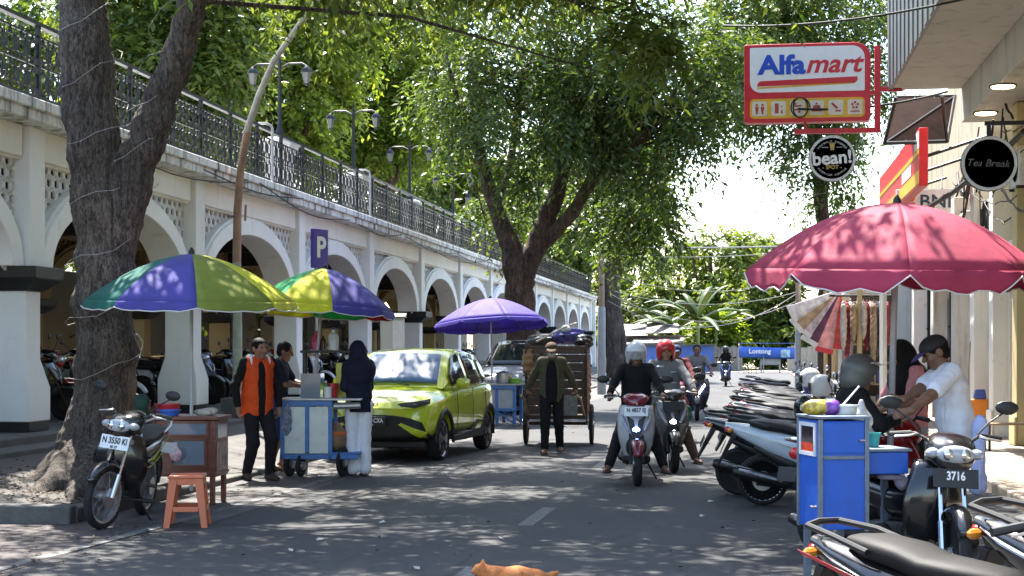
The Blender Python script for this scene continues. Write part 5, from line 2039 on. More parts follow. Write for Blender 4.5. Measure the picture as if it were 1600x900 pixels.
def car(label, loc, rz, paint_, plate_txt, badge=None, shade=None, suv=False):
    t = thing('parked_car', label, 'car')
    hz = .12 if suv else 0
    b = MB()
    b.loft([(1.9, .52 + hz * .5, .5, .1), (1.885, .54 + hz * .5, .64, .2), (1.8, .56 + hz * .5, .75, .27), (1.6, .6 + hz * .6, .82, .315), (1.25, .635 + hz, .85, .345), (.85, .66 + hz, .857, .365), (.3, .665 + hz, .85, .385), (-.5, .67 + hz, .85, .395), (-1.1, .68 + hz, .857, .41), (-1.5, .69 + hz, .84, .415), (-1.75, .7 + hz, .78, .38), (-1.88, .7 + hz, .66, .28), (-1.9, .7 + hz, .5, .2)], 40, 4.6)
    body = b.build('body', paint_, t)
    cut = []
    for x in (1.22, -1.28):
        c = MB()
        c.lathe([(.355, -1.2), (.355, -.56)], 36, (x, 0, .3), 'y')
        c.lathe([(.355, .56), (.355, 1.2)], 36, (x, 0, .3), 'y')
        cut.append(c.build('cutter', m_clad))
    boolean(body, cut)
    # cabin: rings of eight corners so that roof and pillars are rounded
    bz, rzz = 1.0 + hz, 1.535 + hz * 1.6
    st = [(1.0, .74, bz - .02, bz), (.62, .78, bz - .05, bz + .27), (.28, .79, bz - .05, rzz - .05), (-.05, .79, bz - .05, rzz), (-.7, .79, bz - .05, rzz + .0), (-1.25, .77, bz - .05, rzz - .06), (-1.5, .74, bz - .05, bz + .3), (-1.74, .7, bz - .03, bz + .06)]
    def cabw(z, hw):
        return hw - .2 * max(0, (z - bz) / .53) ** 1.15
    vs, fs = [], []
    for (x, hw, z0, z1) in st:
        w1 = cabw(z1, hw)
        zm = (z0 + z1) / 2
        vs += [(x, hw, z0), (x, cabw(zm, hw) + .012, zm), (x, w1 + .01, z1 - .03), (x, w1 - .08, z1 + .006), (x, 0, z1 + .022), (x, -w1 + .08, z1 + .006), (x, -w1 - .01, z1 - .03), (x, -cabw(zm, hw) - .012, zm), (x, -hw, z0)]
    n = 9
    for i in range(len(st) - 1):
        for j in range(n - 1):
            fs.append((i * n + j, i * n + j + 1, (i + 1) * n + j + 1, (i + 1) * n + j))
    fs += [tuple(range(n)), tuple(range((len(st) - 1) * n, len(st) * n))]
    b = MB().add(vs, fs)
    cab = b.build('roof', paint_, t, smooth=40)
    def P(i, f):                                     # point along the cabin's upper edge
        return st[i]
    # windscreen and rear window as thin curved panes a little proud
    def screen(x0, z0, w0, x1, z1, w1, nm, mat, off, th=.008):
        dx, dz = x1 - x0, z1 - z0
        L = math.hypot(dx, dz)
        nx, nz = dz / L, -dx / L
        if nx * (1 if x0 > 0 else -1) < 0:
            nx, nz = -nx, -nz
        q = MB()
        def fn(u, v):
            s = (u - .5) * 2
            w_ = w0 + (w1 - w0) * v
            bul = off - .03 * s * s + .012
            return (x0 + dx * v + nx * bul, s * w_, z0 + dz * v + nz * bul)
        q.grid(fn, 14, 6)
        return q.build(nm, mat, t, smooth=60, solid=th)
    wsx = screen(.985, bz + .01, .7, .28, rzz - .055, .565, 'windscreen', glass('screen_glass', (.1, .13, .16), .03, .12) if shade else m_glassk, .045)
    if shade:
        s_ = screen(.94, bz + .055, .64, .31, rzz - .085, .535, 'sunshade', shade, .034, .004)
    screen(-1.74, bz + .08, .6, -1.3, rzz - .1, .52, 'rear_window', m_glassk, .02)
    for s in (-1, 1):
        def sp_(x, f, o=.012):                       # on the slanted side, f 0 belt .. 1 eaves
            for i in range(len(st) - 1):
                if st[i][0] >= x >= st[i + 1][0]:
                    k = (st[i][0] - x) / (st[i][0] - st[i + 1][0])
                    hw = st[i][1] + (st[i + 1][1] - st[i][1]) * k
                    z1 = st[i][3] + (st[i + 1][3] - st[i][3]) * k
            z = bz + .035 + (z1 - .055 - bz - .035) * f
            return (x, s * (cabw(z, hw) + .014 + o), z)
        for (xa, xb, nm) in ((.7, -.18, 'window'), (-.26, -.98, 'window'), (-1.06, -1.4, 'window')):
            q = MB()
            q.grid(lambda u, v: sp_(xa + (xb - xa) * u, v), 8, 4)
            q.build(nm, m_glassk, t, smooth=60, solid=.006)
        q = MB()
        q.loft([(.62, bz + .06, .04, .03), (.6, bz + .07, .1, .065), (.54, bz + .07, .1, .065), (.5, bz + .07, .07, .05)], 14, 2.6)
        q.v = [(x, y + s * .93, z) for x, y, z in q.v]
        q.tube([(.57, s * .78, bz + .0), (.57, s * .88, bz + .04)], .02, 6, 0)
        q.build('door_mirror', paint_, t)
        for (xd, ln) in ((-.1, .9), (-.95, .75)):
            q = MB()
            q.loft([(xd + .09, .9 + hz, .012, .012), (xd + .07, .9 + hz, .018, .016), (xd - .07, .9 + hz, .018, .016), (xd - .09, .9 + hz, .012, .012)], 8, 3)
            q.v = [(x, y + s * .868, z) for x, y, z in q.v]
            q.build('door_handle', paint_, t)
        q = MB()
        for xd in (.62, -.24, -1.0):
            q.tube([(xd - .0, s * .856, .42 + hz), (xd - .03, s * .861, .7 + hz), (xd + .02, s * .853, .98 + hz)], .004, 4)
        q.build('door_gap', m_clad, t)
        # cladding over the arches and along the sill
        for x in (1.22, -1.28):
            q = MB()
            def fa(u, v):
                a = PI * (-.06 + 1.12 * u)
                r = .345 + .075 * v
                yy = .845 + .02 * math.sin(PI * v)
                xx = x + r * math.cos(a)
                taper = 1 - .08 * max(0, abs(xx) - 1.5) / .3
                return (xx, s * yy * min(1, taper), .3 + r * math.sin(a))
            q.grid(fa, 20, 3)
            q.build('arch_cladding', m_clad, t, smooth=60, solid=.02)
        q = MB()
        q.prism([(.86, .24), (.86, .32), (.3, .34), (-.2, .36), (-.55, .5), (-.8, .48), (-.92, .34), (-.92, .24)], s * .835, s * .866)
        q.build('sill_cladding', m_clad, t, bevel=.01)
        q = MB()
        q.prism([(-.3, .37), (-.56, .46), (-.76, .45), (-.6, .37)], s * .867, s * .872)
        q.build('sill_flash', paint_, t)
        # lamps
        q = MB()
        q.add([(1.915, s * .36, .8 + hz), (1.875, s * .62, .835 + hz), (1.74, s * .775, .87 + hz), (1.76, s * .772, .8 + hz), (1.885, s * .6, .745 + hz), (1.925, s * .42, .765 + hz)], [(0, 1, 4, 5), (1, 2, 3, 4)])
        hl = q.build('headlight', m_lamp, t, smooth=40, solid=.04)
        q = MB()
        for k in range(3):
            q.ell((1.895 - .035 * k, s * (.5 + .07 * k), .79 + hz + .008 * k), (.02, .026, .022), 8)
        q.build('reflector', m_chrome, hl)
        q = MB()
        q.box(-1.9, -1.86, s * .45 - .15, s * .45 + .15, .93 + hz, .99 + hz)
        q.build('tail_light', m_red, t, bevel=.01)
        for x in (1.22, -1.28):
            h_ = wheel(t, x, .3, .19, 'alloy')
            h_.location = (0, s * .735, 0)
            q = MB()
            for i in range(5):
                a = 2 * PI * i / 5
                for da in (-.22, .22):
                    q.prism([(x + .05 * math.cos(a), .3 + .05 * math.sin(a)), (x + .225 * math.cos(a + da - .07), .3 + .225 * math.sin(a + da - .07)), (x + .225 * math.cos(a + da + .07), .3 + .225 * math.sin(a + da + .07))], s * .062, s * .085)
            o = q.build('spokes', M('dark_spoke', (.08, .08, .085), .3, metal=.6), h_)
            q = MB()
            q.lathe([(0, -.02), (.23, -.02), (.23, .0), (0, .0)], 24, (x, s * .0, .3), 'y')
            q.build('brake_backing', m_clad, h_)
    # black lower mouth wrapping the nose, with two painted fins
    q = MB()
    from mathutils.bvhtree import BVHTree
    bv = BVHTree.FromPolygons([v.co.copy() for v in body.data.vertices], [tuple(p.vertices) for p in body.data.polygons])
    def skin_x(y, z):
        h_ = bv.ray_cast(Vector((4, y, z)), Vector((-1, 0, 0)))[0]
        return h_.x if h_ is not None and h_.x > 1.3 else 1.55
    def fm(u, v):
        s = (u - .5) * 2
        z = .3 + (.35 - .1 * abs(s) ** 3) * v + hz * .6
        y = s * (.79 - .1 * v)
        return (skin_x(y, z) + .014, y, z)
    q.grid(fm, 40, 10)
    q.build('bumper', m_clad, t, smooth=60, solid=.02)
    q = MB()
    q.prism([(-.7, .0), (-.7, .1), (.7, .1), (.7, .0)], .19, .29, 'z')
    q.v = [(skin_x(y * .98, .34 + hz * .6) - .09 + x * .9, y, z + hz * .6) for y, x, z in q.v]
    q.build('lower_lip', m_clad, t, bevel=.02)
    for s in (-1, 1):
        q = MB()
        def ff(u, v):
            y = .38 + .33 * u + .04 * v
            z = .53 - .17 * u + (.012 + .045 * u) * (v * 2 - 1) * 1
            sn = y / .7
            return (skin_x(s * y, z + hz * .6) + .034, s * y, z + hz * .6)
        q.grid(ff, 14, 5)
        q.build('bumper_fin', paint_, t, smooth=60, solid=.012)
    plate(t, (1.975, 0, .56 + hz * .6), 0, plate_txt, False, None, tilt=R(-6), w=.43, h=.135, sub='05 29')
    if badge:
        text(badge, .07, m_chrome, t, Matrix.Translation((1.94, 0, .79)) @ face((0, 0, 0), '+x'), .004, bold=.003, sx=1.5)
    q = MB()
    q.box(-1.85, 1.6, -.5, .5, .2, .4)
    q.build('underbody', m_clad, t)
    for s in (-1, 1):
        q = MB()
        q.tube([(1.0, s * .35 - .1, bz + .04), (.9, s * .35 - .42, bz + .08)], .008, 5)
        q.build('wiper', m_clad, t)
    t.location = loc
    t.rotation_euler = (0, 0, R(rz))
    return t

car('lime green electric hatchback parked on the left with a pale blue sunshade behind its windscreen', (-4.87, 23.2, 0), -95, m_lime, 'N 1168 CXA', 'BYD', m_shade)
x, y = XY(806, 37.2)
car('silver grey car with black front parked behind the purple parasol', (x - .1, y + 1.9, .02), -93, M('silver_grey_paint', (.2, .205, .205), .3, coat=.8, var=.05), 'N 1894 CBD', None, None, True)

# ------------------------------------------------------------------ parasols
m_pole = M('painted_pole', (.42, .4, .42), .45, dirt=.3)
m_steel = M('steel', (.35, .35, .36), .4, metal=.7, var=.2)
m_pipe_w = M('white_piping', (.6, .58, .56), .6)
def fabric(name, c):
    return M('fabric_' + name, c, .75, var=.22, scale=3.2, trans=.28, bump=.6, bscale=7, dirt=.3)
Fb = {'teal': fabric('teal', (.02, .16, .13)), 'purple': fabric('purple', (.085, .075, .36)), 'olive': fabric('olive', (.24, .28, .04)), 'red': fabric('red', (.4, .015, .02)), 'yellow': fabric('yellow', (.68, .68, .03)), 'green': fabric('green', (.02, .42, .12)), 'violet': fabric('violet', (.09, .055, .4)), 'rose': fabric('rose', (.44, .04, .095))}

def parasol(label, base, apex, rim, rad, cols, n=8, rot=0, val=.13, tilt=(0, 0), pole_r=.018, piping=True, top=None, power=1.7, off=(0, 0), scal=.5):
    t = thing('parasol', label, 'parasol', base)
    za, zr = apex - base[2], rim - base[2]
    Tm = Matrix.Translation((off[0], off[1], zr)) @ Matrix.Rotation(R(tilt[0]), 4, 'X') @ Matrix.Rotation(R(tilt[1]), 4, 'Y') @ Matrix.Translation((0, 0, -zr))
    b = MB()
    b.tube([(off[0] * 0, 0, 0), tuple(Tm @ Vector((0, 0, za - .02)))], pole_r, 10)
    b.build('pole', m_pole, t)
    mats = []
    for c in cols:
        if Fb[c] not in mats:
            mats.append(Fb[c])
    K = 10
    b = MB()
    b.T = Tm
    edge = []
    ctr = 2 * PI / n
    for p in range(n):
        a0 = R(-90) + rot + (p - .5) * ctr
        def fn(u, v):
            a = a0 + ctr * v
            k = 1 - .035 * (1 - abs(2 * v - 1) ** 2) * u          # cloth pulls in between the ribs
            r = rad * u * (math.cos(PI / n) / math.cos((v - .5) * ctr) * .35 + .65) * k
            z = za - (za - zr) * u ** power - .05 * u * (1 - abs(2 * v - 1) ** 2) * 0
            return (r * math.cos(a), r * math.sin(a), z)
        b.grid(fn, 10, K, mats.index(Fb[cols[p % len(cols)]]))
        def fv(u, v):
            x, y, z = fn(1, v)
            d = val * u * (1 - scal + scal * min(1, (1 - abs(2 * v - 1) ** 3.0) * 1.25) * (1 + .16 * math.sin(v * 17 + p)))
            q = 1 + .03 * u
            return (x * q, y * q, z - d)
        b.grid(fv, 4, K, mats.index(Fb[cols[p % len(cols)]]))
        edge += [Tm @ Vector(fv(1, j / K)) for j in range(K)]
    can = b.build('canopy', mats, t, smooth=50, solid=.004)
    if piping:
        b = MB()
        b.tube(edge, .0065, 5, closed=True)
        b.build('piping', m_pipe_w, can)
    for p in range(n):
        a = R(-90) + rot + (p + .5) * ctr
        b = MB()
        b.T = Tm
        b.tube([(rad * u * math.cos(a), rad * u * math.sin(a), za - (za - zr) * u ** power - .012) for u in (0, .25, .5, .75, 1)], .006, 5)
        b.tube([(0, 0, zr + (za - zr) * .05), (rad * .5 * math.cos(a), rad * .5 * math.sin(a), za - (za - zr) * .5 ** power - .02)], .005, 5)
        b.build('rib', m_steel, t)
    b = MB()
    b.T = Tm
    b.lathe([(.035, za - .01), (.03, za + .03), (.012, za + .06), (0, za + .07)], 10)
    b.build('finial', m_black, can)
    b = MB()
    b.T = Tm
    b.lathe([(.03, zr + (za - zr) * .02), (.03, zr + (za - zr) * .1)], 10)
    b.build('runner', m_steel, t)
    return t

d = 15.9
x, y = XY(299, d)
parasol('large teal, purple and olive parasol over the brown vendor box under the forked tree', (x, y, .14), ZZ(397, d), ZZ(470, d), 162 / F * d, ['purple', 'olive', 'yellow', 'red', 'red', 'purple', 'red', 'teal'], val=.09, scal=.35, tilt=(2, 1))
d = 19.6
x, y = XY(478, d)
parasol('yellow, green and purple parasol over the blue drinks cart', (x, y, 0), ZZ(420, d), ZZ(481, d), 112 / F * d, ['yellow', 'purple', 'purple', 'red', 'green', 'yellow', 'yellow', 'green'], val=.1, scal=.3, tilt=(-2, 3), off=(.2, .05))
d = 33
x, y = XY(770, d)
parasol('small violet parasol over the blue and white cart beyond the green car', (x, y, .0), ZZ(466, d), ZZ(505, d), 90 / F * d, ['violet'], val=.1, scal=.4, tilt=(-5, -4), off=(-.02, 0), piping=False)
d = 12.7
x, y = XY(1387, d)
parasol('big faded red scalloped parasol over the blue food cart on the right', (x, y, 0), ZZ(318, d), ZZ(421, d), 226 / F * d, ['rose'], n=8, rot=PI / 8, val=.16, scal=.75, tilt=(3, 1.0), pole_r=.026, power=1.9, off=(.06, 0))

# ------------------------------------------------------------------ left-hand vendor box, stool and their goods
m_wood = M('varnished_wood', (.14, .038, .02), .4, var=.4, scale=5, stretch=(1, 1, 6), coat=.2, dirt=.2)
m_woodp = M('pale_wood', (.35, .24, .14), .6, var=.3, scale=6, stretch=(6, 1, 1))
m_pane = glass('vendor_glass', (.16, .19, .23), .06)
d = 16.0
x0, y0 = XY(256, d)
vb = thing('vendor_box', 'brown varnished vendor box with small glass panes under the large parasol', 'vendor box', (x0 + .03, y0 + .02, .285), R(3))
b = MB()
for (xx, yy) in ((-.48, -.17), (.51, -.17), (.51, .23), (-.48, .23)):
    b.box(xx - .025, xx + .025, yy - .025, yy + .025, -.28, -.001)
b.box(-.52, .55, -.2, .26, .0, .56)
b.build('case', m_wood, vb, bevel=.008)
b = MB()
b.box(-.55, .58, -.235, .29, .562, .6)
b.box(-.53, .56, -.215, .27, .02, .05)
b.build('top', m_wood, vb, bevel=.006)
for (xa, xb, za, zb, nm) in ((-.47, -.08, .42, .53, 'glass_pane'), (.06, .46, .42, .53, 'glass_pane'), (.12, .44, .12, .36, 'door_pane'), (-.4, -.1, .12, .36, 'door_pane')):
    b = MB()
    b.box(xa, xb, -.207, -.203, za, zb)
    b.build(nm, m_pane, vb)
    b = MB()
    for (p, q, r_, s_) in ((xa - .025, xb + .025, zb, zb + .022), (xa - .025, xb + .025, za - .022, za), (xa - .025, xa, za, zb), (xb, xb + .025, za, zb)):
        b.box(p, q, -.222, -.2035, r_, s_)
    b.build('pane_frame', m_wood, vb)
b = MB()
for q in (0, 1, 2):
    b.tube([(.556, -.08 + .1 * q, .1), (.556, -.08 + .1 * q, .3)], .03, 4, flat=(.1, 1))
b.box(.551, .556, -.16, .2, .06, .34)
b.build('side_panel', M('faded_label', (.35, .25, .2), .7, var=.5, scale=14), vb)
b = MB()
b.box(.551, .557, -.14, .18, .38, .52)
b.build('side_pane', m_pane, vb)
def bag(label, loc, mat, r, cat='plastic bag', group=None):
    s = SDF(.008)
    s.ell((0, 0, r * 1.1), (r, r * .7, r * 1.15), None, .02).cone((0, 0, r * 1.9), (0, .0, r * 3), r * .35, r * .2, .03)
    o = s.mesh('plastic_bag', mat, None, noise=.006)
    o.location = loc
    return tag(o, label, cat, group)
m_bagp = M('clear_pink_bag', (.6, .38, .4), .3, var=.5, scale=24)
p = vb.matrix_basis
bag('small clear bag of pink snacks hanging on the front of the brown vendor box', (x0 + .22, y0 - .26, .44), m_bagp, .06)
def tub(label, name, loc, r, h, mat, cat, taper=.8, mats=None):
    b = MB()
    b.lathe([(r * taper * .98, 0), (r * taper, .004), (r, h), (r + .008, h), (r + .008, h - .012), (r - .004, h - .004), (r * taper - .004, .01), (0, .01)], 22)
    o = b.build(name, mat, None, smooth=40)
    o.location = loc
    return tag(o, label, cat)
tz = .285 + .602
tub('red plastic tub on the brown vendor box', 'tub', (x0 + .0, y0 + .1, tz), .13, .11, M('red_plastic', (.55, .03, .04), .4), 'tub')
tub('blue plastic bowl on the brown vendor box', 'bowl', (x0 + .1, y0 - .12, tz), .11, .06, M('blue_plastic', (.04, .12, .5), .4), 'bowl')
tub('orange jar on the left end of the brown vendor box', 'jar', (x0 - .22, y0 + .0, tz), .075, .15, M('amber_jar', (.45, .12, .03), .25), 'jar', .95)
wb = MB().box(-.28, .26, -.15, .18, 0, .26)
wb2 = thing('wooden_crate', 'pale wooden crate standing behind the brown vendor box', 'crate', (x0 - .42, y0 + .9, .45))
o = wb.build('case', M('crate_wood', (.24, .13, .09), .6, var=.3, scale=5), wb2, bevel=.006)
wb = MB().box(-.31, .29, -.18, .21, .262, .285)
wb.box(-.26, .24, -.1, .12, -.0, -.18)
wb.build('lid', m_woodp, wb2, bevel=.004)
wt = SDF(.009)
wt.ell((0, 0, .03), (.12, .07, .035)).ell((.05, .03, .045), (.06, .05, .03))
o = wt.mesh('folded_cloth', M('cloth_beige', (.4, .37, .32), .9, var=.2, bump=.4), None, noise=.006)
o.location = (x0 + .42, y0 + .03, tz)
tag(o, 'pale folded cloth on the right end of the brown vendor box', 'cloth')

# the orange-brown plastic stool
m_stool = M('terracotta_plastic', (.5, .12, .045), .45, var=.08, dirt=.12)
x, y, _ = W(293, 822)
st = thing('plastic_stool', 'terracotta plastic stool standing on the road edge beside the black motorcycle', 'stool', (x, y, 0), R(14))
b = MB()
b.lathe([(0, .44), (.11, .44), (.125, .44), (.13, .45), (.16, .456), (.172, .45), (.178, .43), (.17, .425), (0, .425)], 4, scale=(1.25, 1.25))
b.v = [tuple(Matrix.Rotation(PI / 4, 3, 'Z') @ Vector(v)) for v in b.v]
b.build('seat', m_stool, st, smooth=30, bevel=.012)
for (sx, sy) in ((-1, -1), (1, -1), (1, 1), (-1, 1)):
    b = MB()
    t0, t1 = .145, .19
    def sec(z, c, w_):
        return [(sx * c, sy * c, z), (sx * (c - w_), sy * c, z), (sx * (c - w_), sy * (c - .02), z), (sx * (c - .02), sy * (c - .02), z), (sx * (c - .02), sy * (c - w_), z), (sx * c, sy * (c - w_), z)]
    A, B = sec(.0, t1, .055), sec(.43, t0, .075)
    b.add(A + B, [(i, (i + 1) % 6, (i + 1) % 6 + 6, i + 6) for i in range(6)] + [tuple(range(6)), tuple(range(6, 12))])
    b.build('leg', m_stool, st, bevel=.004)
for k in range(4):
    b = MB()
    b.T = Matrix.Rotation(k * PI / 2, 4, 'Z')
    b.hexa([(-.11, -.178, .14), (.11, -.178, .14), (.11, -.165, .14), (-.11, -.165, .14)], [(-.11, -.174, .185), (.11, -.174, .185), (.11, -.161, .185), (-.11, -.161, .185)])
    b.hexa([(-.075, -.1495, .37), (.075, -.1495, .37), (.075, -.138, .37), (-.075, -.138, .37)], [(-.075, -.1475, .428), (.075, -.1475, .428), (.075, -.138, .428), (-.075, -.138, .428)])
    b.build('brace', m_stool, st, bevel=.004)
# dark green jacket slung over the motorcycle
x, y = XY(221, 15.95)
s = SDF(.011)
s.ell((0, 0, .1), (.1, .07, .17)).ell((.02, -.02, .28), (.08, .08, .09)).ell((.03, .0, -.08), (.075, .04, .1))
o = s.mesh('jacket', M('green_jersey', (.015, .05, .035), .85, var=.3, bump=.5, bscale=20), None, noise=.009)
o.location = (x + .05, y - .16, .74)
tag(o, 'dark green jacket slung over the handlebar of the black motorcycle', 'jacket')
text('25', .07, m_white_paint, o, face((.01, -.075, .04)), .001, bold=.001)

# ------------------------------------------------------------------ the blue drinks cart
m_bluef = M('blue_frame', (.05, .16, .42), .5, dirt=.5, var=.15)
m_panelw = M('white_panel', (.6, .64, .6), .5, var=.06, dirt=.25)
d = 19.5
x, y = XY(487, d)
dc = thing('drinks_cart', 'small drinks cart with blue frame, pale panels and spoked wheels beside the woman', 'food cart', (x, y, 0), R(7))
b = MB()
for (xx) in (-.32, -.02, .26):
    b.box(xx - .025, xx + .025, -.25, -.21, .22 if xx != -.02 else .3, .92)
    b.box(xx - .025, xx + .025, .21, .25, .22, .92)
b.box(-.345, .285, -.255, -.205, .86, .925)
b.box(-.345, .285, .205, .255, .86, .925)
b.box(-.345, .6, -.25, -.21, .22, .28)
b.box(-.345, .6, .21, .25, .22, .28)
b.box(.24, .62, -.25, .25, .281, .3)
b.box(-.345, -.305, -.204, .204, .22, .28)
b.build('frame', m_bluef, dc, bevel=.006)
for (xa, xb) in ((-.294, -.046), (.006, .234)):
    b = MB()
    b.box(xa, xb, -.235, -.225, .29, .85)
    b.build('panel', m_panelw, dc)
b = MB()
b.box(-.335, -.325, -.2, .2, .29, .85)
b.build('side_panel', m_panelw, dc)
b = MB()
b.box(-.36, .64, -.27, .27, .927, .955)
b.build('counter', m_steel, dc, bevel=.005)
b = MB()
b.box(-.12, .12, -.1, .24, .957, 1.25)
b.build('ice_box', m_pane, dc)
b = MB()
for (xx, yy) in ((-.1, .22), (.62, .22), (-.1, .02), (.62, .02)):
    b.box(xx - .014, xx + .014, yy - .014, yy + .014, .957, 1.5)
b.box(-.14, .66, -.01, .26, 1.5, 1.53)
b.build('shelf', m_clad, dc)
b = MB()
b.tube([(.3, -.2, .86), (.62, -.2, .87)], .04, 10)
b.build('pipe_handle', m_steel, dc)
for (xx, yy, r) in ((-.25, -.1, .16), (.4, -.12, .18), (.36, .3, .18)):
    h_ = wheel(dc, 0, r, .045, 'spoke')
    h_.location = (xx, yy, 0)
    h_.rotation_euler = (0, 0, R(72))
b = MB()
b.tube([(-.32, .0, .24), (-.3, 0, .12)], .02, 6)
b.build('caster_fork', m_bluef, dc)
h_ = wheel(dc, 0, .14, .04, 'spoke')
h_.location = (-.1, -.2, 0)
h_.rotation_euler = (0, 0, R(75))
def oncart(px, py, dd):
    return pz(px, py, dd)
def bottle(label, px, z, dd, h, r, mat, capmat, cat='bottle', name='bottle'):
    x, y = XY(px, dd)
    t = thing(name, label, cat, (x, y, z))
    b = MB()
    b.lathe([(0, 0), (r, .004), (r, h * .62), (r * .8, h * .7), (r * .34, h * .8), (r * .34, h * .92)], 14)
    b.build('body', mat, t)
    b = MB()
    b.lathe([(r * .38, h * .9), (r * .4, h * 1.0), (0, h * 1.02)], 12)
    b.build('cap', capmat, t)
    return t
zc = 1.532
bottle('tall pink syrup bottle on the drinks cart shelf', 494, zc, 19.75, .24, .055, M('pink_syrup', (.55, .03, .12), .25), P_red)
bottle('dark sauce bottle with an orange cap on the drinks cart shelf', 505, zc, 19.75, .2, .035, M('brown_syrup', (.06, .025, .012), .25), M('orange_cap', (.6, .2, .03), .4))
bottle('white bottle with a blue label on the drinks cart shelf', 521, zc, 19.8, .28, .065, M('white_bottle', (.7, .72, .75), .3), P_blue)
bottle('green bottle on the drinks cart counter', 509, .957, 19.5, .2, .035, M('green_bottle', (.05, .3, .1), .2), m_white_paint)
tub('small red tub with lid behind the woman on the drinks cart', 'tub', (XY(519, 19.6)) + (.957,), .07, .17, MATS['red_plastic'], 'tub', .95)
tub('white jar with label beside the red tub on the drinks cart', 'jar', (XY(512, 19.45)) + (.957,), .05, .13, M('white_jar', (.7, .7, .66), .35), 'jar', .98)
x, y = XY(535, 19.75)
b = MB().box(-.07, .07, -.05, .05, 0, .42)
o = b.build('juice_dispenser', M('yellow_juice', (.5, .5, .06), .2), None, bevel=.01, loc=(x, y, .957))
tag(o, 'upright yellow juice dispenser beside the woman on the drinks cart', 'dispenser')
s = SDF(.01)
s.ell((0, 0, .16), (.15, .15, .16)).ell((0, 0, .3), (.08, .08, .06))
o = s.mesh('water_jug', M('clay_jug', (.22, .13, .07), .6, var=.3), None)
x, y = XY(524, 19.5)
o.location = (x, y, .3)
tag(o, 'round brown jug with an orange band on the low shelf of the drinks cart', 'jug')
b = MB()
b.lathe([(.146, .2), (.15, .21), (.15, .235), (.142, .245)], 22)
b.build('band', M('orange_band', (.5, .12, .03), .6), o)
s = SDF(.01)
s.ell((0, 0, 0), (.05, .07, .16)).ell((-.02, .02, -.12), (.06, .05, .1))
o = s.mesh('towel', M('cloth_check', (.2, .24, .32), .9, var=.6, scale=30), None, noise=.01)
x, y = XY(449, 19.25)
o.location = (x, y, .72)
tag(o, 'greyish checked towel hanging on the left end of the drinks cart', 'towel')

# ------------------------------------------------------------------ the cart under the violet parasol
d = 32.3
x, y = XY(782, d)
kc = thing('food_cart', 'blue framed food cart with grey panels under the violet parasol', 'food cart', (x, y, 0), R(-6))
b = MB()
for xx in (-.42, 0, .36):
    for yy in (-.28, .28):
        b.box(xx - .03, xx + .03, yy - .03, yy + .03, .05, .82)
for yy in (-.3, .3):
    b.box(-.46, .4, yy - .028, yy + .028, .74, .82)
    b.box(-.46, .4, yy - .028, yy + .028, .3, .36)
    b.tube([(.0, yy, .3), (.34, yy, .07)], .02, 6)
b.build('frame', m_bluef, kc, bevel=.006)
for (xa, xb) in ((-.386, -.034), (.034, .326)):
    b = MB()
    b.box(xa, xb, -.296, -.286, .363, .737)
    b.build('panel', M('grey_panel', (.32, .36, .4), .5, dirt=.3), kc)
b = MB()
b.box(-.5, .44, -.34, .34, .822, .85)
b.build('counter', m_steel, kc)
h_ = wheel(kc, -.62, .3, .06, 'spoke')
b = MB()
b.tube([(-.45, 0, .4), (-.62, 0, .3)], .02, 6)
b.build('axle_arm', m_bluef, kc)
b = MB()
b.lathe([(0, 0), (.15, 0), (.16, .02), (.16, .2), (.17, .21), (.14, .22), (.05, .25), (0, .26)], 20)
o = b.build('cooking_pot', M('aluminium', (.5, .5, .5), .35, metal=.9), None, loc=XY(788, 32.3) + (.852,))
tag(o, 'dull aluminium pot on the cart under the violet parasol', 'pot')
tub('light green basin beside the pot on the cart under the violet parasol', 'basin', XY(806, 32.2) + (.852,), .13, .1, M('lime_plastic', (.2, .45, .05), .4), 'basin')

# ------------------------------------------------------------------ the tall wooden handcart
m_plank = M('old_plank', (.085, .05, .035), .75, var=.4, scale=3, stretch=(1, 1, 8), dirt=.4, bump=.4)
x, y = XY(869, 25.2)
hc = thing('handcart', 'tall handcart of dark planks on two big wheels, piled with bags', 'handcart', (x, y, 0), R(3))
b = MB()
for k in range(8):
    z = .52 + k * .135
    b.box(-.46, .46, -.03 + random.uniform(-.004, .004), .0, z + .004, z + .13)
b.build('front_boards', m_plank, hc, bevel=.006)
for s in (-1, 1):
    b = MB()
    for k in range(8):
        z = .52 + k * .135
        b.box(s * .455 - .015, s * .455 + .015, .002, 1.5, z + .004, z + .13)
    b.box(s * .48 - .012, s * .48 + .012, -.05, .02, .35, 1.64)
    b.build('side_boards', m_plank, hc, bevel=.006)
    hh = wheel(hc, .7, .33, .06, 'spoke', name='wheel')
    hh.location = (s * .53, 0, 0)
    hh.rotation_euler = (0, 0, R(90))
    hh.location = (s * .53, -.05, 0)
    b = MB()
    b.tube([(s * .44, .9, .42), (s * .44, 0, .5), (s * .43, -.9, .78), (s * .42, -1.55, .86)], .022, 8)
    b.build('shaft', m_woodp, hc)
b = MB()
b.box(-.46, .46, .0, 1.5, .44, .5)
b.box(-.56, .56, .62, .7, .32, .37)
b.build('bed', m_plank, hc)
b = MB()
b.box(-.02, .34, -.036, -.031, .5, .82)
b.build('tin_patch', M('grey_tin_patch', (.22, .21, .2), .7, var=.5, scale=8, dirt=.5), hc)
m_sack = M('brown_sack', (.3, .17, .09), .85, var=.3, bump=.5, bscale=20)
def sack(label, c, r, mat, ns=.02, rot=None, name='sack', cat='sack'):
    s = SDF(.014)
    s.ell((0, 0, 0), r, rot).ell((r[0] * .3, 0, r[2] * .5), (r[0] * .6, r[1] * .7, r[2] * .5), rot).ell((-r[0] * .35, r[1] * .1, r[2] * .3), (r[0] * .55, r[1] * .7, r[2] * .6), rot)
    o = s.mesh(name, mat, None, noise=ns)
    o.location = c
    return tag(o, label, cat)
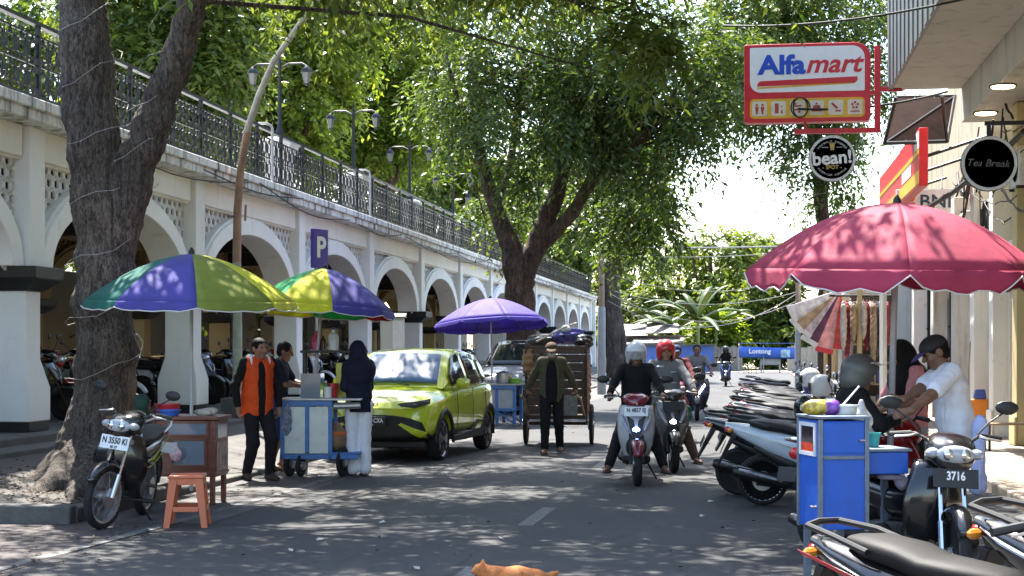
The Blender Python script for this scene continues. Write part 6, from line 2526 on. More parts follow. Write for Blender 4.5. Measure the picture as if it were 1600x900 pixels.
sack('brown cardboard sack hanging over the left edge of the handcart', pz(826, 567, 25.3), (.1, .16, .24), m_sack)
sack('tan sacking hanging down the right side of the handcart', pz(916, 605, 25.5), (.06, .3, .42), M('tan_sack', (.36, .2, .12), .85, var=.3, bump=.4))
sack('shiny violet plastic bundle on top of the handcart load', pz(888, 525, 25.9), (.26, .24, .13), M('violet_plastic', (.09, .08, .3), .3, var=.6, scale=10), .02, None, 'bundle', 'bundle')
sack('black bin bag sagging over the right top of the handcart', pz(912, 535, 25.7), (.14, .3, .12), M('black_plastic_bag', (.015, .015, .017), .35), .02, None, 'bin_bag', 'bin bag')
sack('dark grey bag at the left of the handcart load', pz(848, 533, 26.2), (.26, .3, .1), M('grey_bag', (.06, .06, .065), .5, var=.4), .02, None, 'bag', 'bag')
sack('white plastic bag tied on the violet bundle of the handcart', pz(884, 514, 25.75), (.08, .08, .055), M('white_bag', (.7, .7, .75), .4), .012, None, 'bag', 'bag')
b = MB()
b.tube([pz(838, 534, 25.3), pz(880, 512, 25.6), pz(900, 505, 26)], .018, 6)
o = b.build('bamboo_stick', M('bamboo', (.45, .4, .3), .6), None)
tag(o, 'pale stick lying slantwise on the handcart load', 'stick')
# green bundle strapped on the silver scooter
o = sack('green net bag strapped behind the rider in the red helmet', pz(1061, 648, 20.9), (.17, .2, .14), M('green_net', (.02, .16, .12), .6, var=.4, scale=30), .014, None, 'net_bag', 'bag')

# helmets left on parked bikes
def helmet_thing(label, loc, mat, rz, r=.14, mark=None):
    t = thing('helmet', label, 'helmet', loc, R(rz))
    s = SDF(.009)
    s.ell((0, 0, .13), (r * 1.08, r * .93, r)).ell((-.01, 0, .06), (r * .95, r * .9, r * .7), None, .02)
    s.minus((.16, 0, .07), (.12, .09, .1)).minus((.01, 0, -.0), (.1, .085, .15)).cut((0, 0, .0), (0, 0, -1))
    s.mesh('shell', mat, t)
    b = MB()
    b.grid(lambda u, v: (r * 1.12 * math.cos((u - .5) * 2.2), r * 1.0 * math.sin((u - .5) * 2.2), .17 - .11 * v), 12, 4)
    b.build('visor', glass('visor_dark', (.02, .02, .02), .05, .8), t, smooth=60, solid=.003)
    if mark:
        text(mark, .09, m_white_paint, t, face((.0, -r * .945, .13)), .002, bold=.002)
    return t
h_blk = M('helmet_gloss_black', (.012, .012, .013), .2, coat=.6)
helmet_thing('glossy black helmet marked with a zero on the seat of a parked black scooter', (ROWB[0] + .1, ROWB[1] - .02, .8), h_blk, -30, .145, '0')
helmet_thing('white helmet on the handlebar of a bike far along the parked row', pz(1266, 586, 22)[:2] + (1.02,), h_white, 160)
helmet_thing('pale grey helmet hanging over a mirror, just left of the customer', pz(1283, 606, 19)[:2] + (.98,), M('helmet_pale', (.5, .49, .48), .4), 150)

# ------------------------------------------------------------------ the blue food cart on the right
m_blue = M('cart_blue', (.012, .1, .5), .45, var=.16, scale=4, dirt=.5)
m_edge = M('cart_edge', (.16, .2, .27), .45, metal=.4, var=.3, dirt=.3)
X0, Y0, _ = pz(1282, 800, 9.95)
fc = thing('blue_food_cart', 'bright blue metal food cart with a small glass window and a lower counter', 'food cart', (X0, Y0, 0), R(17))
b = MB()
b.box(0, .3, 0, .4, .42, 1.1)
b.box(.302, .6, .06, .4, .76, .9)
b.build('body', m_blue, fc, bevel=.006)
b = MB()
for (xx, yy) in ((0, 0), (0, .4), (.3, 0)):
    b.box(xx - .014, xx + .014, yy - .014, yy + .014, .41, 1.11)
b.box(-.018, .32, -.018, .42, 1.112, 1.13)
b.box(.015, .285, -.012, -.002, .86, .885)
b.box(.315, .62, .045, .42, .902, .92)
b.build('edge_trim', m_edge, fc, bevel=.003)
b = MB()
b.box(-.008, -.003, .1, .34, .9, 1.06)
gp = b.build('window', glass('cart_window', (.05, .03, .03), .05, .6), fc)
b = MB()
for (p, q, r_, s_) in ((.07, .37, 1.06, 1.085), (.07, .37, .875, .9), (.07, .1, .9, 1.06), (.34, .37, .9, 1.06)):
    b.box(-.013, -.002, p, q, r_, s_)
b.build('window_frame', M('white_trim', (.65, .67, .7), .5), gp)
b = MB()
s = SDF(.01)
for k in range(6):
    s.ell((-.009 , .14 + .04 * k, .88), (.006, .03, .025 + .01 * (k % 3)))
b = MB()
b.box(-.0095, -.0085, .105, .335, .902, .955)
b.build('sauce_tray', M('red_sauce', (.6, .05, .02), .3, var=.5, scale=40), fc)
b = MB()
b.box(.016, .284, -.006, -.001, .9, 1.09)
b.build('door', m_blue, fc, bevel=.003)
b = MB()
b.tube([(.25, -.006, .98), (.25, -.03, .98), (.28, -.03, .98)], .008, 6)
b.tube([(-.006, .06, .56), (-.03, .06, .56), (-.03, .09, .56)], .008, 6)
b.build('latch', m_steel, fc)
for (xx, yy) in ((.04, .04), (.04, .36), (.26, .36), (.56, .36)):
    b = MB()
    b.box(xx - .02, xx + .02, yy - .02, yy + .02, 0, .418 if xx < .5 else .758)
    b.build('leg', m_edge, fc)
cartM = Matrix.Translation((X0, Y0, 0)) @ Matrix.Rotation(R(17), 4, 'Z')
def oncart2(x, y, z):
    return tuple(cartM @ Vector((x, y, z)))
o = sack('yellow and violet snack packet on top of the blue food cart', oncart2(.05, .22, 1.175), (.09, .05, .05), M('snack_packet', (.5, .36, .05), .35, var=.9, scale=18), .008, None, 'snack_packet', 'packet')
o = sack('violet and white packet beside the yellow one on the blue food cart', oncart2(.14, .2, 1.175), (.06, .05, .05), M('violet_packet', (.2, .06, .35), .35, var=.9, scale=20), .008, None, 'snack_packet', 'packet')
tub('flat white lidded box on the blue food cart', 'food_box', oncart2(.24, .25, 1.132), .09, .06, M('white_tub', (.6, .62, .6), .4), 'box', .95)
tub('small teal cup on the lower counter of the blue food cart', 'cup', oncart2(.44, .25, .922), .045, .09, M('teal_cup', (.05, .4, .38), .4), 'cup', .8)
bag('clear plastic bag held open between the vendor and the customer', oncart2(.42, .4, 1.0), M('clear_bag', (.5, .47, .45), .2, var=.4, scale=14), .07)
b = MB()
b.tube([oncart2(.25, .28, 1.19), oncart2(.36, .28, 1.31)], .006, 5)
tag(b.build('drinking_straw', m_white_paint, None), 'thin white straw leaning out of the box on the blue food cart', 'straw')
s = SDF(.01)
s.ell((0, 0, 0), (.09, .05, .02)).ell((.07, .02, -.04), (.04, .05, .05))
o = s.mesh('cleaning_cloth', M('cloth_lilac', (.4, .38, .52), .9, var=.2, bump=.4), None, noise=.008)
o.location = pz(1392, 744, 10.25)
tag(o, 'lilac cloth lying on the saddle of the 3716 motorcycle', 'cloth')
s = SDF(.01)
s.ell((0, 0, 0), (.055, .06, .26)).ell((.02, 0, .2), (.06, .06, .1)).ell((.0, .02, -.2), (.075, .05, .1))
o = s.mesh('towel', M('cloth_pale_blue', (.4, .45, .7), .9, var=.15, bump=.4), None, noise=.004)
o.location = pz(1528, 712, 11.9)
tag(o, 'pale blue towel hanging from the waist of the vendor in white', 'towel')

# the ginger cat crossing at the front
m_fur = M('ginger_fur', (.5, .17, .05), .9, var=.35, scale=26, bump=.7, bscale=120)
x, y = XY(803, 9.6)
ct = SDF(.009)
ct.chain([(-.16, 0, .2), (-.02, 0, .205), (.12, 0, .215)], [.075, .08, .072], .04).chain([(.12, 0, .22), (.2, 0, .25)], [.06, .05], .03)
ct.ell((.235, 0, .265), (.055, .048, .046), None, .02).ell((.28, 0, .25), (.025, .024, .02), None, .015)
for s in (-1, 1):
    ct.cone((.225, s * .03, .3), (.222, s * .04, .335), .018, .004, .01)
    ct.chain([(.13, s * .04, .18), (.14 + s * .03, s * .042, .09), (.13 + s * .04, s * .042, .012), (.155 + s * .04, s * .042, .01)], [.034, .02, .015, .016], .02)
    ct.chain([(-.17, s * .045, .18), (-.13 - s * .03, s * .048, .12), (-.19 - s * .03, s * .048, .065), (-.18 - s * .03, s * .048, .012), (-.15 - s * .03, s * .048, .01)], [.048, .032, .018, .015, .016], .02)
ct.chain([(-.22, 0, .22), (-.27, 0, .235), (-.31, .0, .25)], [.022, .019, .014], .02)
o = ct.mesh('cat', m_fur, None, noise=.004)
o.location = (x, y, 0)
o.rotation_euler = (0, 0, R(186))
o.scale = (.84,) * 3
tag(o, 'ginger cat walking left across the road at the bottom of the view', 'cat')
# ------------------------------------------------------------------ the shop row on the right
FX = 4.3
m_wallc = plaster('shop_cream', (.5, .44, .32), .75, (.1, .07, .045), 1.1, .07)
m_wallw = plaster('shop_white', (.72, .69, .62), .5, (.12, .09, .06), 1.2, .05)
m_soffit = plaster('soffit_grey', (.55, .52, .46), .6, (.12, .1, .08), 1, .04)
m_corr = M('grey_metal_sheet', (.17, .18, .19), .45, metal=.3, var=.2, stretch=(1, 8, .3), dirt=.3)
m_darkred = M('dark_red_wall', (.11, .02, .02), .7, var=.3)
m_shutter = M('roller_shutter', (.36, .36, .34), .5, metal=.2, var=.2, dirt=.4)
m_ochre = plaster('ochre_wall', (.5, .4, .2), .25)
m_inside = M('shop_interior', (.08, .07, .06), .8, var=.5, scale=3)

s1 = thing('shop_building', 'cream shop building with deep overhanging upper floor and white pilasters on the right', 'building', (FX, 0, 0))
b = MB()
b.box(0, 5, 5, 27.2, 0, 8.5)
b.build('wall', m_wallc, s1)
b = MB()                                             # overhanging storey: soffit, lip and metal front
b.box(-1.95, -.85, 5, 26.6, 5.75, 5.9)
b.box(-.85, -.7, 5, 26.6, 5.2, 5.9)
b.box(-.7, -.003, 5, 26.6, 5.2, 5.32)
b.box(-1.95, -1.75, 26.601, 26.8, 5.75, 8.4)
b.build('soffit', m_soffit, s1, bevel=.01)
b = MB()
for i in range(72):
    y = 5 + i * .3
    b.box(-2.0 - (.02 if i % 2 else 0), -1.955, y, y + .3, 5.72, 8.4)
b.build('metal_front', m_corr, s1)
b = MB()
b.box(-1.95, -.003, 26.0, 26.2, 5.905, 8.4)
b.build('end_wall', m_wallc, s1)
m_lampw = M('warm_downlight', (1, .75, .35), .4, emit=7)
for (px, py) in ((1567, 133), (1540, 175)):
    d = (5.2 - EYE) * F / (HY - py)
    x, y = XY(px, d)
    b = MB()
    b.lathe([(.19, 5.18), (.19, 5.199)], 20, (x - FX, y, 0))
    r_ = b.build('lamp_ring', m_clad, s1)
    b = MB()
    b.lathe([(.15, 5.165), (.16, 5.179)], 20, (x - FX, y, 0))
    b.build('lamp', m_lampw, r_)
def pil(par, y, w_, mat, z1=4.6, dpt=.35, z0=.12):
    b = MB()
    b.box(-dpt, -.002, y - w_ / 2, y + w_ / 2, z0, z1)
    b.box(-dpt - .04, -dpt - .001, y - w_ / 2 - .04, y + w_ / 2 + .04, z0, .55)
    return b.build('pilaster', mat, par, bevel=.012)
for y in (10, 13, 16, 19, 22.2, 24.6, 26.9):
    pil(s1, y, .42, m_wallw if y > 25 else m_ochre, 5.19)
def opening(par, ya, yb, mat, z1=3.2, kind='shutter'):
    b = MB()
    if kind == 'shutter':
        n = 26
        for i in range(n):
            z = .12 + (z1 - .12) * i / n
            b.box(-.06, -.045 + (.012 if i % 2 else 0), ya, yb, z, z + (z1 - .12) / n - .012)
        b.box(-.06, -.052, ya, yb, .12, z1)
    else:
        b.box(-.05, -.01, ya, yb, .12, z1)
    o = b.build('shutter' if kind == 'shutter' else 'doorway', mat, par)
    b = MB()
    b.box(-.12, -.003, ya - .08, ya, .12, z1 + .08)
    b.box(-.12, -.003, yb, yb + .08, .12, z1 + .08)
    b.box(-.12, -.003, ya, yb, z1, z1 + .08)
    b.build('frame', m_wallw, o)
    return o
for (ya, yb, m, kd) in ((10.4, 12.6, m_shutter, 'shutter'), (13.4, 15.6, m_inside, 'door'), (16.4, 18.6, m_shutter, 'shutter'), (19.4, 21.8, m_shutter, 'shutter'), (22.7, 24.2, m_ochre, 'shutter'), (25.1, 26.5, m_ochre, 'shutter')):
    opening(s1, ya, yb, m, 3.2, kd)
for y in (25.3, 26.2):                               # door handles and bars on the ochre doors
    b = MB()
    for z in (1.1, 2.1, 2.9):
        b.tube([(-.06, y, z), (-.14, y, z), (-.14, y + .0, z + .22), (-.06, y, z + .22)], .012, 6)
    b.build('door_bar', m_wallw, s1)

s2 = thing('shop_building', 'second shop building beyond the overhang, with white pilasters and a red and yellow fascia', 'building', (FX, 0, 0))
b = MB()
b.box(.06, 5, 27.21, 47, 0, 7.2)
b.build('wall', m_wallc, s2)
for y in (28.6, 31.2, 34.6, 38.5, 43):
    pil(s2, y, .5, m_wallw, 4.4, .42)
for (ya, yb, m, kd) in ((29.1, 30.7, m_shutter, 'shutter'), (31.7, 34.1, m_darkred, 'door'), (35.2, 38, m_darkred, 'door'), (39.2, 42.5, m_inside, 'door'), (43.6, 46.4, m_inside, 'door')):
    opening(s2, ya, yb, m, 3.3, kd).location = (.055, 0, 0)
m_sred, m_syel, m_swhite = M('sign_red', (.62, .015, .03), .35), M('sign_yellow', (.75, .42, .02), .35), M('sign_white', (.72, .7, .68), .4)
b = MB()
b.box(-1.35, -1.2, 28.2, 36.5, 4.35, 5.35)
fa = b.build('fascia', m_sred, s2, bevel=.01)
b = MB()
b.box(-1.36, -1.351, 28.2, 36.5, 4.4, 4.62)
b.box(-1.36, -1.351, 28.2, 36.5, 4.9, 4.98)
b.build('fascia_stripe', m_syel, fa)
b = MB()
b.box(-1.36, -1.351, 29.5, 31.2, 4.66, 4.87)
b.box(-1.36, -1.351, 28.2, 28.9, 5.0, 5.3)
b.build('fascia_panel', m_swhite, fa)
b = MB()
for y in (28.6, 32, 36):
    b.tube([(-1.2, y, 4.9), (.05, y, 5.3)], .03, 6)
b.build('fascia_bracket', m_iron, fa)

s3 = thing('shop_building', 'low far shop building at the end of the parked row, mostly behind hanging goods', 'building', (FX, 0, 0))
b = MB()
b.box(.1, 6, 47.3, 88, 0, 4.6)
b.box(-1.2, .098, 47.5, 87, 3.3, 3.42)
b.build('wall', m_wallw, s3)
for (ya, yb) in ((48.5, 53), (54.5, 59), (60.5, 66), (68, 74), (76, 82)):
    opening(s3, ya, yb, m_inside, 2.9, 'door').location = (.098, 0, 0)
b = MB()
b.box(.4, 5.8, 47.6, 87.7, 4.6, 4.75)
b.build('roof', m_corr, s3)

# rusty framed awning hanging at the end of the overhang
aw = thing('metal_awning', 'rusty brown sheet awning on a dark iron frame under the end of the overhang', 'awning', (0, 0, 0))
A = [pz(1382, 224, 27.6), pz(1480, 221, 28), pz(1492, 150, 29), pz(1400, 152, 29.2)]
b = MB()
b.add(A, [(0, 1, 2, 3)])
b.build('sheet', M('rusty_sheet', (.022, .011, .008), .95, var=.5, scale=4, spec=.05), aw, smooth=0, solid=.02)
b = MB()
for i in range(4):
    b.tube([A[i], A[(i + 1) % 4]], .035, 6)
for f in (.33, .66):
    b.tube([Vector(A[0]).lerp(Vector(A[1]), f), Vector(A[3]).lerp(Vector(A[2]), f)], .022, 6)
b.tube([A[0], A[2]], .022, 6)
b.tube([A[1], pz(1472, 150, 27)], .03, 6)
b.tube([A[0], pz(1400, 152, 27.2)], .03, 6)
b.build('frame', m_iron, aw)

# ------------------------------------------------------------------ hanging signs
def rr(w_, h, radii, n=6):
    "rounded rectangle outline, radii for bl, br, tr, tl"
    pts = []
    for (cx, cz, a0, r) in ((-w_ / 2, -h / 2, 180, radii[0]), (w_ / 2, -h / 2, 270, radii[1]), (w_ / 2, h / 2, 0, radii[2]), (-w_ / 2, h / 2, 90, radii[3])):
        sx, sz = (1 if cx < 0 else -1), (1 if cz < 0 else -1)
        for k in range(n + 1):
            a = R(a0 + 90 * k / n)
            pts.append((cx + sx * r + r * math.cos(a), cz + sz * r + r * math.sin(a)))
    return pts
d = 26
x, y = XY(1260.5, d)
sg = thing('shop_sign', 'red and white shop sign with blue and red lettering and a row of icons', 'sign', (x, y, ZZ(131, d)))
ws, hs = 194 / F * d, 122 / F * d
b = MB()
b.prism(rr(ws, hs, (.08, .08, .26, .04)), -.14, .14)
box = b.build('box', m_sred, sg, bevel=.012)
b = MB()
b.prism(rr(ws * .905, hs * .575, (.17, .02, .2, .02)), -.146, -.139)
b.v = [(p, q, z + hs * .17) for p, q, z in b.v]
b.build('white_panel', M('sign_face_white', (.85, .84, .82), .35, var=.03), box)
b = MB()
b.prism(rr(ws * .905, hs * .25, (.07, .07, .07, .07)), -.146, -.139)
b.v = [(p, q, z - hs * .325) for p, q, z in b.v]
b.build('icon_band', m_syel, box)
m_sblue = M('sign_blue', (.01, .07, .5), .35)
text('Alfa', .42, m_sblue, box, face((-.4, -.149, .28)), .004, bold=.016, sx=1.12)
text('mart', .42, m_sred, box, face((.41, -.149, .285)), .004, bold=.009, shear=.28, sx=1.08)
b = MB()
b.prism([(-.8, .0), (-.78, .06), (-.74, .085), (.8, .13), (.8, .07), (.76, .03)], -.15, -.1465)
b.v = [(p, q, z - .05) for p, q, z in b.v]
b.build('swoosh', m_sred, box)
b = MB()
b.prism([(-.8, -.075), (-.8, -.1), (.74, -.045), (.78, -.01), (.74, -.02)], -.15, -.1465)
b.v = [(p, q, z + .01) for p, q, z in b.v]
b.build('swoosh', m_syel, box)
m_icon = M('icon_tile', (.72, .66, .52), .5)
m_icr = M('icon_red', (.45, .05, .04), .5)
for k in range(6):
    xc = (-.417 + .167 * k) * ws * .9
    zc = -hs * .325
    b = MB()
    b.prism(rr(.235, .24, (.03,) * 4, 3), -.151, -.1465)
    b.v = [(p + xc, q, z + zc) for p, q, z in b.v]
    til = b.build('icon_tile', m_icon, box)
    b = MB()
    Z = lambda pts: b.prism([(p + xc, z + zc) for p, z in pts], -.156, -.1515)
    def circ(cx, cz, r, n=10):
        Z([(cx + r * math.cos(2 * PI * i / n), cz + r * math.sin(2 * PI * i / n)) for i in range(n)])
    if k == 0:
        for q in (-.045, .045):
            circ(q, .06, .02)
            Z([(q - .03, .03), (q - .012, -.09), (q + .012, -.09), (q + .03, .03)])
    elif k == 1:
        Z([(-.06, -.08), (-.06, .08), (.0, .08), (.0, -.08)])
        Z([(.03, -.08), (.05, .0), (.07, -.08)])
        circ(.05, .03, .014)
    elif k == 2:
        for q in (-.03, .03):
            Z([(-.07, q - .012), (-.07, q + .012), (.06, q + .02), (.07, q - .004)])
        circ(.03, -.06, .02)
        circ(-.04, .07, .02)
    elif k == 3:
        Z([(-.08, -.06), (-.08, -.035), (.08, -.035), (.08, -.06)])
        Z([(-.07, -.03), (-.05, .04), (.05, .04), (.07, -.03)])
        circ(0, .065, .018)
    elif k == 4:
        Z([(-.08, .06), (-.05, .08), (.04, -.01), (.01, -.03)])
        Z([(-.01, -.07), (-.01, -.045), (.08, -.045), (.08, -.07)])
    else:
        for a in range(5):
            circ(.045 * math.cos(a * 2 * PI / 5 + PI / 2), .03 + .045 * math.sin(a * 2 * PI / 5 + PI / 2), .02)
        Z([(-.07, -.08), (-.07, -.06), (.07, -.06), (.07, -.08)])
    b.build('icon', m_icr, til, smooth=0)
b = MB()
b.box(ws / 2 + .07, ws / 2 + .16, -.05, .05, -hs / 2 - .1, hs / 2 - .05)
b.box(-.2, ws / 2 + .1601, -.04, .04, -hs / 2 - .18, -hs / 2 - .1005)
b.box(-.05, 0, -.03, .03, -hs / 2 - .1, -hs / 2 + .001)
b.box(ws / 2 - .003, ws / 2 + .0695, -.03, .03, -.2, -.14)
b.box(ws / 2 + .1605, ws / 2 + .5, -.03, .03, -.15, -.08)
b.build('bracket', m_sred, sg)

def disc_sign(label, px, py, d, r, rot=0):
    x, y = XY(px, d)
    t = thing('round_sign', label, 'sign', (x, y, ZZ(py, d)), rot)
    b = MB()
    b.lathe([(0, -.05), (r - .01, -.05), (r, -.04), (r, .04), (r - .01, .05), (0, .05)], 48, axis='y')
    dk = b.build('disc', m_black, t)
    b = MB()
    b.lathe([(r * .875, -.056), (r * .985, -.056), (r * .985, -.049), (r * .875, -.049), (r * .875, -.056)], 48, axis='y')
    b.build('rim_band', M('sign_rim', (.62, .62, .6), .5), dk)
    return t, dk
r = 36.5 / F * 25.6
t, dk = disc_sign('round black sign with a white rim, reading bean! spot, under the red and white sign', 1300, 248, 25.6, r)
text('bean!', .29, m_white_paint, dk, face((0, -.058, .0)) @ Matrix.Rotation(R(4), 4, 'Z'), .003, bold=.008)
text('- SPOT -', .085, M('gold_paint', (.5, .33, .08), .4), dk, face((0, -.058, -.145)), .002, bold=.002)
b = MB()
b.prism([(-.035, .13), (-.025, .03 + .11), (-.04, .23), (.04, .23), (.028, .13)], -.06, -.055)
b.box(-.05, .05, -.06, -.055, .235, .247)
b.build('cup_mark', MATS['gold_paint'], dk, smooth=0)
b = MB()
b.box(-.16, -.06, -.06, -.055, .172, .178)
b.box(.06, .16, -.06, -.055, .172, .178)
b.build('rule_mark', m_white_paint, dk, smooth=0)
for i, ch in enumerate('FRESHLY BREWED'):
    a = R(90 + 52 - 104 * i / 13)
    text(ch, .045, m_white_paint, dk, face((r * .72 * math.cos(a), -.058, r * .72 * math.sin(a))) @ Matrix.Rotation(a - PI / 2, 4, 'Z'), .002)
for i, ch in enumerate('PREMIUM COFFEE'):
    a = R(-90 - 52 + 104 * i / 13)
    text(ch, .045, m_white_paint, dk, face((r * .72 * math.cos(a), -.058, r * .72 * math.sin(a))) @ Matrix.Rotation(a + PI / 2, 4, 'Z'), .002)
b = MB()
b.tube([(.08, 0, r), (.08, 0, r + .08)], .02, 6)
b.build('hanger', m_sred, t)
r = 43 / F * 20.5
t, dk = disc_sign('round black sign with a grey rim, reading Tea Break, hanging from a black arm', 1545, 256, 20.5, r)
text('Tea Break', .13, M('dim_lettering', (.13, .13, .13), .5), dk, face((-.02, -.057, .0)) @ Matrix.Rotation(R(-3), 4, 'Z'), .002, shear=.25)
b = MB()
b.box(-.025, .025, -.025, .025, r - .01, r + .14)
b.box(-.05, 1.35, -.03, .03, r + .141, r + .19)
b.build('arm', m_black, t)

d = 31
x, y = XY(1448, d)
t = thing('bank_sign', 'white bank sign with a red emblem and dark BNI letters above the red parasol', 'sign', (x, y, ZZ(312, d)))
b = MB()
b.box(-.58, .5, -.06, .06, -.24, .2)
bx_ = b.build('panel', m_swhite, t, bevel=.01)
text('BNI', .36, M('navy_lettering', (.01, .04, .08), .4), bx_, face((.16, -.065, -.05)), .003, bold=.006, sx=1.08)
b = MB()
for k in range(3):
    b.prism([(-.5 + .05 * k, .14 - .1 * k), (-.22, .14 - .1 * k), (-.26, .06 - .1 * k), (-.46 + .06 * k, .06 - .1 * k)], -.068, -.061)
b.build('emblem', M('emblem_red', (.7, .08, .02), .4), bx_, smooth=0)
b = MB()
b.box(.2, .26, .061, .6, -.03, .03)
b.tube([(-.3, .03, .2), (-.1, .4, 1.0)], .015, 5)
b.build('bracket', m_iron, t)

# P parking sign on its pole among the parasols
d = 23.5
x, y = XY(499, d)
t = thing('parking_sign', 'tall violet parking sign with a white P, on a pole behind the yellow parasol', 'sign', (x, y, .1), R(66))
b = MB()
b.box(-.17, .17, -.03, .03, ZZ(419, d) - .1, ZZ(358, d) - .1)
pn = b.build('panel', M('sign_violet', (.06, .04, .3), .4), t, bevel=.008)
text('P', .42, m_white_paint, pn, face((0, -.034, ZZ(388, d) - .1)), .003, bold=.012)
b = MB()
b.tube([(0, .05, -.1), (0, .05, ZZ(362, d) - .1)], .025, 8)
b.build('pole', m_steel, t)

# ------------------------------------------------------------------ poles and wires
d = 26.8
m_polel = M('green_white_pole', (.3, .33, .27), .6, var=.45, scale=3, dirt=.4)
m_rust = M('rusty_tube', (.3, .17, .11), .6, var=.4, scale=3, dirt=.4)
x, y = XY(371, d)
t = thing('street_lamp', 'old bent street lamp pole, green at the foot and rusty above, leaning over the railing', 'lamp post', (x, y, .35))
b = MB()
b.box(-.22, .24, -.25, .25, -.2, .38)
b.build('footing', m_plinth, t, bevel=.02)
L0 = Vector(t.location)
q = lambda px, py, dd=d: Vector(pz(px, py, dd)) - L0
b = MB()
b.tube([q(371, 626), q(371, 520), q(370, 410)], [.085, .078, .072], 12)
b.build('lower_pole', m_polel, t)
b = MB()
b.tube([q(370, 410), q(371, 330), q(376, 265), q(386, 205, 26.6)], [.072, .068, .064, .06], 12)
b.tube([q(383, 345, d - .1), q(384, 320, d - .1)], .02, 6)
b.build('middle_pole', m_rust, t)
b = MB()
b.tube([q(386, 205, 26.6), q(404, 150, 26.4), q(428, 95, 26.2), q(460, 50, 26), q(500, -5, 25.8), q(545, -60, 25.6)], [.06, .054, .05, .047, .043, .04], 10)
b.build('arm', M('weathered_tube', (.33, .3, .26), .6, var=.3, scale=4), t)
b = MB()
b.loft([(0, 0, .05, .04), (.2, 0, .12, .07), (.5, -.02, .13, .06), (.62, -.03, .05, .03)], 14)
b.v = [tuple(q(545, -60, 25.6) + Vector(v)) for v in b.v]
b.build('lamp_head', m_lampblock, t)

d = 54
x, y = XY(940, d)
t = thing('utility_pole', 'slim grey pole with a brown top and wires, standing on the far left kerb', 'pole', (x, y, .02))
b = MB()
b.lathe([(.15, 0), (.13, 2.9), (.11, 2.95)], 10)
b.build('lower_pole', M('grey_pole', (.33, .34, .36), .5, dirt=.2), t)
b = MB()
b.lathe([(.1, 2.95), (.085, ZZ(381, d)), (0, ZZ(381, d) + .03)], 10)
b.build('upper_pole', M('brown_pole', (.34, .24, .17), .6, dirt=.2), t)
PT = Vector(pz(940, 386, d))
d = 60
x, y = XY(1247, d)
t = thing('utility_pole', 'rust-topped pole behind the hanging bags, carrying the far end of the street wires', 'pole', (x, y, .1))
b = MB()
b.lathe([(.13, 0), (.1, 2.4)], 10)
b.build('lower_pole', MATS['grey_pole'], t)
b = MB()
b.lathe([(.1, 2.4), (.08, ZZ(380, d)), (0, ZZ(380, d) + .03)], 10)
b.build('upper_pole', MATS['brown_pole'], t)
PB = Vector(pz(1247, 384, d))
def wire(label, p, e, sag, r=.012, mat=None, n=20, group=None):
    p, e = Vector(p), Vector(e)
    b = MB()
    b.tube([p.lerp(e, k / n) + Vector((0, 0, -sag * 4 * (k / n) * (1 - k / n))) for k in range(n + 1)], r, 5)
    o = b.build('wire', mat or m_cable, None, smooth=80)
    return tag(o, label, 'cable', group)
m_wireg = M('grey_wire', (.22, .22, .22), .6)
wire('pale thick wire across the street between the tops of the two far poles', PT, PB, .05, .028, m_wireg)
GW = 'thin wires crossing the far end of the street'
for k, (pa, pb, sg_) in enumerate((((950, 398, 56), (1250, 392, 60), .15), ((960, 430, 58), (1250, 430, 60), .6), ((960, 455, 60), (1250, 455, 60), .5), ((950, 470, 56), (1246, 458, 60), 1.1), ((955, 460, 60), (1246, 470, 60), .9))):
    wire('thin grey wire sagging across the far end of the street below the pale one', pz(*pa), pz(*pb), sg_, .013, m_wireg, group=GW)
for k, (pa, pb) in enumerate((((1040, 300, 70), (1240, 262, 40)), ((1040, 322, 70), (1300, 300, 40)), ((1045, 355, 70), (1260, 280, 42)))):
    wire('thin dark wire slanting across the bright gap of sky', pz(*pa), pz(*pb), .15, .012, group='wires across the sky gap')
wire('black cable from the top edge of the view across the overhang to the red sign', pz(1130, 40, 24), pz(1600, -25, 18), .15, .016)
wire('black cable running from the overhang edge to the icon row of the red sign', pz(1247, 170, 25.7), pz(1480, 143, 26.3), .1, .02)
b = MB()
o_ = Vector(pz(1250, 168, 25.75))
b.tube([o_ + Vector((.16 * math.cos(a) * (1 - a / 30), 0, .16 * math.sin(a) + .0)) for a in np.linspace(0, 11, 30)], .012, 5)
tag(b.build('cable_coil', m_cable, None), 'small coil of black cable in front of the icon row of the red sign', 'cable')
# tangle of cables on the cream wall
tg = thing('cable_tangle', 'tangle of black cables strung over the cream wall between the signs', 'cables', (FX, 30, 4))
rr_ = random.Random(5)
for k in range(34):
    b = MB()
    a = Vector((-.1 - rr_.random() * .5, rr_.uniform(-6, 6), rr_.uniform(-.6, 1.1)))
    e = a + Vector((rr_.uniform(-.3, .3), rr_.uniform(-5, 5), rr_.uniform(-.9, .9)))
    sgg = rr_.uniform(.05, .6)
    b.tube([a.lerp(e, i / 10) + Vector((0, 0, -sgg * 4 * (i / 10) * (1 - i / 10) + .02 * math.sin(i * 2.1 + k))) for i in range(11)], rr_.choice([.01, .014, .02]), 5)
    b.build('cable', m_cable, tg, smooth=80)
for k in range(5):
    b = MB()
    c = Vector((-.3, rr_.uniform(-5, 1), rr_.uniform(-.5, .3)))
    r_ = rr_.uniform(.15, .3)
    b.tube([c + Vector((.02 * i / 20, r_ * math.cos(i * .6), r_ * 1.2 * math.sin(i * .6))) for i in range(32)], .012, 5)
    b.build('coil', m_cable, tg, smooth=80)
b = MB()
b.tube([pz(1600, 205, 22), pz(1560, 245, 24), pz(1490, 300, 27), pz(1440, 330, 31)], .045, 7)
tag(b.build('cable_bundle', m_cable, None), 'thick bundle of black cables sloping down past the round Tea Break sign', 'cable')

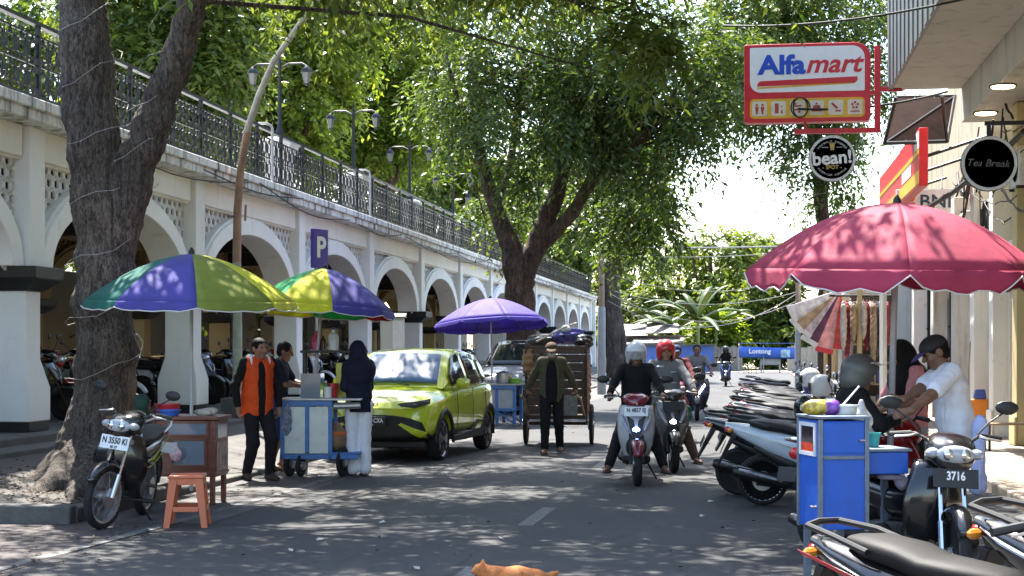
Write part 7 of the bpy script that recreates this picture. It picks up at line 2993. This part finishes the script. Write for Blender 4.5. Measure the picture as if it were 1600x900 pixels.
# ------------------------------------------------------------------ goods and fittings before the shops
d = 29
x, y = XY(1276, d)
bg_ = [(1262, 490, 52, 'white shopping bag with violet edge hanging in a fan', (.75, .7, .75), -64), (1275, 492, 56, 'cream and gold bag hanging in the fan of bags', (.5, .38, .25), -50), (1288, 492, 56, 'white bag with a violet print hanging in the fan of bags', (.7, .62, .68), -40), (1297, 495, 62, 'dark violet patterned bag hanging in the fan of bags', (.16, .05, .13), -30), (1308, 490, 66, 'white and red bag hanging lowest in the fan of bags', (.78, .42, .42), -14), (1315, 485, 60, 'orange red bag at the right of the fan of bags', (.6, .12, .07), -4)]
for i, (px, py, ln, lab, c, an) in enumerate(bg_):
    t = thing('hanging_bag', lab, 'bag', pz(1312 - (5 - i) * 1.6, 458, d + i * .04), 0, 'bags hung out over the pavement')
    L_ = ln * 1.45 / F * d
    m = M('bag_print_%s' % ('violet', 'gold', 'lilac', 'plum', 'red', 'orange')[i], c, .45, var=.45, scale=7, trans=.3)
    b = MB()
    b.T = Matrix.Rotation(R(-an), 4, 'Y')
    b.hexa([(-.16, -.03, -L_), (.16, -.03, -L_), (.16, .03, -L_), (-.16, .03, -L_)], [(-.035, -.012, 0), (.035, -.012, 0), (.035, .012, 0), (-.035, .012, 0)])
    b.build('bag', m, t, bevel=.012)
    b = MB()
    b.T = Matrix.Rotation(R(-an), 4, 'Y')
    b.box(-.16, .16, -.034, .034, -L_ - .01, -L_ + .08)
    b.build('hem', m_sred if i > 3 else m_swhite, t, bevel=.006)
st = thing('clothes_stall', 'shop stall with poles, a rail of hanging clothes and dark shelves', 'stall', (x, y, .12))
L0 = Vector(st.location)
q = lambda px, py, dd=d: Vector(pz(px, py, dd)) - L0
for (px, dd, w_) in ((1343, 29, .05), (1303, 30, .045), (1290, 31, .04), (1382, 27, .04), (1377, 27.3, .03)):
    b = MB()
    p0 = q(px, 545, dd)
    b.tube([(p0.x, p0.y, 0), (p0.x, p0.y, 2.55)], w_, 8)
    b.build('post', m_ochre if px < 1345 else m_wallw, st)
b = MB()
b.tube([q(1296, 462), q(1400, 462)], .02, 6)
b.tube([q(1300, 462, 30.5), q(1390, 462, 30.5)], .02, 6)
b.build('rail', m_iron, st)
for k in range(14):
    px = 1318 + k * 5.2
    c = [(.5, .45, .4), (.3, .05, .07), (.55, .55, .56), (.35, .25, .16), (.12, .12, .2), (.5, .42, .3)][k % 6]
    m = M('garment_%s' % ('stone', 'wine', 'pale', 'tan', 'slate', 'sand')[k % 6], c, .9, var=.3, scale=9, bump=.4, bscale=10)
    s = SDF(.02)
    p0 = q(px, 470, d + .3 * (k % 3))
    h_ = random.uniform(.35, .62)
    s.ell(p0 + Vector((0, 0, -h_)), (.06, .16, h_ * .95)).ell(p0 + Vector((0, 0, -.12)), (.05, .19, .09))
    s.mesh('garment', m, st, noise=.012)
b = MB()
for z in (.35, .75, 1.15, 1.5):
    b.hexa([q(1330, 545, 30) * 1 + Vector((0, 0, z - q(1330, 545, 30).z)), q(1392, 545, 30) + Vector((0, 0, z - q(1392, 545, 30).z)), q(1392, 545, 31) + Vector((0, 0, z - q(1392, 545, 31).z)), q(1330, 545, 31) + Vector((0, 0, z - q(1330, 545, 31).z))], [Vector((v.x, v.y, z + .03)) for v in (q(1330, 545, 30), q(1392, 545, 30), q(1392, 545, 31), q(1330, 545, 31))])
b.build('shelf', m_woodp, st)
b = MB()
p0, p1 = q(1328, 545, 31.1), q(1394, 545, 31.1)
b.hexa([(p0.x, p0.y, 0), (p1.x, p1.y, 0), (p1.x, p1.y + .05, 0), (p0.x, p0.y + .05, 0)], [(p0.x, p0.y, 2.5), (p1.x, p1.y, 2.5), (p1.x, p1.y + .05, 2.5), (p0.x, p0.y + .05, 2.5)])
b.build('back_board', m_inside, st)
for k in range(16):
    px, z = 1334 + (k % 6) * 10, (.38, .78, 1.18)[k // 6]
    p0 = q(px, 545, 30.3)
    b = MB()
    hh = random.uniform(.12, .3)
    b.box(p0.x - .05, p0.x + .05, p0.y - .08, p0.y + .08, z + .002, z + hh)
    tag(b.build('goods_box', [m_wallw, m_darkred, m_ochre, m_shutter, P_blue, m_woodp][k % 6], None, bevel=.006, loc=L0), 'small packed box on the dark shelves of the clothes stall', 'box', 'boxes on the stall shelves')

# roll-up banner, orange bin with mop, bench, meters
d = 27.5
x, y = XY(1541, d)
t = thing('banner_stand', 'pale pink and orange standing banner by the white pilaster', 'banner', (x, y, .12), R(-6))
b = MB()
hb = ZZ(508, d) - .12
def bn(u, v):
    return ((u - .5) * .42, .012 * math.sin(v * 5), .05 + (hb - .05) * v)
b.grid(bn, 4, 12)
mb_, nt, bb = newmat('printed_banner')
tc = nt.nodes.new('ShaderNodeTexCoord')
sx_ = nt.nodes.new('ShaderNodeSeparateXYZ')
nt.links.new(tc.outputs['Generated'], sx_.inputs[0])
cr = nt.nodes.new('ShaderNodeValToRGB')
cr.color_ramp.interpolation = 'EASE'
E_ = cr.color_ramp.elements
E_[0].position, E_[0].color = 0, (.6, .52, .42, 1)
E_[1].position, E_[1].color = 1, (.62, .58, .45, 1)
for pp, cc in ((.22, (.6, .5, .42, 1)), (.32, (.55, .33, .2, 1)), (.5, (.55, .36, .28, 1)), (.62, (.5, .3, .42, 1)), (.8, (.55, .38, .5, 1)), (.88, (.62, .48, .25, 1))):
    e = E_.new(pp)
    e.color = cc
nt.links.new(sx_.outputs['Z'], cr.inputs['Fac'])
nz = nt.nodes.new('ShaderNodeTexVoronoi')
nz.inputs['Scale'].default_value = 9
nt.links.new(tc.outputs['Generated'], nz.inputs['Vector'])
mx = nt.nodes.new('ShaderNodeMixRGB')
mx.blend_type = 'OVERLAY'
mx.inputs[0].default_value = .3
nt.links.new(cr.outputs[0], mx.inputs[1])
nt.links.new(nz.outputs['Color'], mx.inputs[2])
nt.links.new(mx.outputs[0], bb.inputs['Base Color'])
b.build('print', mb_, t, smooth=60, solid=.004)
b = MB()
b.tube([(-.23, 0, hb), (.23, 0, hb)], .018, 8)
b.tube([(-.23, 0, .03), (.23, 0, .03)], .03, 8)
b.tube([(0, .04, .03), (0, .04, hb)], .012, 6)
b.build('stand', m_swhite, t)
x, y = XY(1527, 27)
t = thing('waste_bin', 'orange bin with a blue lid standing left of the pink banner', 'bin', (x, y, .12))
b = MB()
b.hexa([(-.13, -.11, 0), (.13, -.11, 0), (.13, .11, 0), (-.13, .11, 0)], [(-.17, -.14, .58), (.17, -.14, .58), (.17, .14, .58), (-.17, .14, .58)])
b.build('bucket', M('orange_plastic', (.65, .2, .01), .45), t, bevel=.02)
b = MB()
b.hexa([(-.06, -.1, .585), (.14, -.1, .585), (.14, .1, .585), (-.06, .1, .585)], [(-.04, -.07, .75), (.12, -.07, .75), (.12, .07, .75), (-.04, .07, .75)])
b.build('lid', P_blue, t, bevel=.015)
b = MB()
b.tube([(-.2, 0, 0), (-.1, .1, 1.55)], .012, 6)
tag(b.build('mop', m_woodp, None, loc=(x, y, .12)), 'thin mop handle leaning by the orange bin', 'mop')
x, y = XY(1590, 22.5)
t = thing('bench', 'low wooden bench with black metal legs on the sunlit walkway', 'bench', (x, y, .12), R(5))
b = MB()
for k in range(3):
    b.box(-.5, .7, -.16 + k * .11, -.06 + k * .11, .36, .39)
b.build('seat', m_woodp, t, bevel=.005)
for xx in (-.42, .6):
    b = MB()
    for yy in (-.13, .13):
        b.box(xx - .015, xx + .015, yy - .015, yy + .015, 0, .358)
    b.box(xx - .015, xx + .015, -.114, .114, .3, .33)
    b.build('leg', m_iron, t)
x, y = XY(1447, 35)
t = thing('meter_board', 'board of electricity meters on the wall behind the vendor', 'meter board', (FX - .12, 35.0, 1.7))
b = MB()
b.box(-.02, .0, -.7, .5, -.35, .9)
b.build('board', M('board_blue', (.2, .28, .36), .6), t)
for k in range(6):
    b = MB()
    b.box(-.16, -.022, -.6 + (k % 3) * .36, -.34 + (k % 3) * .36, -.25 + (k // 3) * .55, .15 + (k // 3) * .55)
    b.build('meter', m_clad if k % 2 else m_swhite, t, bevel=.01)
# electric cabinet on the arcade column
d = 30.5
t = thing('electric_cabinet', 'white steel cabinet with rust stains fixed beside the grey post behind the drinks cart', 'cabinet', (XY(612, d)) + (ZZ(525, d),), R(8))
b = MB()
b.box(-.2, .24, -.2, .1, -.36, .34)
b.build('case', plaster('rusty_white_steel', (.6, .58, .52), .9, (.13, .05, .02), 1.2), t, bevel=.01)
b = MB()
b.box(.03, .225, -.21, -.2005, -.34, .3)
b.build('door', m_swhite, t, bevel=.004)
b = MB()
b.hexa([(-.24, -.25, .342), (.28, -.25, .342), (.28, .14, .342), (-.24, .14, .342)], [(-.24, -.25, .36), (.28, -.25, .36), (.28, .14, .44), (-.24, .14, .44)])
b.build('hood', m_plinth, t)
b = MB()
b.tube([(0, .06, -.36), (0, .06, -1.75)], .05, 8)
b.build('leg', m_steel, t)

# ------------------------------------------------------------------ end of the street: hut, blue hoarding, fence, food stall
d = 112
t = thing('hut', 'low hut with rusty patched tin roofs beyond the far kerbside tree', 'hut', XY(1018, d) + (0,))
b = MB()
b.box(-2.2, 2.2, 0, 3, 0, 2.5)
b.build('wall', M('hut_boards', (.2, .17, .14), .8, var=.4, scale=2), t)
m_tin = M('rusty_tin', (.17, .13, .1), .6, var=.6, scale=1.2, stretch=(4, 1, 1), dirt=.5)
for (xa, xb, za, zb, ya) in ((-2.6, -.2, 2.4, 3.2, -.8), (-.4, 1.9, 2.6, 3.3, -.6), (-1.2, 2.3, 1.9, 2.4, -1.8), (-2.7, -.9, 1.8, 2.3, -1.6)):
    b = MB()
    b.hexa([(xa, ya, za), (xb, ya, za + .05), (xb, ya + 2.2, zb), (xa, ya + 2.2, zb + .1)], [(xa, ya, za + .04), (xb, ya, za + .09), (xb, ya + 2.2, zb + .04), (xa, ya + 2.2, zb + .14)])
    b.build('roof_sheet', m_tin, t)
t = thing('hoarding', 'bright blue corrugated hoarding with a flat roof edge, behind the riders', 'fence', XY(1052, 109) + (0,))
b = MB()
m_hblue = M('hoarding_blue', (.08, .16, .5), .6, var=.25, scale=1.5, dirt=.3)
for k in range(27):
    b.box(-2.7 + k * .2, -2.7 + k * .2 + .2, -.05 - (.03 if k % 2 else 0), .02, 0, 1.75)
b.build('sheets', m_hblue, t)
b = MB()
b.box(-2.8, 2.9, -.5, 1.5, 1.78, 1.86)
b.build('roof_edge', M('hoarding_roof', (.12, .11, .1), .7), t)
m_grf = M('grey_fence_sheet', (.2, .2, .19), .7, var=.3, scale=1, stretch=(3, 1, 1), dirt=.4)
for k, (pa, pb, lab) in enumerate(((1113, 1160, 'grey sheet fence right of the blue hoarding'), (1230, 1330, 'grey sheet fence right of the food stall'), (900, 996, 'grey sheet fence left of the hut'))):
    xa, ya = XY(pa, 111)
    xb, yb = XY(pb, 111)
    t = thing('fence', lab, 'fence', (xa, ya, 0))
    b = MB()
    n = 16
    for i in range(n):
        b.box((xb - xa) * i / n, (xb - xa) * (i + 1) / n, -.02 - .03 * (i % 2), .02, 0, 1.7 + .08 * math.sin(i * 1.3))
    b.build('sheets', m_grf, t)
d = 104
t = thing('food_stall', 'far food stall under a blue banner lettered in white', 'stall', XY(1198, d) + (0,))
ww = 86 / F * d
b = MB()
def bf(u, v):
    return ((u - .5) * ww, -.12 * math.sin(PI * v) - .06 * math.sin(u * 9), .98 + .0 * u + v * .72 - .1 * u)
b.grid(bf, 16, 6)
bn_ = b.build('banner', M('banner_blue', (.05, .13, .48), .55, var=.25, scale=1.2), t, smooth=60, solid=.02)
text('Lontong', .42, m_white_paint, bn_, face((-.45, -.22, 1.38)), .004, bold=.012)
b = MB()
b.box(.9, 1.5, -.2, -.19, 1.0, 1.5)
b.build('banner_picture', M('banner_picture', (.3, .45, .6), .5, var=.8, scale=4), bn_)
for xx in (-ww / 2, -.2, ww / 2):
    b = MB()
    b.tube([(xx, 0, 0), (xx, 0, 1.75)], .03, 6)
    b.tube([(xx, 0, 1.75), (xx, 1.6, 1.9)], .025, 6)
    b.build('pole', m_steel, t)
b = MB()
b.box(-ww / 2, ww / 2, 0, 1.8, 1.9, 1.93)
b.build('canopy', MATS['banner_blue'], t)
b = MB()
b.box(-.4, .9, .3, .9, .5, .9)
b.box(-.4, -.3, .3, .9, .0, .498)
b.box(.8, .9, .3, .9, .0, .498)
b.build('counter', m_shutter, t)
for k, (px, lab) in enumerate(((1166, 'small wooden stool before the far food stall'), (1178, 'second wooden stool nearer the counter of the far food stall'))):
    x, y = XY(px, 100)
    t = thing('low_stool', lab, 'stool', (x, y, 0))
    b = MB()
    b.box(-.18, .18, -.15, .15, .38, .43)
    b.build('seat', m_woodp, t)
    for (sx, sy) in ((-1, -1), (1, -1), (1, 1), (-1, 1)):
        b = MB()
        b.box(sx * .15 - .02, sx * .15 + .02, sy * .12 - .02, sy * .12 + .02, 0, .379)
        b.build('leg', m_woodp, t)
# pipes, conduits and small fittings that clutter the shop fronts
m_ac = M('ac_white', (.55, .55, .52), .5, dirt=.4)
for (y, z, lab) in ((30.0, 3.75, 'white air conditioner box over the first shutter beyond the overhang'), (36.6, 3.8, 'white air conditioner box above the dark red doorway farther on'), (24.3, 4.2, 'white air conditioner box under the overhanging storey')):
    t = thing('air_conditioner', lab, 'air conditioner', (FX - .06, y, z))
    b = MB()
    b.box(-.34, 0, -.42, .42, -.28, .28)
    b.build('case', m_ac, t, bevel=.02)
    b = MB()
    for k in range(6):
        b.lathe([(.035 + .035 * k, -.352), (.043 + .035 * k, -.352), (.043 + .035 * k, -.343), (.035 + .035 * k, -.343), (.035 + .035 * k, -.352)], 20, (0, -.12, 0), 'x')
    b.build('grille', m_clad, t)
    b = MB()
    for s in (-.3, .3):
        b.box(-.36, .05, s - .02, s + .02, -.32, -.281)
    b.build('bracket', m_iron, t)
for k, y in enumerate((27.6, 30.85, 34.1, 23.2, 38.2)):
    b = MB()
    xx = FX - .09
    b.tube([(xx, y, .15), (xx, y, 3.4 + .2 * k), (xx - .03, y + .2, 3.6 + .2 * k), (xx - .03, y + .9, 3.62 + .2 * k)], .035, 8)
    for z in (1, 2, 3):
        b.box(xx - .05, xx + .06, y - .06, y + .06, z, z + .03)
    o = b.build('drain_pipe', m_ac if k % 2 else m_iron, None)
    tag(o, ('white drain pipe beside the %s pilaster of the shops', 'dark drain pipe beside the %s pilaster of the shops')[(k + 1) % 2] % ('first', 'second', 'third', 'ochre', 'fourth')[k], 'pipe')
b = MB()
b.grid(lambda u, v: (FX - .5 - 1.3 * u, 30.9 + 3.4 * v, 3.75 - .75 * u + .03 * math.sin(v * 40)), 6, 40)
o = b.build('canvas_awning', M('awning_brown', (.2, .13, .08), .8, var=.4, scale=3, dirt=.4), None, smooth=60, solid=.02)
tag(o, 'brown sagging awning over the dark red doorway behind the red parasol', 'awning')
# ------------------------------------------------------------------ daylight
SUN_EL, SUN_AZ = 60, -24           # degrees; azimuth measured from straight up the street, left negative
w = bpy.data.worlds.new('World')
SC.world = w
w.use_nodes = True
nt = w.node_tree
sky = nt.nodes.new('ShaderNodeTexSky')
sky.sky_type = 'NISHITA'
sky.sun_disc = False
sky.sun_elevation = R(SUN_EL)
sky.sun_rotation = R(SUN_AZ)
sky.air_density = 1.2
sky.dust_density = 1.2
bg = nt.nodes['Background']
nt.links.new(sky.outputs[0], bg.inputs['Color'])
bg.inputs['Strength'].default_value = .15
sl = bpy.data.lights.new('sun', 'SUN')
sl.energy = 5
sl.angle = R(.55)
sl.color = (1, .95, .86)
so = bpy.data.objects.new('sun', sl)
COL.objects.link(so)
dv = Vector((math.sin(R(SUN_AZ)) * math.cos(R(SUN_EL)), math.cos(R(SUN_AZ)) * math.cos(R(SUN_EL)), math.sin(R(SUN_EL))))
so.rotation_euler = dv.to_track_quat('Z', 'Y').to_euler()
so.location = dv * 60
vs = SC.view_settings
vs.view_transform = 'Standard'
vs.look = 'None'
vs.exposure = 2.0
vs.gamma = 1
vs.use_curve_mapping = False
cy = SC.cycles
cy.use_denoising = True
cy.max_bounces = 7
cy.diffuse_bounces = 4
cy.glossy_bounces = 3
cy.transmission_bounces = 4
cy.transparent_max_bounces = 8
cy.sample_clamp_indirect = 6
cy.use_adaptive_sampling = True
cy.adaptive_threshold = .015
